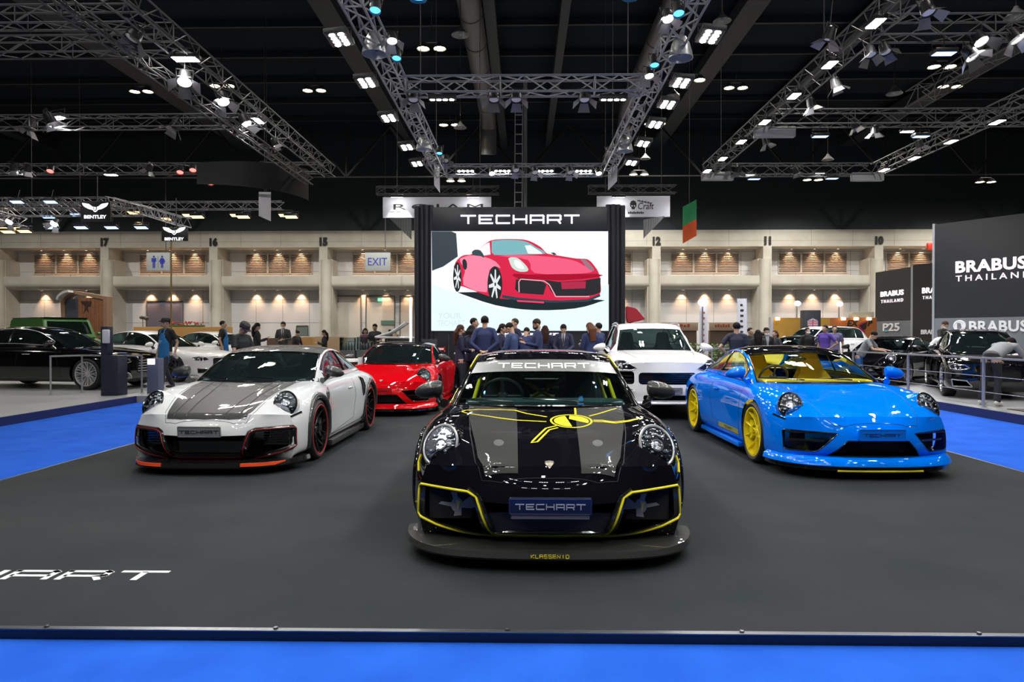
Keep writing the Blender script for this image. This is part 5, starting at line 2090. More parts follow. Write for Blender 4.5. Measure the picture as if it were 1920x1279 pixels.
NOSE = smooth2([(0, -.985), (.30, -.975), (.55, -.925), (.70, -.83), (.80, -.69), (.875, -.53), (.90, -.42)])


def headlight(parent, skin, sx, x=.715, z=.695, w=.118, h=.146, ringm=None, cup=None):
    p, n = skin.hit(sx * x, z, 'front')
    n = Vector((sx * .24, -.82, .52)).normalized()
    p = p + n * .010
    up = Vector((0, 0, 1)) - n * n.z
    up.normalize()
    ri = up.cross(n).normalized()
    M = Matrix((( ri.x, up.x, n.x, p.x), (ri.y, up.y, n.y, p.y), (ri.z, up.z, n.z, p.z), (0, 0, 0, 1)))
    b = bmesh.new()
    prof = [(1.05, -.01), (1.05, .004), (1.0, .013), (.93, .010), (.90, -.004), (.90, -.05)]
    lathe(b, prof, 40, cap=False)
    for v in b.verts:
        r = Vector((v.co.x, v.co.y))
        v.co.x *= w
        v.co.y *= h
    xf(b, M)
    fix(b)
    hl = obj('headlight', b, ringm or mat('satin lamp rim', (.55, .56, .58), .3, .6), parent)
    if cup:
        b = bmesh.new()
        lathe(b, [(1.34, -.13), (1.20, -.06), (1.10, -.012), (1.05, .0)], 40, cap=False)
        for v in b.verts:
            v.co.x *= w
            v.co.y *= h
        xf(b, M)
        obj('lamp_cup', fix(b), cup, hl)
    b = bmesh.new()
    lathe(b, [(.93, .002), (.6, -.001), (0, -.002)], 32)
    for v in b.verts:
        v.co.x *= w
        v.co.y *= h
    xf(b, M)
    obj('lamp_bowl', fix(b), mat('lamp bowl', (.02, .02, .026), .15, .5), hl)
    b = bmesh.new()
    chrome = mat('lamp chrome', (.75, .76, .78), .16, .75)
    for (u, v_) in ((-.42, .42), (.42, .42), (-.46, -.30), (.46, -.30)):
        ellipsoid(b, M @ Vector((u * w, v_ * h, .004)), (.023, .023, .014), 12, 8)
    b2 = bmesh.new()
    lathe(b2, [(.040, .0), (.044, .012), (.034, .016), (.030, .004)], 24)
    xf(b2, M)
    t = bpy.data.meshes.new('t')
    b2.to_mesh(t)
    b2.free()
    b.from_mesh(t)
    bpy.data.meshes.remove(t)
    for k in range(18):
        q = 2 * PI * k / 18
        ellipsoid(b, M @ Vector((.80 * math.cos(q) * w, .80 * math.sin(q) * h, .003)), (.009, .009, .007), 8, 6)
        if k % 3 == 0:
            ellipsoid(b, M @ Vector((.18 * math.cos(q) * w, .62 * math.sin(q) * h, .004)), (.014, .010, .010), 8, 6)
    obj('reflector', fix(b), chrome, hl)
    b = bmesh.new()
    lathe(b, [(.95, .006), (.8, .022), (.55, .034), (.28, .040), (0, .042)], 32)
    for v in b.verts:
        v.co.x *= w
        v.co.y *= h
    xf(b, M)
    obj('lens', fix(b), glass('lamp glass', (.95, .97, 1), 0.02), hl)
    return hl


def seat_bm(x, y, z0=.42, h=.78, w=.50):
    bm = bmesh.new()
    # backrest outline with shoulders and head part, given depth and bevelled
    o = [(-.25, 0), (.25, 0), (.27, .25), (.26, .46), (.19, .56), (.13, .60), (.125, .76), (.09, .80), (-.09, .80), (-.125, .76), (-.13, .60), (-.19, .56), (-.26, .46), (-.27, .25)]
    s = h / .80
    fs = prism(bm, [(a * w / .54, b * s) for a, b in o], -.05, .06, 'xz')
    bmesh.ops.bevel(bm, geom=list({e for f in fs[:2] for e in f.edges}), offset=.025, segments=2, affect='EDGES')
    for v in bm.verts:
        v.co.y += v.co.z * .30 + (abs(v.co.x) / .27) ** 2 * -.05
    box(bm, (-.25, -.50, -.02), (.25, .02, .13), 0, .04)
    bmesh.ops.translate(bm, vec=(x, y, z0), verts=bm.verts[:])
    return fix(bm)


def interior(root, cfg, y0=.62):
    sm = cfg['seat']
    dm = cfg['dash']
    b = bmesh.new()
    prism(b, [(.36, .70), (.34, .895), (.50, .905), (.72, .90), (.80, .86), (.80, .60), (.64, .55)], -.64, .64, 'yz')
    bmesh.ops.bevel(b, geom=b.edges[:], offset=.02, segments=2, affect='EDGES')
    dash = obj('dashboard', fix(b), dm, root)
    b = bmesh.new()
    lathe(b, [(.13 + .055 * math.cos(a), .05 + .03 * math.sin(a)) for a in [2 * PI * k / 10 for k in range(10)]], 20)
    bmesh.ops.delete(b, geom=[v for v in b.verts if False], context='VERTS')
    b.free()
    b = bmesh.new()
    c = Vector((-.36, .86, .90))
    q = Matrix.Rotation(math.radians(-62), 3, 'X')
    ring = [c + q @ Vector((.175 * math.cos(a), .175 * math.sin(a), 0)) for a in [2 * PI * k / 28 for k in range(28)]]
    tube(b, ring, .016, 8, closed=True)
    for a in (0, PI, -PI / 2):
        tube(b, [c, c + q @ Vector((.17 * math.cos(a), .17 * math.sin(a), 0))], .014, 6)
    ellipsoid(b, c, (.05, .03, .05))
    tube(b, [c, c + Vector((0, -.16, -.05))], .03, 8)
    obj('steering_wheel', fix(b), mat('wheel leather', (.02, .02, .022), .5), root)
    for x in (-.36, .36):
        obj('seat', seat_bm(x, 1.30), sm, root)
    b = boxm((-.60, 1.95, .44), (.60, 2.22, .80), .04)
    obj('rear_bench', b, sm, root)


def sport(name, label, cfg, loc, rz):
    root = empty(name, loc, rz)
    tag(root, label, 'car')
    P, acc = cfg['paint'], cfg['accent']
    blk = mat('gloss black trim', (.008, .008, .009), .12, coat=.6)
    dark = mat('black mesh plastic', (.006, .006, .007), .6)
    style = cfg['style']
    me, skin = sport_body(style)
    me = me.copy()
    body = link('body', me, root)
    for k, q in enumerate((P, dark, cfg['cabin'])):
        me.materials[k] = q
    grid = cabin_shell(SPORT_G)
    cc = 30  # centre column

    def J(j):
        return abs(j + .5 - cc)
    shell = grid_part(grid, lambda i, j: not (i < 12 and J(j) < 12) and not (5 <= i < 31 and 18 < J(j) < 28) and not (27 <= i < 35 and J(j) < 12)
                      and not (12 <= i < 27 and J(j) < 12.6), 0, .0)
    bmesh.ops.solidify(shell, geom=shell.faces[:], thickness=.012)
    obj('cabin_frame', fix(shell), P, root, 40)
    obj('headliner', grid_part(grid, lambda i, j: not (i < 12 and J(j) < 12.2) and not (5 <= i < 31 and 18 < J(j) < 28) and not (27 <= i < 35 and J(j) < 12), -.022), cfg['cabin'], root, 40)
    obj('roof', grid_part(grid, lambda i, j: 12 <= i < 27 and J(j) < 12.6, .001, .012), cfg['roof'], root, 40)
    g = cfg['glass']
    obj('windscreen', grid_part(grid, lambda i, j: i < 12 and J(j) < 12, -.004), g, root, 40)
    for sx in (-1, 1):
        obj('side_window', grid_part(grid, lambda i, j: 5 <= i < 31 and 18 < J(j) < 28 and (j + .5 - cc) * sx > 0, -.004), g, root, 40)
    obj('rear_window', grid_part(grid, lambda i, j: 27 <= i < 35 and J(j) < 12, -.004), g, root, 40)
    # black border round the windscreen
    b = bmesh.new()
    edge = [grid[i][cc - 12] for i in range(0, 13)] + [grid[12][j] for j in range(cc - 11, cc + 13)] + [grid[i][cc + 12] for i in range(11, -1, -1)] + \
           [grid[0][j] for j in range(cc + 11, cc - 12, -1)]
    tube(b, [p + Vector((0, -.002, .002)) for p in edge], .009, 6, closed=True)
    obj('windscreen_seal', b, blk, root)
    b = bmesh.new()
    for sx in (-1, 1):
        for i in (21, ):
            for j in range(18, 28):
                pass
        pl = [grid[20][cc + sx * j] for j in range(18, 29)]
        tube(b, pl, .014, 6)
        win = [grid[i][cc + sx * 18] for i in range(5, 32)] + [grid[31][cc + sx * j] for j in range(19, 28)] + [grid[i][cc + sx * 28] for i in range(31, 4, -1)] + \
              [grid[5][cc + sx * j] for j in range(27, 18, -1)]
        tube(b, win, .009, 6, closed=True)
    obj('window_trim', b, cfg.get('trim', blk), root)
    # wipers
    for x0 in (-.25, .30):
        b = bmesh.new()
        pts = [skin.hit(x0 + .02 * k, .20 + .006 * k, 'top')[0] for k in range(0, 2)]
        tube(b, [Vector((x0, .19, .915)), Vector((x0 - .22, .25, .925)), Vector((x0 - .48, .36, .925))], [.008, .006, .004], 6)
        obj('wiper', b, blk, root)
    # shut lines
    b = bmesh.new()
    hood = [(-.60, .34), (-.575, .0), (-.53, -.45), (-.47, -.78), (-.42, -.87), (-.30, -.905), (0, -.915), (.30, -.905), (.42, -.87), (.47, -.78), (.53, -.45), (.575, .0), (.60, .34)]
    skin.line(b, hood, 'top', .003, .0, step=.05, n=4)
    for ax in ('left', 'right'):
        skin.line(b, [(.50, .86), (.47, .60), (.50, .22)], ax, .003, 0, step=.05, n=4)
        skin.line(b, [(1.62, .88), (1.66, .60), (1.55, .30), (.52, .22)], ax, .003, 0, step=.05, n=4)
    obj('shut_line', b, dark, body)
    # wheels
    W = cfg['wheel']
    for x, y, w, R in ((-.80, 0, .25, .345), (.80, 0, .25, .345), (-.80, 2.45, .30, .352), (.80, 2.45, .30, .352)):
        wheel(root, x, y, R, w, W['mat'], W['n'], W['style'], W.get('ring'), R * .79, W.get('caliper'), cfg.get('steer', 0) if y == 0 else 0)
    for sx in (-1, 1):
        headlight(root, skin, sx, ringm=cfg.get('lampring'), cup=P)
        a, c, d = lofted_mirror(sx, .93, .50, .985, 1.12, foot=(.82, .42, .88))
        mm = obj('mirror', a, cfg['mirror'], root)
        obj('mirror_arm', c, cfg['mirror'], mm)
        obj('mirror_glass', d, mat('mirror glass', (.8, .8, .82), .02, 1), mm)
        b = bmesh.new()
        skin.panel(b, [(2.5, .90), (3.2, .90), (3.2, .45), (2.5, .45)], 'right', .0)
        b.free()
        # door handle, side marker
        b = bmesh.new()
        h, n = skin.hit(1.45, .72, 'right' if sx > 0 else 'left')
        tube(b, [h + Vector((0, -.09, 0)), h + Vector((sx * .012, -.07, 0)), h + Vector((sx * .012, .07, 0)), h + Vector((0, .09, 0))], .010, 8)
        obj('door_handle', b, P, root)
    # crest
    b = bmesh.new()
    sh = [(-.028, .035), (0, .040), (.028, .035), (.028, 0), (.018, -.022), (0, -.036), (-.018, -.022), (-.028, 0)]
    skin.panel(b, [(x, y * 1.0 - .84) for x, y in sh], 'top', .006, .03)
    obj('badge', b, mat('badge enamel', (.55, .5, .42), .25, .8), body)
    # interior
    interior(root, cfg)
    b = bmesh.new()
    skin.panel(b, [(-.50, 2.26), (.50, 2.26), (.46, 2.9), (-.46, 2.9)], 'top', .008, .1)
    obj('parcel_shelf', b, cfg['cabin'], root)
    if cfg.get('cage'):
        b = bmesh.new()
        for sx in (-1, 1):
            tube(b, [(sx * .60, .60, .86), (sx * .56, .84, 1.04), (sx * .46, 1.12, 1.15), (sx * .45, 1.75, 1.16), (sx * .50, 1.80, .46)], .017, 8)
            tube(b, [(sx * .46, 1.12, 1.15), (sx * .58, 1.0, .80), (sx * .60, .75, .50)], .017, 8)
            tube(b, [(sx * .45, 1.80, 1.14), (sx * .42, 2.35, .95)], .017, 8)
        tube(b, [(-.50, 1.80, .55), (.44, 1.78, 1.14)], .019, 8)
        tube(b, [(.50, 1.80, .55), (-.44, 1.78, 1.14)], .019, 8)
        tube(b, [(-.45, 1.75, 1.16), (.45, 1.75, 1.16)], .017, 8)
        tube(b, [(-.46, 1.12, 1.15), (.46, 1.12, 1.15)], .014, 8)
        tube(b, [(-.50, 1.80, .80), (.50, 1.80, .80)], .019, 8)
        obj('roll_cage', b, cfg['cage'], root)
    # interior mirror
    b = bmesh.new()
    ellipsoid(b, (0, .98, 1.13), (.11, .02, .03))
    tube(b, [(0, .98, 1.14), (0, .94, 1.19)], .012, 6)
    obj('inner_mirror', b, blk, root)
    cfg['extra'](root, body, skin, grid, cfg)
    return root


def plate(root, z, w, h, y, m, tm, tw, frame=None, word='TECHART', tilt=.08):
    b = bmesh.new()
    fs = prism(b, rrect(-w / 2, -h / 2, w / 2, h / 2, .012), -.008, .008, 'xz')
    p = obj('number_plate', fix(b), m, root)
    p.location = (0, y, z)
    p.rotation_euler = (tilt, 0, 0)
    b = bmesh.new()
    pts = [(x, -.009, q) for x, q in rrect(-w / 2 + .006, -h / 2 + .006, w / 2 - .006, h / 2 - .006, .01)]
    tube(b, pts, .004, 6, closed=True)
    obj('plate_frame', b, frame or mat('plate rim', (.2, .2, .21), .3, .6), p)
    l = obj('plate_lettering', word_bm(word, tw, .004, .16), tm, p, 0)
    l.location = (0, -.009, 0)
    return p


def ring_fill(skin, body):
    """gloss black fields between the intake openings and their outline"""
    b = bmesh.new()
    for s in (1, -1):
        for P in ([(.80, .44), (.805, .275), (.845, .27), (.835, .455)], [(.405, .195), (.71, .235), (.80, .262), (.83, .25), (.72, .215), (.45, .155)],
                  [(.475, .425), (.405, .195), (.34, .195), (.36, .25), (.445, .405)], [(.50, .435), (.79, .452), (.80, .46), (.51, .455)]):
            P = [(s * a, c) for a, c in P]
            skin.panel(b, P, 'front', .003, .05)
    skin.panel(b, [(-.34, .195), (.34, .195), (.33, .15), (-.33, .15)], 'front', .003, .06)
    obj('intake_surround', b, MATS['gloss black trim'], body, 60)


def slats(root, boxes, m, n=5):
    """thin horizontal blades inside an opening: (x0, x1, z0, z1, y)"""
    for x0, x1, z0, z1, y in boxes:
        b = bmesh.new()
        for k in range(n):
            z = z0 + (z1 - z0) * (k + .5) / n
            bar(b, (x0, y, z), (x1, y, z), .012, .02)
        m_ = 12
        for k in range(1, m_):
            x = x0 + (x1 - x0) * k / m_
            if n > 5:
                bar(b, (x, y + .012, z0), (x, y + .012, z1), .006, .006)
        obj('grille', fix(b), m, root)
WHITE_INK = mat('white lettering', (.85, .86, .88), .4)
YEL = (.85, .72, .02)
blk_gloss = mat('gloss black trim', (.008, .008, .009), .12, coat=.6)


def hz(zx, zy):
    """hood point of the black coupe from measurements taken on the photograph"""
    px, py = 740 + .3596 * zx, 620 + .3596 * zy
    y = float(np.interp(py, [750, 768, 792, 820, 859, 889], [.3, .1, -.15, -.45, -.75, -.93]))
    return ((px - 1028) / (1280 / (5.10 + y)), y)


def ribbon(skin, bm, pts, ax, w=.012, off=.004, closed=False, step=.03):
    """flat stripe on the surface"""
    P = [Vector(p) for p in pts]
    if closed:
        P.append(P[0].copy())
    q = []
    for a, b in zip(P[:-1], P[1:]):
        m = max(1, int((b - a).length / step))
        q += [a + (b - a) * k / m for k in range(m)]
    q.append(P[-1])
    prev = None
    N = len(q)
    for i, u in enumerate(q):
        if closed:
            d = q[(i + 1) % (N - 1)] - q[(i - 1) % (N - 1)] if 0 < i < N - 1 else q[1] - q[-2]
        else:
            d = q[min(i + 1, N - 1)] - q[max(i - 1, 0)]
        n = Vector((-d.y, d.x)).normalized() * w / 2
        vs = []
        for s in (1, -1):
            h, nn = skin.hit(u.x + n.x * s, u.y + n.y * s, ax)
            vs.append(bm.verts.new(h + nn * off))
        if prev:
            bm.faces.new((prev[0], prev[1], vs[1], vs[0]))
        prev = vs
    fix(bm)


def word_on(skin, bm, word, width, cx, cy, ax, off=.004, thick=.16, flip=1, tall=1.0):
    for q in wide_word(word, width, thick):
        skin.panel(bm, [(cx + flip * a, cy + b * tall) for a, b in q], ax, off, .05)


def extra_black(root, body, skin, grid, cfg):
    P, acc = cfg['paint'], cfg['accent']
    grey = mat('carbon grey film', (.018, .019, .018), .5, 0, coat=1, spec=.2)
    b = bmesh.new()
    for s in (1, -1):
        poly = [(.195 * s, -.888), (.40 * s, -.865), (.455 * s, -.74), (.53 * s, -.35), (.58 * s, .0), (.60 * s, .27), (.40 * s, .235), (.225 * s, .215), (.21 * s, -.3)]
        skin.panel(b, poly if s > 0 else poly[::-1], 'top', .005, .025)
    obj('hood_stripe', b, grey, body)
    b = bmesh.new()
    for sx in (-1, 1):
        c = (sx * .33, -.55)
        skin.panel(b, [(c[0] + .035 * math.cos(a), c[1] + .05 * math.sin(a)) for a in [2 * PI * k / 20 for k in range(20)]], 'top', .006, .03)
    obj('hood_pin', b, mat('hood pin', (.14, .145, .14), .3, .4), body)
    # yellow propeller emblem on the hood
    yb = bmesh.new()
    c = hz(930, 470)
    R = .148
    circ = [(c[0] + R * math.cos(a), c[1] + R * .95 * math.sin(a)) for a in [2 * PI * k / 32 for k in range(32)]]
    ribbon(skin, yb, circ, 'top', .016, .006, closed=True)
    r2 = R * .86
    for a0, a1 in ((108, 270), (-24, 94)):
        arc = [(c[0] + r2 * math.cos(math.radians(a)), c[1] + r2 * .95 * math.sin(math.radians(a))) for a in range(a0, a1 + 1, 9)]
        if a0 < 0:
            arc.append((c[0] - R * .1, c[1] + R * .3))
        skin.panel(yb, arc, 'top', .006, .04)
    for pts in ([(805, 447), (700, 425), (640, 403), (560, 398), (450, 402), (380, 415), (360, 430), (385, 440), (500, 447), (650, 466), (800, 476)],
                [(850, 498), (795, 512), (712, 590), (745, 585), (812, 520), (858, 508)],
                [(955, 430), (955, 385)], [(1025, 440), (1090, 420), (1170, 390)],
                [(1045, 466), (1090, 470), (1150, 488), (1220, 492), (1300, 484)], [(1045, 474), (1100, 480), (1160, 496), (1230, 498), (1300, 484)]):
        ribbon(skin, yb, [hz(*p) for p in pts], 'top', .016, .006)
    obj('hood_emblem', yb, acc, body)
    # hexagon outline of the intakes
    b = bmesh.new()
    skin.line(b, HEX_RING, 'front', .0085, .004, closed=True, step=.03, n=8)
    obj('intake_outline', b, acc, body)
    for x in (-.04, .09):
        obj('harness', boxm((x, 1.42, .90 + x * .2), (x + .10, 1.46, .925 + x * .2), .005), acc, root)
    b = bmesh.new()
    hull = [(-.50, .43), (-.455, .40), (-.35, .17), (.35, .17), (.455, .40), (.50, .43), (.50, .45), (-.50, .45)]
    skin.line(b, [(-.505, .475), (-.435, .43), (-.34, .205), (.34, .205), (.435, .43), (.505, .475)], 'front', .012, .0, step=.03)
    obj('intake_frame', b, blk_gloss, body)
    ring_fill(skin, body)
    # propeller decals behind the side intakes
    for sx in (-1, 1):
        b = bmesh.new()
        cx, cz, y = sx * .60, .325, -.655
        prism(b, [(cx + .038 * math.cos(a), cz + .048 * math.sin(a)) for a in [2 * PI * k / 20 for k in range(20)]], y - .006, y, 'xz')
        for blade in ([(-.02, .02), (-.045, .11), (-.01, .12), (.01, .03)], [(-.03, -.015), (-.12, .005), (-.10, .02), (-.02, .01)],
                      [(.03, .01), (.10, .065), (.15, .045), (.16, .0), (.10, -.025), (.03, -.02)], [(-.01, -.03), (-.02, -.075), (.03, -.07), (.03, -.02)]):
            q = [(cx + sx * -1 * a * 1.0, cz + c_) for a, c_ in blade]
            prism(b, q, y - .004, y, 'xz')
        box(b, (min(sx * .50, sx * .78), y, .235), (max(sx * .50, sx * .78), y + .01, .44), 1)
        o = obj('intake_mesh', fix(b), [mat('decal grey', (.30, .31, .30), .5), mat('mesh panel', (.006, .006, .007), .8)], root, 0)
        b = bmesh.new()
        prism(b, [(cx - .004, cz + .035), (cx + .026, cz + .02), (cx + .004, cz - .04)], y - .009, y - .006, 'xz')
        obj('decal_mark', fix(b), acc, o, 0)
        b = bmesh.new()  # canards and outline strokes at the corner
        pts = [(.885, .60), (.90, .56), (.90, .50)]
        skin.line(b, [(sx * .86, .62), (sx * .875, .57), (sx * .865, .52)], 'front', .008, .003, n=6)
        skin.line(b, [(sx * .865, .33), (sx * .885, .315)], 'front', .006, .003, n=6)
        obj('corner_stripe', b, acc, body)
        for zz in (.33, .43):
            b = bmesh.new()
            skin2 = [skin.hit(-.42 - .05 * k, zz + .012 * k, 'right' if sx > 0 else 'left') for k in range(5)]
            for (h, n), (h2, n2) in zip(skin2[:-1], skin2[1:]):
                e = Vector((sx * .035, 0, 0))
                vs = [b.verts.new(x) for x in (h - e * .3, h2 - e * .3, h2 + e, h + e)]
                b.faces.new(vs)
            bmesh.ops.solidify(b, geom=b.faces[:], thickness=.006)
            obj('canard', fix(b), blk_gloss, root, 0)
    # flared arches
    for sx in (-1, 1):
        for y, R in ((0, .372), (2.45, .378)):
            b = bmesh.new()
            pts = []
            for k in range(25):
                a = math.radians(-22 + 224 * k / 24)
                yy, zz = y + (R + .012) * math.cos(a), .345 + (R + .012) * math.sin(a)
                h, n = skin.hit(yy, max(zz, .13), 'right' if sx > 0 else 'left')
                pts.append(Vector((h.x, yy, zz)))
            tube(b, [p + Vector((sx * -.006, 0, 0)) for p in pts], .026, 10)
            obj('wheel_arch', b, P, root, 60)
    # splitter
    b = bmesh.new()
    OUT = smooth2([(0, -1.0), (.30, -.99), (.55, -.95), (.72, -.87), (.84, -.74), (.905, -.58), (.925, -.42)])
    plan_sweep(b, [(-.20, .085), (.030, .080), (.042, .095), (.028, .128), (-.02, .135), (-.20, .135)], OUT)
    sp = obj('splitter', b, grey, root)
    sk2 = Skin(sp.data)
    b = bmesh.new()
    t = text_mesh('KLASSEN 007', width=.20, height=.020, depth=.002)
    # side skirts
    for sx in (-1, 1):
        b2 = boxm((sx * .90 - .05, .42, .075), (sx * .90 + .05, 2.05, .15), .015)
        obj('side_skirt', b2, grey, root)
    b.free()
    bpy.data.meshes.remove(t)
    lab = obj('splitter_lettering', splitter_word(sk2), acc, sp, 0)
    # plate
    plate(root, .405, .50, .105, -1.012, mat('navy plate', (.005, .008, .035), .35, coat=.5), mat('plate letters', (.45, .47, .55), .4), .42, mat('navy rim', (.02, .03, .1), .3), tilt=.12)
    b = bmesh.new()
    bar(b, (-.235, -1.0, .335), (.235, -1.0, .335), .02, .016)
    obj('plate_bracket', b, mat('bracket metal', (.12, .12, .125), .4, .3), root)
    slats(root, [(-.38, .38, .21, .33, -.86)], mat('black mesh plastic', (.006, .006, .007), .6), 6)
    # windscreen banner with lettering
    cc = 30
    bn = grid_part(grid, lambda i, j: 8 <= i < 12 and abs(j + .5 - cc) < 12, .006)
    bo = obj('windscreen_banner', bn, mat('banner grey', (.17, .18, .175), .35, coat=.5), root, 40)
    gs = Skin(bo.data)
    b = bmesh.new()
    word_on(gs, b, 'TECHART', .80, 0, 1.165, 'front', .004, .2, 1, .55)
    obj('banner_lettering', b, WHITE_INK, bo, 0)
    # yellow edge lines along the roof rails and the rear quarter
    b = bmesh.new()
    for s in (-1, 1):
        tube(b, [grid[i][cc + s * 15] + Vector((s * .004, 0, .006)) for i in range(10, 30)], .006, 6)
        tube(b, [grid[i][cc + s * 17] + Vector((s * .006, 0, .004)) for i in range(10, 30)], .006, 6)
    obj('roof_stripe', b, acc, root)
    b = bmesh.new()
    for ax in ('left', 'right'):
        skin.line(b, [(1.2, .80), (1.9, .86), (2.5, .84), (3.0, .78)], ax, .008, .003)
        skin.line(b, [(1.0, .84), (1.8, .895), (2.4, .89)], ax, .008, .003)
        skin.line(b, [(.55, .80), (.60, .50), (1.4, .30), (1.9, .32)], ax, .007, .003)
    obj('side_stripe', b, acc, body)
    # rear wing
    wing(root, blk_gloss, 1.22, 3.30, 1.00)


def splitter_word(sk):
    b = bmesh.new()
    x = -.115
    strokes = {'K': [[(0, 0), (0, 1)], [(1, 1), (.1, .5), (1, 0)]], 'L': [[(0, 1), (0, 0), (1, 0)]], 'A': [[(0, 0), (0, 1), (1, 1), (1, 0)], [(0, .5), (1, .5)]],
               'S': [[(1, 1), (0, 1), (0, .5), (1, .5), (1, 0), (0, 0)]], 'E': [[(1, 1), (0, 1), (0, 0), (1, 0)], [(0, .5), (1, .5)]], 'N': [[(0, 0), (0, 1), (1, 0), (1, 1)]],
               'I': [[(.5, 0), (.5, 1)]], 'D': [[(0, 0), (0, 1), (.8, 1), (1, .7), (1, .3), (.8, 0), (0, 0)]]}
    for ch in 'KLASSENID':
        for st in strokes[ch]:
            P = []
            for u, v in st:
                h, n = sk.hit(x + u * .018, .100 + v * .018, 'front')
                P.append(h + n * .003)
            tube(b, P, .0022, 4)
        x += .026
    return b


def wing(root, m, span, y, z, chord=.26):
    b = bmesh.new()
    prof = [(-chord / 2, 0), (-chord * .2, .018), (chord * .2, .022), (chord / 2, .045), (chord * .45, .03), (0, -.004)]
    prism(b, [(y + u, z + v) for u, v in prof], -span / 2, span / 2, 'yz')
    o = obj('rear_wing', fix(b), m, root, 40)
    for s in (-1, 1):
        b = bmesh.new()
        bar(b, (s * .35, y - .04, z + .005), (s * .33, y - .05, .78), .02, .10)
        obj('wing_strut', fix(b), m, o)
        b = boxm((s * span / 2 - .006, y - .14, z - .05), (s * span / 2 + .006, y + .15, z + .07), .003)
        obj('end_plate', b, m, o)
    return o


def extra_white(root, body, skin, grid, cfg):
    P, acc = cfg['paint'], cfg['accent']
    carbon = mat('grey carbon', (.030, .032, .033), .5, 0, coat=1, spec=.2)
    b = bmesh.new()
    hood = [(-.57, .26), (-.555, .0), (-.50, -.45), (-.44, -.77), (-.41, -.855), (-.25, -.89), (0, -.905), (.25, -.89), (.41, -.855), (.44, -.77), (.50, -.45), (.555, .0), (.57, .26), (.3, .215), (0, .20), (-.3, .215)]
    skin.panel(b, hood, 'top', .008, .022)
    ho = obj('carbon_hood', b, carbon, body, 60)
    b = bmesh.new()
    for s in (-1, 1):
        skin.line(b, [(s * .30, .22), (s * .24, -.3), (s * .20, -.88)], 'top', .005, .010)
        skin.line(b, [(s * .42, .22), (s * .37, -.3), (s * .34, -.87)], 'top', .005, .010)
    obj('hood_crease', b, carbon, ho)
    b = bmesh.new()
    skin.line(b, HEX_RING, 'front', .024, -.004, closed=True, step=.03, n=8)
    obj('intake_frame', b, blk_gloss, body)
    b = bmesh.new()
    skin.line(b, HEX_RING, 'front', .006, .018, closed=True, step=.03, n=8)
    obj('intake_outline', b, acc, body)
    ring_fill(skin, body)
    slats(root, [(-.38, .38, .21, .33, -.80), (.50, .78, .26, .43, -.60), (-.78, -.50, .26, .43, -.60)], blk_gloss, 6)
    plate(root, .455, .44, .115, -1.02, mat('silver plate', (.30, .31, .31), .35, .5), mat('black ink', (.02, .02, .02), .5), .40, tilt=.1)
    b = bmesh.new()
    OUT = smooth2([(0, -.99), (.30, -.98), (.55, -.93), (.70, -.84), (.81, -.70), (.885, -.54), (.91, -.42)])
    plan_sweep(b, [(-.20, .075), (.02, .075), (.035, .09), (.02, .135), (-.20, .14)], OUT)
    sp = obj('front_lip', b, blk_gloss, root)
    sk = Skin(sp.data)
    for s in (-1, 1):
        b = bmesh.new()
        P_ = [OUT[k] for k in range(14, 26)] if False else [(x, y) for x, y in OUT if .36 < x < .80]
        rings = [Vector((s * x * 1.0, y - .036, .115)) for x, y in P_]
        prev = None
        for p in rings:
            n = Vector((s * p.x * .0, -1, 0))
            vs = [b.verts.new(p + Vector((s * abs(p.x) * .0, -.008, .016))), b.verts.new(p + Vector((0, -.008, -.016))), b.verts.new(p + Vector((0, .02, -.016))), b.verts.new(p + Vector((0, .02, .016)))]
            if prev:
                for k in range(4):
                    b.faces.new((prev[k], prev[(k + 1) % 4], vs[(k + 1) % 4], vs[k]))
            else:
                b.faces.new(vs)
            prev = vs
        b.faces.new(prev)
        obj('lip_accent', fix(b), mat('orange red accent', (.9, .09, .02), .35, coat=.5), sp)
        b2 = boxm((s * .905 - .04, .42, .085), (s * .905 + .04, 2.05, .16), .015)
        obj('side_skirt', b2, carbon, root)
        b2 = bmesh.new()
        skin.panel(b2, [(.42, .16), (1.98, .16), (2.02, .30), (1.9, .24), (.50, .22)], 'right' if s > 0 else 'left', .004, .08)
        obj('sill_blade', b2, carbon, body, 0)
        # arch flares
        for y, R in ((0, .372), (2.45, .378)):
            b = bmesh.new()
            pts = []
            for k in range(25):
                a = math.radians(-22 + 224 * k / 24)
                yy, zz = y + (R + .022) * math.cos(a), .345 + (R + .022) * math.sin(a)
                h, n = skin.hit(yy, max(zz, .13), 'right' if s > 0 else 'left')
                pts.append(Vector((h.x, yy, zz)))
            tube(b, [p + Vector((s * -.012, 0, 0)) for p in pts], .036, 10)
            obj('wheel_arch', b, carbon, root, 60)
        # arch vent in front of the rear wheel
        b = bmesh.new()
        sc = [(1.93, .83), (2.03, .80), (2.06, .70), (2.02, .58), (1.97, .57), (1.94, .66)]
        skin.panel(b, sc, 'right' if s > 0 else 'left', .004, .04)
        so = obj('side_scoop', b, mat('matte black', (.006, .006, .006), .7), body, 0)
        b = bmesh.new()
        skin.line(b, sc, 'right' if s > 0 else 'left', .012, .004, closed=True)
        obj('scoop_rim', b, blk_gloss, so)
        # louvre above the front wheel, indicator strip
        b = bmesh.new()
        skin.panel(b, [(.05, .80), (.40, .80), (.34, .74), (.05, .76)] if False else [(.30, .73), (.52, .80), (.46, .72), (.34, .62)], 'right' if s > 0 else 'left', .006, .04)
        obj('fender_vent', b, carbon, body, 0)
        b = bmesh.new()
        ribbon(skin, b, [(s * .80, .565), (s * .865, .60)], 'front', .022, .005)
        obj('indicator', b, blk_gloss, body)
    wing(root, P, 1.20, 3.25, 1.0)


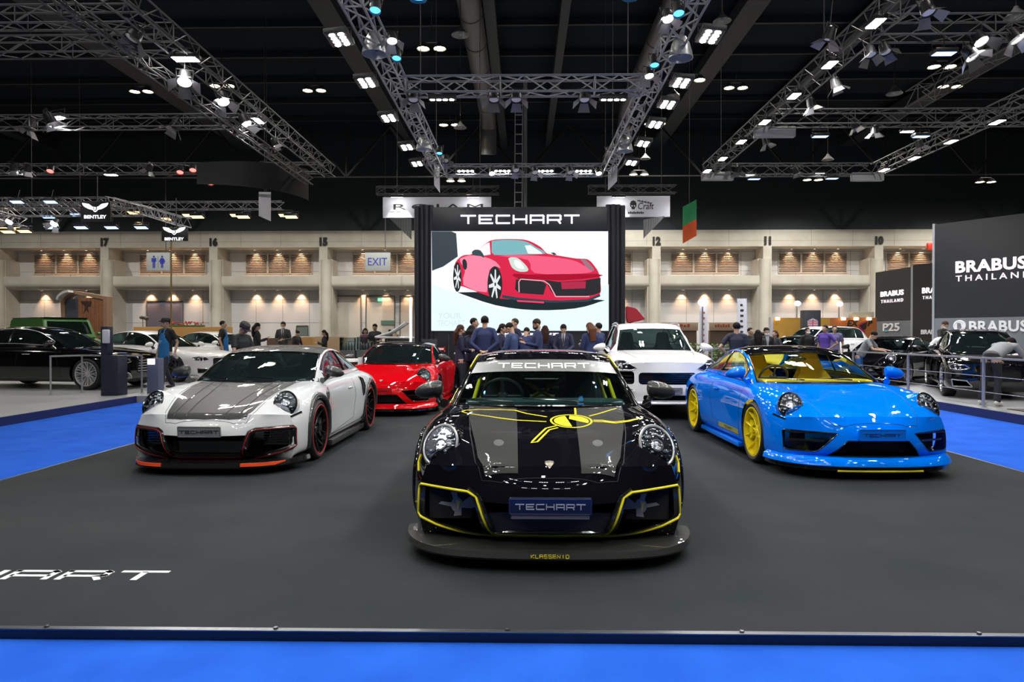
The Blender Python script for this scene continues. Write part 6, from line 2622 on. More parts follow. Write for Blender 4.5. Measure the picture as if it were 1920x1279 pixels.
def extra_blue(root, body, skin, grid, cfg):
    P, acc = cfg['paint'], cfg['accent']
    b = bmesh.new()
    skin.line(b, AERC, 'front', .006, .0, closed=True, step=.05)
    for q in (AERS, mir(AERS)):
        skin.line(b, q, 'front', .006, .0, closed=True, step=.05)
    obj('intake_frame', b, blk_gloss, body)
    slats(root, [(-.40, .40, .24, .37, -.78)], mat('black mesh plastic', (.006, .006, .007), .6), 6)
    for s in (-1, 1):
        b = bmesh.new()
        bar(b, (s * .42, -.83, .445), (s * .80, -.70, .445), .02, .014)
        bar(b, (s * .46, -.80, .365), (s * .80, -.66, .365), .012, .02)
        o = obj('intake_blade', fix(b), blk_gloss, root)
        b = boxm((min(s * .58, s * .74), -.61, .28), (max(s * .58, s * .74), -.60, .44), .002)
        obj('radiator', b, mat('radiator grey', (.03, .03, .032), .5, .5), root)
        b = bmesh.new()
        pts = [(s * x, .15 + .03 * k / 9) for k, x in enumerate([.5 + .04 * i for i in range(10)])]
        ribbon(skin, b, [(s * .80, .565), (s * .865, .60)], 'front', .018, .005)
        obj('indicator', b, blk_gloss, body)
        b2 = boxm((s * .90 - .04, .42, .10), (s * .90 + .04, 2.05, .16), .015)
        obj('side_skirt', b2, P, root)
        b2 = bmesh.new()
        skin.panel(b2, [(.50, .24), (1.30, .24), (1.30, .30), (.50, .30)], 'right' if s > 0 else 'left', .004, .08)
        so = obj('sill_stripe', b2, cfg['stripe'], body, 0)
        if s < 0:
            b2 = bmesh.new()
            word_on(skin, b2, 'TECHART', .32, .90, .27, 'left', .006, .2, flip=-1)
            obj('sill_lettering', b2, blk_gloss, so, 0)
    plate(root, .455, .46, .12, -1.015, P, cfg['ink'], .36, P, tilt=.08)
    b = bmesh.new()
    OUT = smooth2([(0, -1.0), (.30, -.99), (.55, -.94), (.71, -.85), (.83, -.71), (.90, -.55), (.92, -.42)])
    plan_sweep(b, [(-.20, .13), (.015, .13), (.035, .145), (.02, .19), (-.02, .22), (-.2, .22)], OUT)
    sp = obj('front_lip', b, P, root)
    b = bmesh.new()
    plan_sweep(b, [(-.20, .085), (-.01, .085), (.012, .10), (.008, .128), (-.20, .128)], OUT)
    obj('lip_blade', b, blk_gloss, sp)
    if acc:
        b = bmesh.new()
        tube(b, [(x, -1.008 + .11 * (abs(x) / .5) ** 2 * .32, .096) for x in [-.42 + .04 * k for k in range(22)]], .011, 8)
        obj('lip_accent', b, acc, sp)
    if cfg.get('wing'):
        wing(root, cfg['wing'], 1.20, 3.28, 1.08)


black_paint = mat('black car paint', (.004, .004, .006), .3, coat=1.0, spec=0)
white_paint = mat('chalk white car paint', (.56, .585, .59), .5, coat=1.0, spec=0)
blue_paint = mat('blue car paint', (.0, .16, .78), .5, coat=1.0, spec=0)
red_paint = mat('red car paint', (.52, .002, .006), .5, coat=1.0, spec=0)
yellow_acc = mat('yellow accent', (.78, .68, .02), .3, coat=.5)
carbon_m = mat('grey carbon', (.030, .032, .033), .5, 0, coat=1, spec=.2)
CLEAR = glass('clear car glass', (.72, .88, .84), .03)
SMOKE = glass('smoked car glass', (.30, .38, .36), .25)
DARK_IN = mat('dark cabin', (.012, .012, .014), .8)


def place_car(x, y, t):
    """fitted in camera axes: turn into world position and heading"""
    return (x * math.cos(YAW) - y * math.sin(YAW), x * math.sin(YAW) + y * math.cos(YAW), 0), -(t - YAW)


def four_sports():
    loc, rz = place_car(.255, 5.101, .025)
    sport('sports_car', 'black sports coupe with yellow propeller artwork, nearest car in the centre',
          dict(paint=black_paint, accent=yellow_acc, style='hex', cabin=DARK_IN, roof=black_paint, glass=CLEAR, seat=mat('black seat cloth', (.02, .022, .025), .7),
               dash=mat('dark teal dash', (.03, .07, .075), .6), mirror=mat('carbon grey film', (.018, .019, .018), .5, 0, coat=1, spec=.2), cage=yellow_acc, extra=extra_black,
               wheel=dict(mat=mat('black rim', (.01, .01, .012), .2, .5, coat=.5), n=5, style='V', caliper=yellow_acc)), loc, rz)
    loc, rz = place_car(-3.139, 7.904, .019)
    sport('sports_car', 'chalk white sports coupe with grey hood and red trim on the dark carpet',
          dict(paint=white_paint, lampring=blk_gloss, accent=mat('dark red line', (.22, .01, .012), .3), style='hex', cabin=DARK_IN, roof=carbon_m, glass=SMOKE, seat=mat('maroon seat', (.05, .01, .012), .7),
               dash=mat('dark teal dash', (.03, .07, .075), .6), mirror=carbon_m, extra=extra_white,
               wheel=dict(mat=mat('black rim', (.01, .01, .012), .2, .5, coat=.5), n=5, style='V', ring=mat('red rim line', (.5, .02, .02), .4), caliper=mat('dark caliper', (.03, .03, .03), .3))), loc, rz)
    loc, rz = place_car(3.625, 7.682, .005)
    yseat = mat('yellow leather', (.95, .72, .03), .5)
    sport('sports_car', 'bright blue sports coupe with yellow wheels and yellow cabin',
          dict(paint=blue_paint, lampring=blk_gloss, accent=yellow_acc, style='aero', cabin=yseat, roof=black_paint, glass=glass('bright car glass', (.95, 1, .95), .0), seat=yseat, dash=yseat, mirror=blue_paint, extra=extra_blue,
               stripe=mat('olive stripe', (.35, .33, .06), .4), ink=mat('dark blue ink', (.01, .05, .25), .4),
               wheel=dict(mat=mat('yellow rim', (.92, .74, .01), .25, .1, coat=.6), n=5, style='V', caliper=mat('caliper yellow', (.7, .6, .0), .4))), loc, rz)
    sport('sports_car', 'red sports coupe with black roof behind the white coupe, left of the big screen',
          dict(paint=red_paint, lampring=blk_gloss, accent=None, style='aero', cabin=DARK_IN, roof=blk_gloss, glass=SMOKE, seat=mat('black seat cloth', (.02, .022, .025), .7), dash=DARK_IN,
               mirror=carbon_m, extra=extra_blue, stripe=red_paint, ink=mat('dark red ink', (.1, .0, .0), .4), wing=red_paint,
               wheel=dict(mat=mat('black rim', (.01, .01, .012), .2, .5, coat=.5), n=5, style='V')), *place_car(-2.29, 12.9, .03))


four_sports()
# ------------------------------------------------------------------ saloons, tall wagon, boxy off-roader
def st(y, zt, x1z, x2, z2, x3, z3, xs, zs, zm, zl, zb, sweep=0.0):
    """station with the usual eight points; sweep moves the corner back"""
    return [(y, zt), (x2 * .55, y, x1z), (x2, y + sweep * .35, z2), (x3, y + sweep, z3), (xs, y + sweep * 1.05, zs), (xs + .005, y + sweep * 1.05, zm), (xs - .01, y + sweep * 1.05, zl), (xs - .06, y + sweep, zb)]


SEDAN = dict(
    S=[st(-.88, .74, .73, .58, .72, .76, .69, .80, .58, .42, .28, .17, .16),
       st(-.74, .81, .80, .62, .795, .84, .76, .88, .60, .42, .28, .17, .14),
       st(-.40, .88, .87, .66, .86, .87, .82, .93, .62, .44, .28, .17, .0),
       st(0, .93, .92, .68, .915, .87, .88, .94, .66, .46, .30, .17, .0),
       st(.45, .98, .97, .69, .96, .87, .92, .935, .68, .46, .30, .17, .0),
       st(.75, 1.0, .99, .70, .975, .87, .94, .93, .70, .46, .30, .17, .0),
       st(1.4, .99, .99, .72, .985, .87, .955, .94, .72, .46, .30, .17, .0),
       st(2.3, .99, .99, .72, .99, .87, .965, .94, .72, .46, .30, .17, .0),
       st(3.0, 1.02, 1.01, .71, .995, .87, .965, .945, .72, .46, .30, .17, .0),
       st(3.6, 1.02, 1.01, .68, .99, .85, .95, .93, .70, .46, .30, .18, .0),
       st(3.95, .98, .97, .62, .95, .80, .90, .87, .68, .48, .32, .22, -.06)],
    front=(-.91, -.93, -.92), rear=(4.02, 4.06, 4.02), wb=3.1, R=.365,
    G=[[(0, .52, .97), (.40, .57, .965), (.66, .70, .955), (.70, .74, .955), (.73, .78, .955), (.755, .80, .955)],
       [(0, .92, 1.17), (.38, .96, 1.165), (.60, 1.05, 1.15), (.64, 1.08, 1.135), (.70, 1.07, 1.06), (.77, 1.05, .965)],
       [(0, 1.36, 1.36), (.35, 1.39, 1.355), (.53, 1.46, 1.335), (.57, 1.49, 1.32), (.68, 1.48, 1.16), (.78, 1.45, .97)],
       [(0, 1.95, 1.455), (.34, 1.95, 1.45), (.53, 1.95, 1.42), (.57, 1.95, 1.40), (.69, 1.95, 1.20), (.79, 1.95, .98)],
       [(0, 2.6, 1.44), (.34, 2.6, 1.435), (.52, 2.6, 1.405), (.56, 2.6, 1.38), (.68, 2.6, 1.19), (.79, 2.6, .98)],
       [(0, 3.2, 1.28), (.32, 3.2, 1.27), (.48, 3.18, 1.25), (.53, 3.16, 1.22), (.64, 3.14, 1.12), (.76, 3.12, .98)],
       [(0, 3.72, 1.03), (.32, 3.70, 1.025), (.46, 3.66, 1.01), (.52, 3.60, 1.0), (.62, 3.55, .99), (.72, 3.5, .98)]])
WAGON = dict(
    S=[st(-.86, .98, .975, .60, .96, .80, .92, .86, .74, .52, .34, .24, .16),
       st(-.70, 1.03, 1.03, .64, 1.02, .87, .97, .92, .76, .54, .34, .23, .14),
       st(-.35, 1.08, 1.075, .68, 1.08, .90, 1.02, .96, .78, .56, .34, .23, .0),
       st(0, 1.11, 1.10, .70, 1.115, .91, 1.06, .985, .80, .56, .35, .23, .0),
       st(.40, 1.15, 1.14, .72, 1.135, .91, 1.08, .975, .82, .56, .35, .23, .0),
       st(.65, 1.17, 1.16, .73, 1.145, .905, 1.09, .965, .82, .56, .35, .23, .0),
       st(1.4, 1.15, 1.15, .75, 1.145, .90, 1.10, .97, .84, .56, .35, .23, .0),
       st(2.2, 1.15, 1.15, .75, 1.15, .91, 1.11, .98, .84, .56, .35, .23, .0),
       st(2.9, 1.17, 1.16, .75, 1.15, .92, 1.11, .995, .84, .56, .36, .24, .0),
       st(3.5, 1.15, 1.14, .73, 1.13, .90, 1.08, .96, .82, .58, .38, .27, .0),
       st(3.85, 1.10, 1.09, .68, 1.08, .84, 1.03, .90, .80, .60, .42, .32, -.05)],
    front=(-.90, -.91, -.90), rear=(3.92, 3.95, 3.94), wb=2.9, R=.385,
    G=[[(0, .42, 1.125), (.42, .47, 1.12), (.71, .62, 1.105), (.75, .66, 1.105), (.78, .70, 1.105), (.81, .72, 1.10)],
       [(0, .78, 1.34), (.40, .82, 1.335), (.65, .93, 1.32), (.69, .96, 1.30), (.75, .95, 1.21), (.82, .94, 1.11)],
       [(0, 1.14, 1.56), (.37, 1.17, 1.555), (.59, 1.26, 1.535), (.63, 1.29, 1.515), (.73, 1.28, 1.33), (.83, 1.25, 1.12)],
       [(0, 1.7, 1.67), (.37, 1.7, 1.665), (.58, 1.7, 1.64), (.63, 1.7, 1.61), (.74, 1.7, 1.38), (.84, 1.7, 1.13)],
       [(0, 2.5, 1.67), (.37, 2.5, 1.665), (.57, 2.5, 1.64), (.62, 2.5, 1.61), (.73, 2.5, 1.38), (.84, 2.5, 1.13)],
       [(0, 3.3, 1.60), (.35, 3.3, 1.595), (.54, 3.26, 1.57), (.59, 3.22, 1.54), (.70, 3.2, 1.35), (.82, 3.15, 1.13)],
       [(0, 3.85, 1.13), (.35, 3.84, 1.13), (.54, 3.78, 1.13), (.59, 3.74, 1.13), (.68, 3.68, 1.13), (.78, 3.6, 1.12)]])
BODY2 = {}


def base_car(T, key, cuts=()):
    if key in BODY2:
        return BODY2[key]
    V, Fc = body_cage(T['S'], T['front'], T['rear'])
    me = subdiv(V, Fc, 3)
    raw = me.copy()
    cut = bmesh.new()
    R = T['R']
    for sx in (-1, 1):
        for y in (0, T['wb']):
            b = bmesh.new()
            lathe(b, [(R + .03, .62 * sx), (R + .03, 1.3 * sx)], 44, 'x', (0, y, R), 1)
            fix(b)
            t = bpy.data.meshes.new('t')
            b.to_mesh(t)
            b.free()
            cut.from_mesh(t)
            bpy.data.meshes.remove(t)
    prism(cut, [(-.60, .95), (.60, .95), (.62, T['wb'] + .1), (-.62, T['wb'] + .1)], .5, 1.6, 'xy', 2)
    for P, d in cuts:
        prism(cut, P, -1.4, d, 'xz', 1)
    fix(cut)
    out = boolean(me, cut)
    smooth(out, 32)
    BODY2[key] = (out, Skin(raw))
    return BODY2[key]


def road_car(T, key, label, paint, loc, rz, cat='car', name='car', glassm=None, roofm=None, rim=None, spokes=10, detail=True, cuts=(), front=None, chrome=True, trim=None, nshow=True, pillars=(.36, .66), group=None):
    root = empty(name, loc, rz)
    tag(root, label, cat, group)
    me, skin = base_car(T, key, cuts)
    me = me.copy()
    blk = blk_gloss
    body = link('body', me, root)
    for k, q in enumerate((paint, mat('black mesh plastic', (.006, .006, .007), .6), DARK_IN)):
        me.materials[k] = q
    grid = cabin_shell(T['G'])
    cc = 30
    g = glassm or SMOKE

    def J(j):
        return abs(j + .5 - cc)
    obj('cabin_frame', grid_part(grid, lambda i, j: not (i < 12 and J(j) < 12) and not (5 <= i < 31 and 18 < J(j) < 28) and not (27 <= i < 35 and J(j) < 12) and not (12 <= i < 27 and J(j) < 12.6)), paint, root, 40)
    obj('roof', grid_part(grid, lambda i, j: 12 <= i < 27 and J(j) < 12.6, .001), roofm or paint, root, 40)
    obj('windscreen', grid_part(grid, lambda i, j: i < 12 and J(j) < 12, -.004), g, root, 40)
    obj('rear_window', grid_part(grid, lambda i, j: 27 <= i < 35 and J(j) < 12, -.004), g, root, 40)
    for sx in (-1, 1):
        obj('side_window', grid_part(grid, lambda i, j: 5 <= i < 31 and 18 < J(j) < 28 and (j + .5 - cc) * sx > 0, -.004), g, root, 40)
        b = bmesh.new()
        win = [grid[i][cc + sx * 18] for i in range(5, 32)] + [grid[31][cc + sx * j] for j in range(19, 28)] + [grid[i][cc + sx * 28] for i in range(31, 4, -1)] + [grid[5][cc + sx * j] for j in range(27, 18, -1)]
        tube(b, win, .011, 6, closed=True)
        obj('window_trim', b, trim or (mat('lamp chrome', (.75, .76, .78), .16, .75) if chrome else blk), root)
        for i in (20, 27):
            b = bmesh.new()
            tube(b, [grid[i][cc + sx * j] for j in range(18, 29)], .022 if i == 20 else .012, 6)
            obj('window_pillar', b, blk, root)
        a, c, d = lofted_mirror(sx, T['G'][0][5][0] + .19, T['G'][0][5][1] + .12, T['G'][0][5][2] + .10, 1.15)
        for q in (c,):
            pass
        mm = obj('mirror', a, paint, root)
        c.free()
        b = bmesh.new()
        x5, y5, z5 = T['G'][0][5]
        tube(b, [(sx * (x5 + .04), y5 + .1, z5 - .02), (sx * (x5 + .12), y5 + .12, z5 + .06)], [.04, .03], 8)
        obj('mirror_arm', b, blk, mm)
        obj('mirror_glass', d, mat('mirror glass', (.8, .8, .82), .02, 1), mm)
        for y in (1.55, 2.5):
            h, n = skin.hit(y, z5 - .14, 'right' if sx > 0 else 'left')
            b = bmesh.new()
            tube(b, [h + Vector((0, -.10, 0)), h + Vector((sx * .02, -.08, 0)), h + Vector((sx * .02, .08, 0)), h + Vector((0, .10, 0))], .012, 8)
            obj('door_handle', b, paint if not chrome else mat('lamp chrome', (.75, .76, .78), .16, .75), root)
    b = bmesh.new()
    zb = T['G'][0][5][2] - .04
    for ax in ('left', 'right'):
        skin.line(b, [(.78, zb), (.74, .7), (.62, .28)], ax, .004, 0, step=.08, n=4)
        skin.line(b, [(1.78, zb), (1.80, .6), (1.78, .26)], ax, .004, 0, step=.08, n=4)
        skin.line(b, [(2.72, zb), (2.72, .6), (2.50, .26), (.66, .26)], ax, .004, 0, step=.08, n=4)
    obj('shut_line', b, mat('black mesh plastic', (.006, .006, .007), .6), body)
    rm = rim or mat('silver rim', (.5, .5, .52), .25, .9)
    R = T['R']
    wx = T['S'][3][4][0] - .155
    for x in (-wx, wx):
        for y in (0, T['wb']):
            wheel(root, x, y, R, .26, rm, spokes, 'V', None, R * .76)
    dash = boxm((-.66, .78, .6), (.66, 1.15, T['G'][0][0][2] - .03), .05)
    obj('dashboard', dash, mat('dash grey', (.06, .08, .08), .6), root)
    sc = mat('seat leather', (.05, .045, .04), .6)
    hh = T['G'][3][0][2]
    for y in (1.75, 2.75):
        for x in (-.37, .37):
            if y + .45 < T['wb'] + .1:
                obj('seat', seat_bm(x, y, .52, hh - .70), sc, root)
    b = bmesh.new()
    c = Vector((-.37, 1.22, T['G'][0][0][2] + .0))
    q = Matrix.Rotation(math.radians(-66), 3, 'X')
    tube(b, [c + q @ Vector((.185 * math.cos(a), .185 * math.sin(a), 0)) for a in [2 * PI * k / 28 for k in range(28)]], .016, 8, closed=True)
    for a in (0, PI, -PI / 2):
        tube(b, [c, c + q @ Vector((.18 * math.cos(a), .18 * math.sin(a), 0))], .014, 6)
    obj('steering_wheel', fix(b), mat('wheel leather', (.02, .02, .022), .5), root)
    if front:
        front(root, body, skin, grid)
    return root


def lamp_unit(root, skin, poly, m=None):
    """front lamp drawn as an outline on the nose, with bowl, chrome and cover"""
    b = bmesh.new()
    skin.panel(b, poly, 'front', .004, .03)
    hl = obj('headlight', b, mat('lamp bowl', (.015, .015, .02), .12, .3), root, 60)
    b = bmesh.new()
    skin.line(b, poly, 'front', .008, .004, closed=True, n=6)
    obj('lamp_rim', b, m or mat('lamp chrome', (.75, .76, .78), .16, .75), hl)
    cx = sum(p[0] for p in poly) / len(poly)
    cz = sum(p[1] for p in poly) / len(poly)
    b = bmesh.new()
    for dx, dz in ((-.05, .02), (.03, .03), (-.04, -.03), (.035, -.025)):
        h, n = skin.hit(cx + dx, cz + dz, 'front')
        ellipsoid(b, h + n * .006, (.026, .018, .02), 10, 8)
    obj('reflector', b, mat('lamp chrome', (.75, .76, .78), .16, .75), hl)


def wagon_front(root, body, skin, grid):
    for s in (1, -1):
        P = [(.50, .865), (.60, .84), (.78, .845), (.86, .88), (.855, .965), (.80, 1.0), (.70, .995), (.60, .93)]
        lamp_unit(root, skin, [(s * a, b) for a, b in P])
        b = bmesh.new()
        for k, z in enumerate((.62, .68, .74)):
            bar(b, (s * .57, -.76, z), (s * .84, -.64, z), .03, .018)
        obj('intake_blade', fix(b), blk_gloss, root)
        b = bmesh.new()
        bar(b, (s * .56, -.86, .50), (s * .80, -.74, .40), .05, .03)
        bar(b, (s * .56, -.86, .36), (s * .84, -.72, .36), .04, .03)
        obj('bumper_strut', fix(b), white2, root)
    slats(root, [(-.47, .47, .62, .79, -.80)], blk_gloss, 5)
    plate(root, .50, .46, .11, -.945, mat('silver plate', (.30, .31, .31), .35, .5), mat('black ink', (.02, .02, .02), .5), .36, tilt=.05)
    b = bmesh.new()
    OUT = smooth2([(0, -.90), (.30, -.895), (.55, -.86), (.72, -.78), (.84, -.66), (.92, -.50)])
    plan_sweep(b, [(-.12, .27), (.02, .27), (.03, .285), (.02, .31), (-.12, .32)], OUT)
    obj('front_lip', b, white2, root)
    for s in (1, -1):  # roof rails
        b = bmesh.new()
        cc = 30
        tube(b, [grid[i][cc + s * 14] + Vector((0, 0, .035 if 14 < i < 28 else .0)) for i in range(13, 30)], .016, 8)
        obj('roof_rail', b, mat('lamp chrome', (.75, .76, .78), .16, .75), root)
        b = bmesh.new()
        pts = []
        for k in range(25):
            a = math.radians(-15 + 210 * k / 24)
            yy, zz = (.425) * math.cos(a), .385 + (.425) * math.sin(a)
            h, n = skin.hit(yy, max(zz, .25), 'right' if s > 0 else 'left')
            pts.append(Vector((h.x, yy, zz)))
        tube(b, [p + Vector((s * -.006, 0, 0)) for p in pts], .022, 8)
        obj('wheel_arch', b, white2, root, 60)
    b = bmesh.new()
    skin.line(b, [(-.62, .50), (-.60, .0), (-.50, -.55), (-.30, -.74), (0, -.78), (.30, -.74), (.50, -.55), (.60, .0), (.62, .50)], 'top', .003, .0, step=.06, n=4)
    obj('hood_line', b, blk_gloss, body)


def sedan_front(grille=True):
    def fn(root, body, skin, grid):
        for s in (1, -1):
            P = [(.50, .64), (.66, .60), (.82, .62), (.84, .70), (.74, .72), (.58, .70)]
            lamp_unit(root, skin, [(s * a, b) for a, b in P])
            b = bmesh.new()
            skin.line(b, [(s * .45, .26), (s * .78, .26), (s * .80, .40), (s * .55, .38)], 'front', .012, .002, closed=True)
            obj('intake_frame', b, mat('lamp chrome', (.75, .76, .78), .16, .75), body)
        if grille:
            b = bmesh.new()
            for k in range(5):
                bar(b, (-.36 + .01 * k, -.90, .42 + .06 * k), (.36 - .01 * k, -.90, .42 + .06 * k), .018, .02)
            obj('grille', fix(b), mat('lamp chrome', (.75, .76, .78), .16, .75), root)
    return fn


white2 = mat('pearl white paint', (.82, .83, .84), .5, coat=1.0, spec=0)


def others():
    side = rrect(.55, .60, .87, .82, .05)
    cuts = [(rrect(-.48, .60, .48, .80, .06), -.70), (side, -.45), (mir(side), -.45), (rrect(-.40, .33, .40, .42, .03), -.7),
            ([(.58, .36), (.84, .36), (.84, .52), (.58, .52)], -.5), (mir([(.58, .36), (.84, .36), (.84, .52), (.58, .52)]), -.5)]
    loc, rz = place_car(2.66, 12.3, .057)
    road_car(WAGON, 'wagon', 'white tall family car facing the camera between the big screen and the blue coupe', white2, loc, rz, name='sport_utility_car', spokes=5, cuts=cuts, front=wagon_front,
             rim=mat('dark rim', (.05, .05, .05), .25, .6), trim=blk_gloss)
    scut = [(rrect(-.38, .38, .38, .68, .06), -.78), ([(.46, .27), (.78, .27), (.80, .40), (.55, .38)], -.5), (mir([(.46, .27), (.78, .27), (.80, .40), (.55, .38)]), -.5)]
    bl = mat('black limousine paint', (.003, .003, .004), .06, coat=1.0)
    # left platform
    Y = 14.2
    wpt = ground(160, 733, .10)
    r = road_car(SEDAN, 'sedan', 'black limousine seen from its side on the left platform, behind the steel railing', bl, (-10.45, 17.25, .10), math.radians(82), name='saloon_car', cuts=scut, spokes=12, front=sedan_front(),
             rim=mat('fine silver rim', (.55, .55, .58), .3, .35))
    r.scale = (1.06,) * 3
    road_car(SEDAN, 'sedan', 'white coupe saloon behind the man in a blue apron', white2, (at(343, 690, 18.9).x, 19.9, .10), math.radians(70), name='saloon_car', cuts=scut, spokes=5, front=sedan_front(False), rim=mat('dark machined rim', (.22, .22, .24), .25, .8), chrome=False)
    road_car(SEDAN, 'sedan', 'white saloon half hidden behind the white coupe saloon, left of the white sports coupe', white2, (at(455, 668, 24).x, 25.0, .10), math.radians(66), name='saloon_car', cuts=scut, spokes=10, front=sedan_front(False), chrome=False)
    # right platform
    loc = ground(1690, 722, .11)
    sp = SPORT_DARK
    road_car(SEDAN, 'sedan', 'black car with a man wiping its hood behind the right railing', bl, (9.95, 14.7, .11), math.radians(-25), name='saloon_car', cuts=scut, spokes=10, front=sedan_front(False))
    boxy()


def boxy():
    """green off-roader, upright body with flat windows"""
    g = mat('vivid green paint', (.03, .14, .012), .5, coat=1.0)
    x0 = at(95, 610, 21.5)
    root = empty('off_road_car', (-15.5, 23.6, .10), math.radians(58))
    tag(root, 'bright green boxy off-roader behind the black limousine', 'car')
    b = bmesh.new()
    o = [(-.95, .45), (-.95, 1.02), (-.88, 1.10), (.55, 1.18), (.62, 1.22), (3.62, 1.22), (3.62, .45), (3.20, .40), (-.5, .40)]
    fs = prism(b, o, -.90, .90, 'yz')
    bmesh.ops.bevel(b, geom=b.edges[:], offset=.03, segments=2, affect='EDGES')
    body = obj('body', fix(b), g, root)
    b = bmesh.new()
    o = [(.60, 1.22), (.98, 1.86), (1.10, 1.93), (3.45, 1.93), (3.55, 1.86), (3.60, 1.22)]
    lo = [b.verts.new((-.84 + (.08 if z > 1.5 else 0), y, z)) for y, z in o]
    hi = [b.verts.new((.84 - (.08 if z > 1.5 else 0), y, z)) for y, z in o]
    b.faces.new(lo)
    b.faces.new(hi[::-1])
    for i in range(6):
        b.faces.new((lo[i], hi[i], hi[(i + 1) % 6], lo[(i + 1) % 6]))
    fix(b)
    bmesh.ops.bevel(b, geom=b.edges[:], offset=.03, segments=2, affect='EDGES')
    obj('cabin', fix(b), g, root)
    b = boxm((-.74, 1.0, 1.925), (.74, 3.5, 1.96), .02)
    obj('roof', b, blk_gloss, root)
    dk = mat('dark green window', (.01, .02, .015), .05, coat=1.0)
    for s in (-1, 1):
        for y0, y1 in ((.98, 1.70), (1.80, 2.60), (2.72, 3.45)):
            P = [(y0 + .02, 1.30), (y1, 1.30), (y1, 1.80), (y0 + (.18 if y0 < 1 else .02), 1.80)]
            b = bmesh.new()
            vs = [b.verts.new((s * (.852 - (.08 * (z - 1.22) / .5)), y, z)) for y, z in P]
            b.faces.new(vs)
            bmesh.ops.solidify(b, geom=b.faces[:], thickness=.012)
            obj('side_window', fix(b), dk, root, 0)
        for y in (0, 2.85):
            wheel(root, s * .80, y, .40, .26, mat('silver rim', (.5, .5, .52), .25, .9), 5, 'V', None, .27)
            b = bmesh.new()
            pts = [(s * .92, y + .47 * math.cos(a), .42 + .47 * math.sin(a)) for a in [math.radians(10 + 160 * k / 12) for k in range(13)]]
            tube(b, pts, .06, 8)
            obj('wheel_arch', b, blk_gloss, root)
        b = bmesh.new()
        lathe(b, [(0, -.99), (.11, -.985), (.12, -.95), (0, -.94)], 20, 'y', (s * .62, 0, .86))
        obj('headlight', fix(b), mat('lamp chrome', (.75, .76, .78), .16, .75), root)
        a, c, d = lofted_mirror(s, 1.06, .85, 1.36, 1.2)
        c.free()
        d.free()
        obj('mirror', a, g, root)
    b = bmesh.new()
    vs = [b.verts.new(p) for p in ((-.72, .635, 1.27), (.72, .635, 1.27), (.66, .93, 1.82), (-.66, .93, 1.82))]
    b.faces.new(vs)
    bmesh.ops.solidify(b, geom=b.faces[:], thickness=.012)
    obj('windscreen', fix(b), dk, root, 0)
    b = boxm((-.50, -.985, .72), (.50, -.955, 1.0), .01)
    obj('grille', b, blk_gloss, root)
    b = boxm((-.05, 3.62, .75), (.60, 3.84, 1.42), .08)
    obj('spare_wheel_cover', b, mat('lamp chrome', (.75, .76, .78), .16, .75), root)


SPORT_DARK = dict(paint=mat('black limousine paint', (.003, .003, .004), .06, coat=1.0), accent=None, style='aero', cabin=DARK_IN, roof=blk_gloss, glass=CLEAR, seat=mat('black seat cloth', (.02, .022, .025), .7), dash=mat('dark teal dash', (.03, .07, .075), .6),
                  mirror=blk_gloss, extra=extra_blue, stripe=blk_gloss, ink=mat('dark blue ink', (.01, .05, .25), .4), wheel=dict(mat=mat('grey machined rim', (.28, .28, .30), .25, .8), n=5, style='V'))
p = ground(1690, 722, .11)
sport('sports_car', 'black sports coupe on the right platform below the leftmost dark screen wall', SPORT_DARK, (9.55, 18.9, .11), math.radians(-50))
SPORT_SIL = dict(SPORT_DARK)
SPORT_SIL.update(paint=mat('silver lilac paint', (.32, .32, .40), .2, .5, coat=1.0), glass=CLEAR)
sport('sports_car', 'silver lilac sports coupe being cleaned in front of the orange wall', SPORT_SIL, (8.9, 23.4, .11), math.radians(-40))
others()
# ------------------------------------------------------------------ people
def etube(bm, secs, n=14):
    """closed loft through (centre, rx, ry) sections, rings square to the path but keeping x sideways"""
    rings = []
    N = len(secs)
    for i, (p, rx, ry) in enumerate(secs):
        p = Vector(p)
        d = (Vector(secs[min(i + 1, N - 1)][0]) - Vector(secs[max(i - 1, 0)][0])).normalized()
        u = Vector((1, 0, 0)) - d * d.x
        u.normalize()
        v = d.cross(u)
        rings.append([bm.verts.new(p + u * rx * math.cos(2 * PI * k / n) + v * ry * math.sin(2 * PI * k / n)) for k in range(n)])
    for a, b in zip(rings[:-1], rings[1:]):
        for k in range(n):
            bm.faces.new((a[k], a[(k + 1) % n], b[(k + 1) % n], b[k]))
    bm.faces.new(rings[0][::-1])
    bm.faces.new(rings[-1])


def remesh(bm, vox, it=3):
    bmesh.ops.recalc_face_normals(bm, faces=bm.faces[:])
    me = bpy.data.meshes.new('r')
    bm.to_mesh(me)
    bm.free()
    o = bpy.data.objects.new('r', me)
    COL.objects.link(o)
    m = o.modifiers.new('r', 'REMESH')
    m.mode = 'VOXEL'
    m.voxel_size = vox
    m.use_smooth_shade = True
    s = o.modifiers.new('s', 'SMOOTH')
    s.factor = .5
    s.iterations = it
    dg = bpy.context.evaluated_depsgraph_get()
    out = bpy.data.meshes.new_from_object(o.evaluated_get(dg))
    bpy.data.objects.remove(o)
    bpy.data.meshes.remove(me)
    return out


def V3(*a):
    return Vector(a)


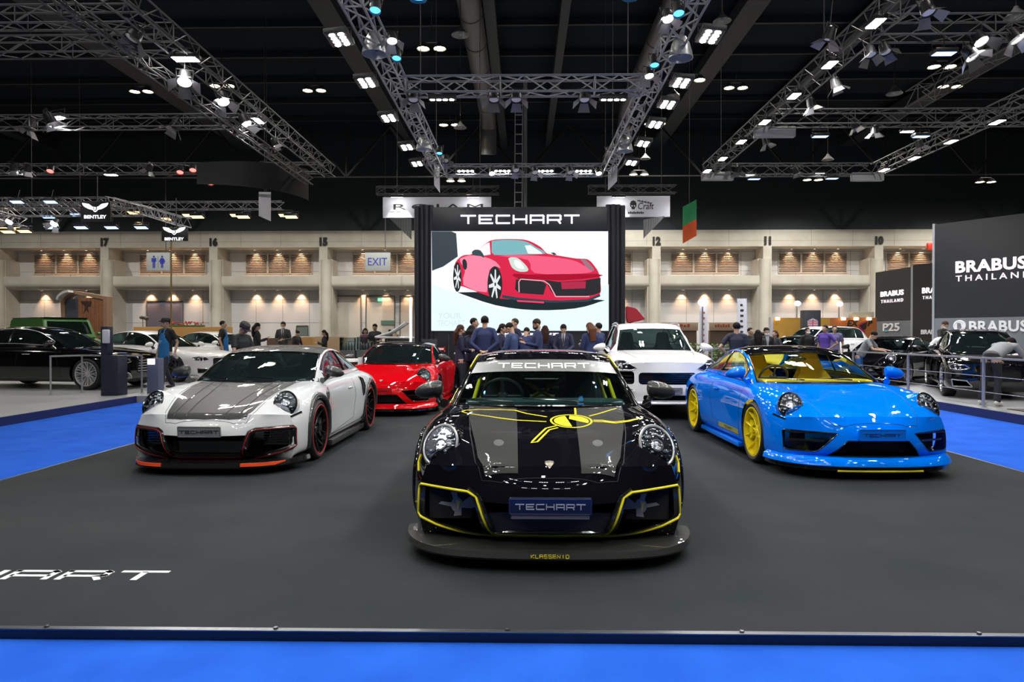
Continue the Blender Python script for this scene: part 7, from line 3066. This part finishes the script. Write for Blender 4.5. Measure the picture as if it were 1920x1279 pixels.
def pose_joints(pose, fem=False):
    sw = .165 if fem else .185
    J = dict(pel=V3(0, 0, .94), sp=V3(0, .01, 1.15), ch=V3(0, .005, 1.33), nk=V3(0, .01, 1.46), hd=V3(0, -.012, 1.60), look=V3(0, -1, 0))
    for s, n in ((1, 'l'), (-1, 'r')):
        J['sh' + n] = V3(s * sw, .005, 1.40)
        J['el' + n] = V3(s * (sw + .06), .04, 1.12)
        J['wr' + n] = V3(s * (sw + .055), -.05, .87)
        J['hn' + n] = V3(0, -.1, -1)
        J['hp' + n] = V3(s * .09, 0, .91)
        J['kn' + n] = V3(s * .105, -.015, .50)
        J['an' + n] = V3(s * .115, .03, .09)
    if pose == 'front_hands':
        for s, n in ((1, 'l'), (-1, 'r')):
            J['el' + n] = V3(s * (sw + .05), -.02, 1.13)
            J['wr' + n] = V3(s * .09, -.25, 1.10 + .02 * s)
            J['hn' + n] = V3(-s * .8, -.5, .1)
        J['look'] = V3(0, -1, -.35)
    elif pose == 'phone':
        J['elr'] = V3(-(sw + .05), -.04, 1.14)
        J['wrr'] = V3(-.08, -.30, 1.22)
        J['hnr'] = V3(.5, -.5, .6)
        J['ell'] = V3(sw + .04, -.04, 1.13)
        J['wrl'] = V3(.08, -.28, 1.18)
        J['hnl'] = V3(-.5, -.6, .4)
        J['look'] = V3(0, -1, -.55)
    elif pose == 'back_hands':
        for s, n in ((1, 'l'), (-1, 'r')):
            J['el' + n] = V3(s * (sw + .09), .10, 1.14)
            J['wr' + n] = V3(s * .07, .20, .98)
            J['hn' + n] = V3(-s * .9, .1, -.2)
    elif pose == 'hips':
        J['ell'] = V3(sw + .18, .08, 1.16)
        J['wrl'] = V3(sw + .01, -.04, 1.01)
        J['hnl'] = V3(-.3, -.8, -.3)
    elif pose == 'folded':
        for s, n in ((1, 'l'), (-1, 'r')):
            J['el' + n] = V3(s * (sw + .06), -.06, 1.14)
            J['wr' + n] = V3(-s * .04, -.22, 1.17 + .03 * s)
            J['hn' + n] = V3(-s * 1, -.1, .1)
    elif pose == 'walk':
        J['knl'] = V3(.10, -.16, .51)
        J['anl'] = V3(.10, -.22, .09)
        J['knr'] = V3(-.10, .06, .50)
        J['anr'] = V3(-.10, .26, .12)
        J['ell'] = V3(sw + .05, .12, 1.14)
        J['wrl'] = V3(sw + .05, .05, .90)
    elif pose in ('bend', 'lean'):
        k = 1.0 if pose == 'bend' else .45
        q = Matrix.Rotation(math.radians(68 * k), 3, 'X')
        c = J['pel']
        for n in ('sp', 'ch', 'nk', 'hd', 'shl', 'shr'):
            J[n] = c + q @ (J[n] - c)
        J['hd'] = J['hd'] + V3(0, 0, -.02 * k)
        for s, n in ((1, 'l'), (-1, 'r')):
            J['el' + n] = J['sh' + n] + V3(s * .10, -.16, -.24)
            J['wr' + n] = J['el' + n] + V3(s * .02, -.22, -.06 * k)
            J['hn' + n] = V3(0, -1, -.2)
            J['hp' + n] = V3(s * .09, .05, .91)
            J['kn' + n] = V3(s * .12, .03, .50)
            J['an' + n] = V3(s * .14, .10, .09)
        J['look'] = V3(0, -1, -.9)
    elif pose == 'head_down':
        for s, n in ((1, 'l'), (-1, 'r')):
            J['el' + n] = V3(s * (sw + .06), -.05, 1.13)
            J['wr' + n] = V3(s * .12, -.26, 1.0)
            J['hn' + n] = V3(-s * .4, -.9, -.1)
        J['hd'] += V3(0, -.05, -.015)
        J['look'] = V3(0, -1, -.8)
    return J


def head_frame(J):
    f = J['look'].normalized()
    r = V3(1, 0, 0)
    u = r.cross(f).normalized()
    if u.z < 0:
        u = -u
    r = f.cross(u)
    return f, u, r  # forward, up, side


PEOPLE = {}


def hand(bm, w, d, side):
    d = d.normalized()
    u, v = frame_for(d)
    pal = u if abs(u.z) < abs(v.z) else v     # across the palm
    nor = d.cross(pal).normalized()
    etube_pts = [(w, .020), (w + d * .03, .027), (w + d * .085, .030)]
    for t, r in ((0, .024), (.03, .026), (.06, .028), (.085, .027)):
        ellipsoid(bm, w + d * t, (r, r, r * .8), 8, 6)
    for k, (ln, off) in enumerate(((.065, -.030), (.078, -.011), (.074, .010), (.058, .029))):
        b0 = w + d * .085 + pal * off
        b1 = b0 + d * ln * .5 + nor * .004
        b2 = b1 + d * ln * .34 + nor * .022
        tube(bm, [b0, b1, b2], [.0105, .010, .0085], 6)
    t0 = w + d * .03 + pal * -.024
    tube(bm, [t0, t0 + d * .035 - pal * .026 + nor * .008, t0 + d * .068 - pal * .030 + nor * .02], [.013, .011, .009], 6)


def person_meshes(pose, fem, hairstyle, sleeve, detail):
    key = (pose, fem, hairstyle, sleeve, detail)
    if key in PEOPLE:
        return PEOPLE[key]
    J = pose_joints(pose, fem)
    f, u, r = head_frame(J)
    H = J['hd']
    vox = .0095 if detail else .014

    def hp(a, b, c):
        return H + r * a + f * b + u * c
    R3 = Matrix((r, -f, u)).transposed().to_quaternion() if False else None
    M = Matrix((r, f, u)).transposed()

    def hel(bm, c, rad):
        res = bmesh.ops.create_uvsphere(bm, u_segments=14, v_segments=10, radius=1)
        T = Matrix.Translation(hp(*c)) @ M.to_4x4() @ Matrix.Diagonal((*rad, 1))
        bmesh.ops.transform(bm, matrix=T, verts=res['verts'])
    b = bmesh.new()
    hel(b, (0, -.012, .022), (.076, .094, .092))
    hel(b, (0, .028, -.035), (.058, .060, .072))
    hel(b, (0, .040, -.085), (.034, .034, .026))
    hel(b, (0, .100, -.025), (.013, .016, .024))
    hel(b, (0, .086, .012), (.045, .012, .010))
    hel(b, (0, .086, -.060), (.024, .012, .007))
    for s in (-1, 1):
        hel(b, (s * .078, -.005, -.010), (.010, .022, .030))
        hel(b, (s * .034, .062, -.030), (.024, .024, .022))
    ck, nk = J['ch'], J['nk']
    etube(b, [(nk + V3(0, 0, -.05), .060, .055), (nk, .054, .052), (H - u * .05 - f * .02, .052, .056)])
    etube(b, [(J['pel'] + V3(0, 0, -.06), .13, .10), (J['pel'], .15, .11), (J['sp'], .125, .095), (ck, .15, .105), (nk + (ck - nk) * .35, .13, .08), (nk, .055, .05)])
    for n, s in (('l', 1), ('r', -1)):
        sh, el, wr = J['sh' + n], J['el' + n], J['wr' + n]
        tube(b, [ck + (sh - ck) * .5, sh, sh.lerp(el, .5), el, el.lerp(wr, .4), wr], [.05, .052, .043, .036, .036, .024], 10)
        hand(b, wr, J['hn' + n], s)
        h, k, a = J['hp' + n], J['kn' + n], J['an' + n]
        tube(b, [h, h.lerp(k, .35), k, k.lerp(a, .35), a], [.085, .078, .052, .052, .036], 10)
        ellipsoid(b, a + V3(0, -.06, -.04), (.038, .11, .04), 10, 8)
    body = remesh(b, vox, 3)
    # top garment
    b = bmesh.new()
    fl = .022
    sp, pe = J['sp'], J['pel']
    low = pe + (pe - sp) * (.50 if sleeve == 'jacket' else .12)
    wa = .118 if fem else .145
    top = nk + (ck - nk) * .18
    etube(b, [(low, .175, .125), (pe, .165, .12), (sp, wa + .01, .112), (sp.lerp(ck, .5), wa + .025, .118), (ck, .178 if not fem else .158, .120), (ck.lerp(nk, .45), .150, .095), (top, .085, .068), (top + (nk - ck).normalized() * .02, .070, .062)], 18)
    for n in 'lr':
        tube(b, [nk + (ck - nk) * .22, (nk + (ck - nk) * .3).lerp(J['sh' + n], .55) + (nk - ck).normalized() * .012, J['sh' + n]], [.058, .060, .060], 12)
        sh, el, wr = J['sh' + n], J['el' + n], J['wr' + n]
        if sleeve == 'short':
            tube(b, [ck + (sh - ck) * .4, sh, sh.lerp(el, .45), sh.lerp(el, .72)], [.07, .064, .060, .062], 12)
        else:
            tube(b, [ck + (sh - ck) * .4, sh, sh.lerp(el, .5), el, el.lerp(wr, .5), wr + (el - wr).normalized() * .015], [.07, .064, .058, .052, .049, .042], 12)
    top_me = remesh(b, .014, 3)
    # trousers
    b = bmesh.new()
    etube(b, [(pe + (sp - pe) * .25, .135, .100), (pe, .148, .112), (pe + V3(0, 0, -.08), .150, .112)], 16)
    for n in 'lr':
        h, k, a = J['hp' + n], J['kn' + n], J['an' + n]
        tube(b, [h + V3(0, 0, .0), h.lerp(k, .3), k, k.lerp(a, .5), a + V3(0, 0, -.01)], [.076, .082, .064, .060, .058], 12)
    trou = remesh(b, .016, 3)
    # shoes
    b = bmesh.new()
    shoes = []
    for n in 'lr':
        a = J['an' + n]
        b = bmesh.new()
        ellipsoid(b, a + V3(0, -.065, -.045), (.046, .135, .042), 12, 8)
        ellipsoid(b, a + V3(0, .02, -.03), (.042, .055, .055), 12, 8)
        z0 = -9
        for v in b.verts:
            v.co.z = max(v.co.z, a.z - .09)
        shoes.append(remesh(b, .012, 1))
    # hair
    b = bmesh.new()
    hel(b, (0, -.022, .036), (.086, .098, .090))
    cut = []
    if hairstyle == 'long':
        for k in range(7):
            a = -1 + 2 * k / 6
            ln = .36
            p0 = hp(a * .070, -.060 - .02 * (1 - a * a), .03)
            p1 = hp(a * .080, -.085 - .02 * (1 - a * a), -.10)
            p2 = p1 + V3(a * .02, .0, -.16) + (-f) * .015
            p3 = p2 + V3(a * -.01, .0, -.14)
            tube(b, [p0, p1, p2, p3], [.034, .040, .036, .014], 8)
    elif hairstyle == 'bob':
        for k in range(7):
            a = -1 + 2 * k / 6
            p0 = hp(a * .072, -.050 - .02 * (1 - a * a), .03)
            p1 = hp(a * .084, -.070 - .02 * (1 - a * a), -.07)
            tube(b, [p0, p1, p1 + u * -.07 + f * .012], [.032, .036, .022], 8)
    elif hairstyle == 'bun':
        hel(b, (0, -.125, .05), (.042, .042, .042))
    hm = remesh(b, .011, 2)
    # drop the part of the hair that would cover the face
    bm = bmesh.new()
    bm.from_mesh(hm)
    kill = []
    for v in bm.verts:
        q = v.co - H
        fy, uz, rx = q.dot(f), q.dot(u), q.dot(r)
        if fy > .045 - .0 and uz < .062 - .25 * max(0, .07 - fy) + 0.0 * abs(rx):
            kill.append(v)
        elif hairstyle in ('short', 'bun') and uz < -.045 and fy > -.2:
            kill.append(v)
        elif hairstyle in ('short', 'bun') and uz < .02 and fy > .005:
            kill.append(v)
    bmesh.ops.delete(bm, geom=kill, context='VERTS')
    bm.to_mesh(hm)
    bm.free()
    PEOPLE[key] = (body, top_me, trou, shoes, hm, J)
    for m in (body, top_me, trou, hm, *shoes):
        m.polygons.foreach_set('use_smooth', [True] * len(m.polygons))
        m.materials.clear()
        m.materials.append(None)
    return PEOPLE[key]


def omat(o, m):
    o.material_slots[0].link = 'OBJECT'
    o.material_slots[0].material = m


SKIN = mat('skin', (.52, .33, .23), .5, mix=((.46, .27, .18), 6, .3, .7))


def person(label, loc, rz, h=1.72, pose='stand', fem=False, hair='short', haircol=(.012, .009, .008), top=(.02, .03, .09), sleeve='jacket', legs=(.015, .018, .035),
           shoe=(.01, .01, .01), mask=False, cap=None, apron=None, collar=None, detail=False, group=None, holds=None, topname=None):
    body, tp, tr, sh, hm, J = person_meshes(pose, fem, hair, sleeve, detail)
    k = h / 1.71
    root = empty('person', loc, rz)
    root.scale = (k, k, k)
    tag(root, label, 'person', group)

    def part(n, me, m, par=root):
        o = bpy.data.objects.new(n, me)
        COL.objects.link(o)
        o.parent = par
        omat(o, m)
        return o
    part('body', body, SKIN)

    def cm(n, c, r=.8):
        return mat(n + ' %d %d %d' % tuple(int(99 * x ** .45) for x in c), c, r)
    t = part('jacket' if sleeve == 'jacket' else 'shirt', tp, cm('cloth', top, .75))
    part('trousers', tr, cm('trouser cloth', legs))
    for s in sh:
        part('shoe', s, cm('shoe', shoe, .4))
    f, u, r = head_frame(J)
    H = J['hd']
    hr = part('hair', hm, mat('hair %d' % int(999 * haircol[0]), haircol, .65, spec=.15))

    def hp(a, b, c):
        return H + r * a + f * b + u * c
    M = Matrix((r, f, u)).transposed().to_4x4()
    for s in (-1, 1):
        b = bmesh.new()
        ellipsoid(b, hp(s * .032, .079, -.002), (.012, .008, .007), 8, 6)
        obj('eye', b, mat('eye dark', (.02, .015, .012), .2), root)
    if mask:
        b = bmesh.new()
        res = bmesh.ops.create_uvsphere(b, u_segments=14, v_segments=10, radius=1)
        bmesh.ops.transform(b, matrix=Matrix.Translation(hp(0, .040, -.052)) @ M @ Matrix.Diagonal((.064, .074, .050, 1)), verts=b.verts[:])
        obj('face_mask', b, mat('mask white', (.75, .76, .78), .7) if mask == 1 else mat('mask black', (.02, .02, .02), .7), root)
    if cap:
        b = bmesh.new()
        lathe(b, [(.098, .0), (.097, .03), (.085, .066), (.05, .088), (0, .095)], 20)
        for v in b.verts:
            v.co.y *= 1.12
        vs = [(.092 * math.cos(a), .04 + .135 * math.sin(a), .006 - .02 * abs(math.cos(a))) for a in [PI * q / 12 for q in range(13)]]
        top_ = [b.verts.new(p) for p in vs]
        bot = [b.verts.new((p[0], p[1], p[2] - .008)) for p in vs]
        b.faces.new(top_)
        b.faces.new(bot[::-1])
        for q in range(12):
            b.faces.new((top_[q], bot[q], bot[q + 1], top_[q + 1]))
        xf(b, Matrix.Translation(hp(0, -.012, .045)) @ M)
        obj('cap', fix(b), cm('cap', cap), root)
    if apron:
        b = bmesh.new()
        rows = [(1.36, .075, -.115), (1.25, .10, -.140), (1.12, .16, -.150), (.95, .185, -.160), (.80, .18, -.165), (.66, .17, -.160)]
        grid = []
        for z, w, y in rows:
            grid.append([b.verts.new((w * q / 4, y + .10 * (abs(q) / 4) ** 2.2 * (1 if w > .12 else .3), z)) for q in range(-4, 5)])
        for g0, g1 in zip(grid[:-1], grid[1:]):
            for q in range(8):
                b.faces.new((g0[q], g1[q], g1[q + 1], g0[q + 1]))
        bmesh.ops.solidify(b, geom=b.faces[:], thickness=.008)
        ap = obj('apron', fix(b), cm('apron', apron), root, 60)
        b = bmesh.new()
        for s in (-1, 1):
            tube(b, [(s * .07, -.118, 1.35), (s * .062, -.09, 1.43), (s * .05, .0, 1.475), (0, .05, 1.47)], .009, 6)
        obj('strap', b, cm('apron', apron), ap)
        b = bmesh.new()
        for q in range(3):
            box(b, (-.05, -.157 - .0 * q, 1.17 - .03 * q), (.05 - .02 * q, -.152, 1.18 - .03 * q))
        obj('apron_print', b, mat('pale print', (.5, .6, .7), .6), ap, 0)
    if collar:
        def strip(rows, dy):
            b = bmesh.new()
            g = [[b.verts.new((q * w, y + dy + .012 * abs(q), z)) for q in (-1, 0, 1)] for z, w, y in rows]
            for g0, g1 in zip(g[:-1], g[1:]):
                for q in range(2):
                    b.faces.new((g0[q], g1[q], g1[q + 1], g0[q + 1]))
            bmesh.ops.solidify(b, geom=b.faces[:], thickness=.004)
            return fix(b)
        if pose not in ('lean', 'bend'):
            sh_ = obj('shirt_front', strip([(1.475, .05, -.060), (1.42, .050, -.088), (1.34, .036, -.118), (1.24, .022, -.124), (1.14, .006, -.122)], -.004), mat('shirt white', collar, .7), root, 0)
            if not fem:
                obj('tie', strip([(1.45, .014, -.074), (1.40, .012, -.097), (1.34, .016, -.118), (1.24, .018, -.124), (1.17, .004, -.123)], -.010), mat('dark tie', (.02, .02, .03), .6), sh_, 0)
    if holds:
        hd, m, dims = holds
        w = J['wr' + hd] + J['hn' + hd].normalized() * .09
        b = boxm((-dims[0] / 2, -dims[1] / 2, -dims[2] / 2), (dims[0] / 2, dims[1] / 2, dims[2] / 2), .004)
        o = link_held(m[0], b, m[1], root, w)
    return root


def link_held(name, b, m, root, w):
    """a thing in somebody's hand is a thing of its own"""
    me = bpy.data.meshes.new(name)
    b.to_mesh(me)
    b.free()
    o = link(name, me, None, m)
    tag(o, 'clear spray bottle in the hand of the man in a blue apron', 'bottle')
    k = root.scale[0]
    R = Matrix.Rotation(root.rotation_euler[2], 3, 'Z')
    o.location = Vector(root.location) + R @ (w * k)
    o.rotation_euler = (math.radians(55), 0, root.rotation_euler[2])
    return o
# ------------------------------------------------------------------ people and the last vehicles
def cast():
    navy, dnavy, blk = (.012, .024, .095), (.008, .012, .045), (.008, .008, .010)
    D = math.radians

    def P(px, ytop, Y, zf, deg, label, **k):
        p = at(px, ytop, Y)
        h = max(1.50, min(1.86, p.z - zf))
        return person(label, (p.x, Y, zf), D(deg), h, **k)
    br, dk = (.09, .035, .018), (.010, .008, .008)
    W = (.62, .62, .65)
    P(863, 610, 15.7, 0, 105, 'woman in navy suit with very long brown hair, leftmost of the staff group', fem=True, hair='long', haircol=(.05, .02, .012), top=dnavy, pose='front_hands', detail=True)
    P(884, 611, 16.2, 0, 150, 'woman in navy suit with dark bob, left of the tall man seen from behind', fem=True, hair='bob', haircol=dk, top=dnavy, pose='front_hands')
    P(889, 593, 17.5, 0, 75, 'man in navy suit in profile, left in the staff group', haircol=dk, top=navy, pose='stand', collar=W)
    P(909, 593, 15.6, 0, 178, 'tall man in blue suit seen from behind with hands clasped at his back', haircol=dk, top=navy, pose='back_hands', detail=True)
    P(942, 608, 16.25, 0, 70, 'woman in dark navy suit facing right with dark bob hair, hands folded in front', fem=True, hair='bob', haircol=dk, top=dnavy, pose='front_hands', collar=W, detail=True)
    P(965, 595, 18.0, 0, -60, 'man with blond streaked dark hair behind the man looking down', haircol=(.04, .03, .015), top=dnavy, pose='stand')
    P(960, 605, 15.3, 0, -115, 'man in mid blue suit looking down, head bowed, centre of the staff group', haircol=dk, top=(.02, .045, .13), pose='head_down', detail=True)
    P(986, 614, 17.5, 0, 160, 'dark haired person bowing behind the counter centre', haircol=dk, top=navy, pose='head_down')
    P(1007, 599, 15.8, 0, -80, 'man in blue suit facing left with brown hair and black mask', haircol=(.035, .02, .012), top=navy, pose='phone', mask=2, detail=True)
    P(1022, 611, 18.0, 0, 175, 'woman with long brown hair seen from behind, right of the man with black mask', fem=True, hair='long', haircol=(.03, .012, .008), top=dnavy, pose='stand')
    P(1057, 608, 17.8, 0, -10, 'man in open dark suit and white shirt looking down behind the counter', haircol=dk, top=(.010, .014, .05), pose='head_down', collar=W, detail=True)
    P(1106, 606, 16.45, 0, -150, 'woman in navy suit with long reddish brown hair, right end of the staff group', fem=True, hair='long', haircol=br, top=navy, pose='phone', detail=True)
    P(1122, 606, 17.7, 0, -130, 'dark haired man in navy behind the woman with reddish hair', haircol=dk, top=navy, pose='stand')
    # left side
    P(311, 597, 16.4, .10, -22, 'man in black cap, black shirt and blue apron walking on the left platform', cap=(.012, .012, .012), sleeve='short', top=blk, apron=(.04, .28, .68), pose='walk', haircol=dk, detail=True,
      holds=('l', ('spray_bottle', mat('bottle clear', (.35, .4, .42), .2)), (.06, .06, .18)))
    P(453, 604, 13.6, -.05, 68, 'man in dark cap and black t-shirt looking down, behind the white sports coupe', cap=(.03, .03, .03), sleeve='short', top=(.010, .016, .018), pose='head_down', haircol=dk, detail=True)
    P(418, 602, 22.4, .10, 100, 'slim man with blue apron in profile behind the white saloons', sleeve='short', top=blk, apron=(.04, .28, .68), pose='stand', haircol=dk)
    P(482, 606, 21.5, .10, 120, 'woman all in black with long black hair seen from the side', fem=True, hair='long', haircol=dk, top=blk, legs=blk, pose='phone')
    P(531, 604, 24, .10, 5, 'man in grey suit and tie with white face mask facing the camera', top=(.035, .035, .04), mask=1, collar=W, pose='front_hands', haircol=dk)
    P(608, 620, 24.5, .10, -70, 'woman in black using her phone behind the white sports coupe roof', fem=True, hair='long', haircol=dk, top=blk, pose='phone')
    P(703, 608, 22.8, .10, -15, 'man in dark polo and sunglasses behind the glass display cases', sleeve='short', top=(.018, .02, .03), pose='front_hands', haircol=dk)
    P(685, 616, 23.5, .10, 20, 'woman in mauve shirt beside the man in sunglasses', fem=True, hair='bob', haircol=dk, sleeve='short', top=(.14, .07, .10), pose='front_hands')
    P(742, 617, 38, -.06, -40, 'far man in beige shirt near the far doors', sleeve='short', top=(.30, .22, .15), haircol=dk)
    P(731, 618, 40, -.06, 160, 'far person in dark clothes near the far doors', top=blk, haircol=dk)
    P(556, 621, 25, .10, 60, 'person in black bending slightly beside the masked man in a suit', fem=True, hair='bun', haircol=dk, top=(.02, .018, .02), pose='head_down')
    # right side
    P(1381, 605, 15.2, 0, 172, 'man in navy polo shirt seen from behind, left of the blue coupe', sleeve='short', top=(.010, .014, .035), legs=(.012, .02, .05), pose='hips', haircol=dk, detail=True)
    P(1437, 615, 19.7, -.06, 0, 'woman in black suit with white face mask facing the camera', fem=True, hair='bun', haircol=dk, top=blk, mask=1, collar=W, pose='front_hands')
    P(1421, 619, 18.9, -.06, 170, 'woman with long black hair seen from behind, left of the masked woman', fem=True, hair='long', haircol=dk, top=blk)
    P(1407, 615, 21, -.06, 25, 'man in black beside the white roll-up banner', haircol=dk, top=blk, pose='stand')
    P(1453, 620, 22, -.06, -60, 'brown haired person right of the masked woman', fem=True, hair='bob', haircol=(.05, .025, .015), top=(.03, .03, .035))
    P(1514, 615, 20.8, .11, 10, 'man in black with white mask in front of the shield pillar', mask=1, top=blk, haircol=dk, pose='stand')
    P(1547, 610, 19.6, .11, -60, 'man in purple t-shirt leaning at the silver lilac coupe', sleeve='short', top=(.10, .05, .36), pose='hips', haircol=dk)
    P(1565, 611, 21.3, .11, -20, 'man in grey violet shirt behind the man in purple', sleeve='short', top=(.16, .14, .28), haircol=dk)
    P(1614, 617, 17.6, .11, 50, 'young man in grey t-shirt leaning over, right of the purple shirt', sleeve='short', top=(.22, .24, .25), apron=None, pose='lean', haircol=dk, legs=(.02, .12, .4))
    P(1768, 602, 21.9, .11, 30, 'man in dark suit and white face mask standing between the black cars', top=(.02, .022, .02), mask=1, pose='head_down', haircol=(.06, .03, .015), detail=True)
    p = at(1838, 634, 12.7)
    person('man in grey t-shirt bending over the hood of the black car, seen from behind', (8.78, 12.95, .11), D(118), 1.70, pose='bend', sleeve='short', top=(.25, .27, .28), legs=(.012, .014, .02), shoe=(.55, .55, .52), haircol=dk, detail=True)
    # white cloth bundle held over the car
    b = bmesh.new()
    random.seed(3)
    for k in range(9):
        ellipsoid(b, (random.uniform(-.35, .35), random.uniform(-.12, .12), random.uniform(-.16, .12)), (.20, .14, .13), 12, 8)
    me = remesh(b, .025, 2)
    o = link('cloth_bundle', me, None, mat('white polythene', (.55, .62, .60), .5))
    me.polygons.foreach_set('use_smooth', [True] * len(me.polygons))
    o.location = at(1784, 648, 21.2)
    o.scale = (1.25,) * 3
    tag(o, 'big crumpled white cloth held by the masked man in dark suit', 'cloth')
    road_car(WAGON, 'wagon_side', 'white family car in front of the orange booth wall', white2, (at(1480, 640, 27).x, 27.5, .11), D(-70), name='sport_utility_car', spokes=5, trim=blk_gloss)
    road_car(WAGON, 'wagon_side', 'dark family car with roof rack left of the orange booth wall', mat('dark green grey paint', (.02, .024, .022), .4, coat=1.0), (at(1408, 640, 33.5).x, 34.4, -.06), D(-60), name='sport_utility_car', spokes=5, trim=blk_gloss)


cast()
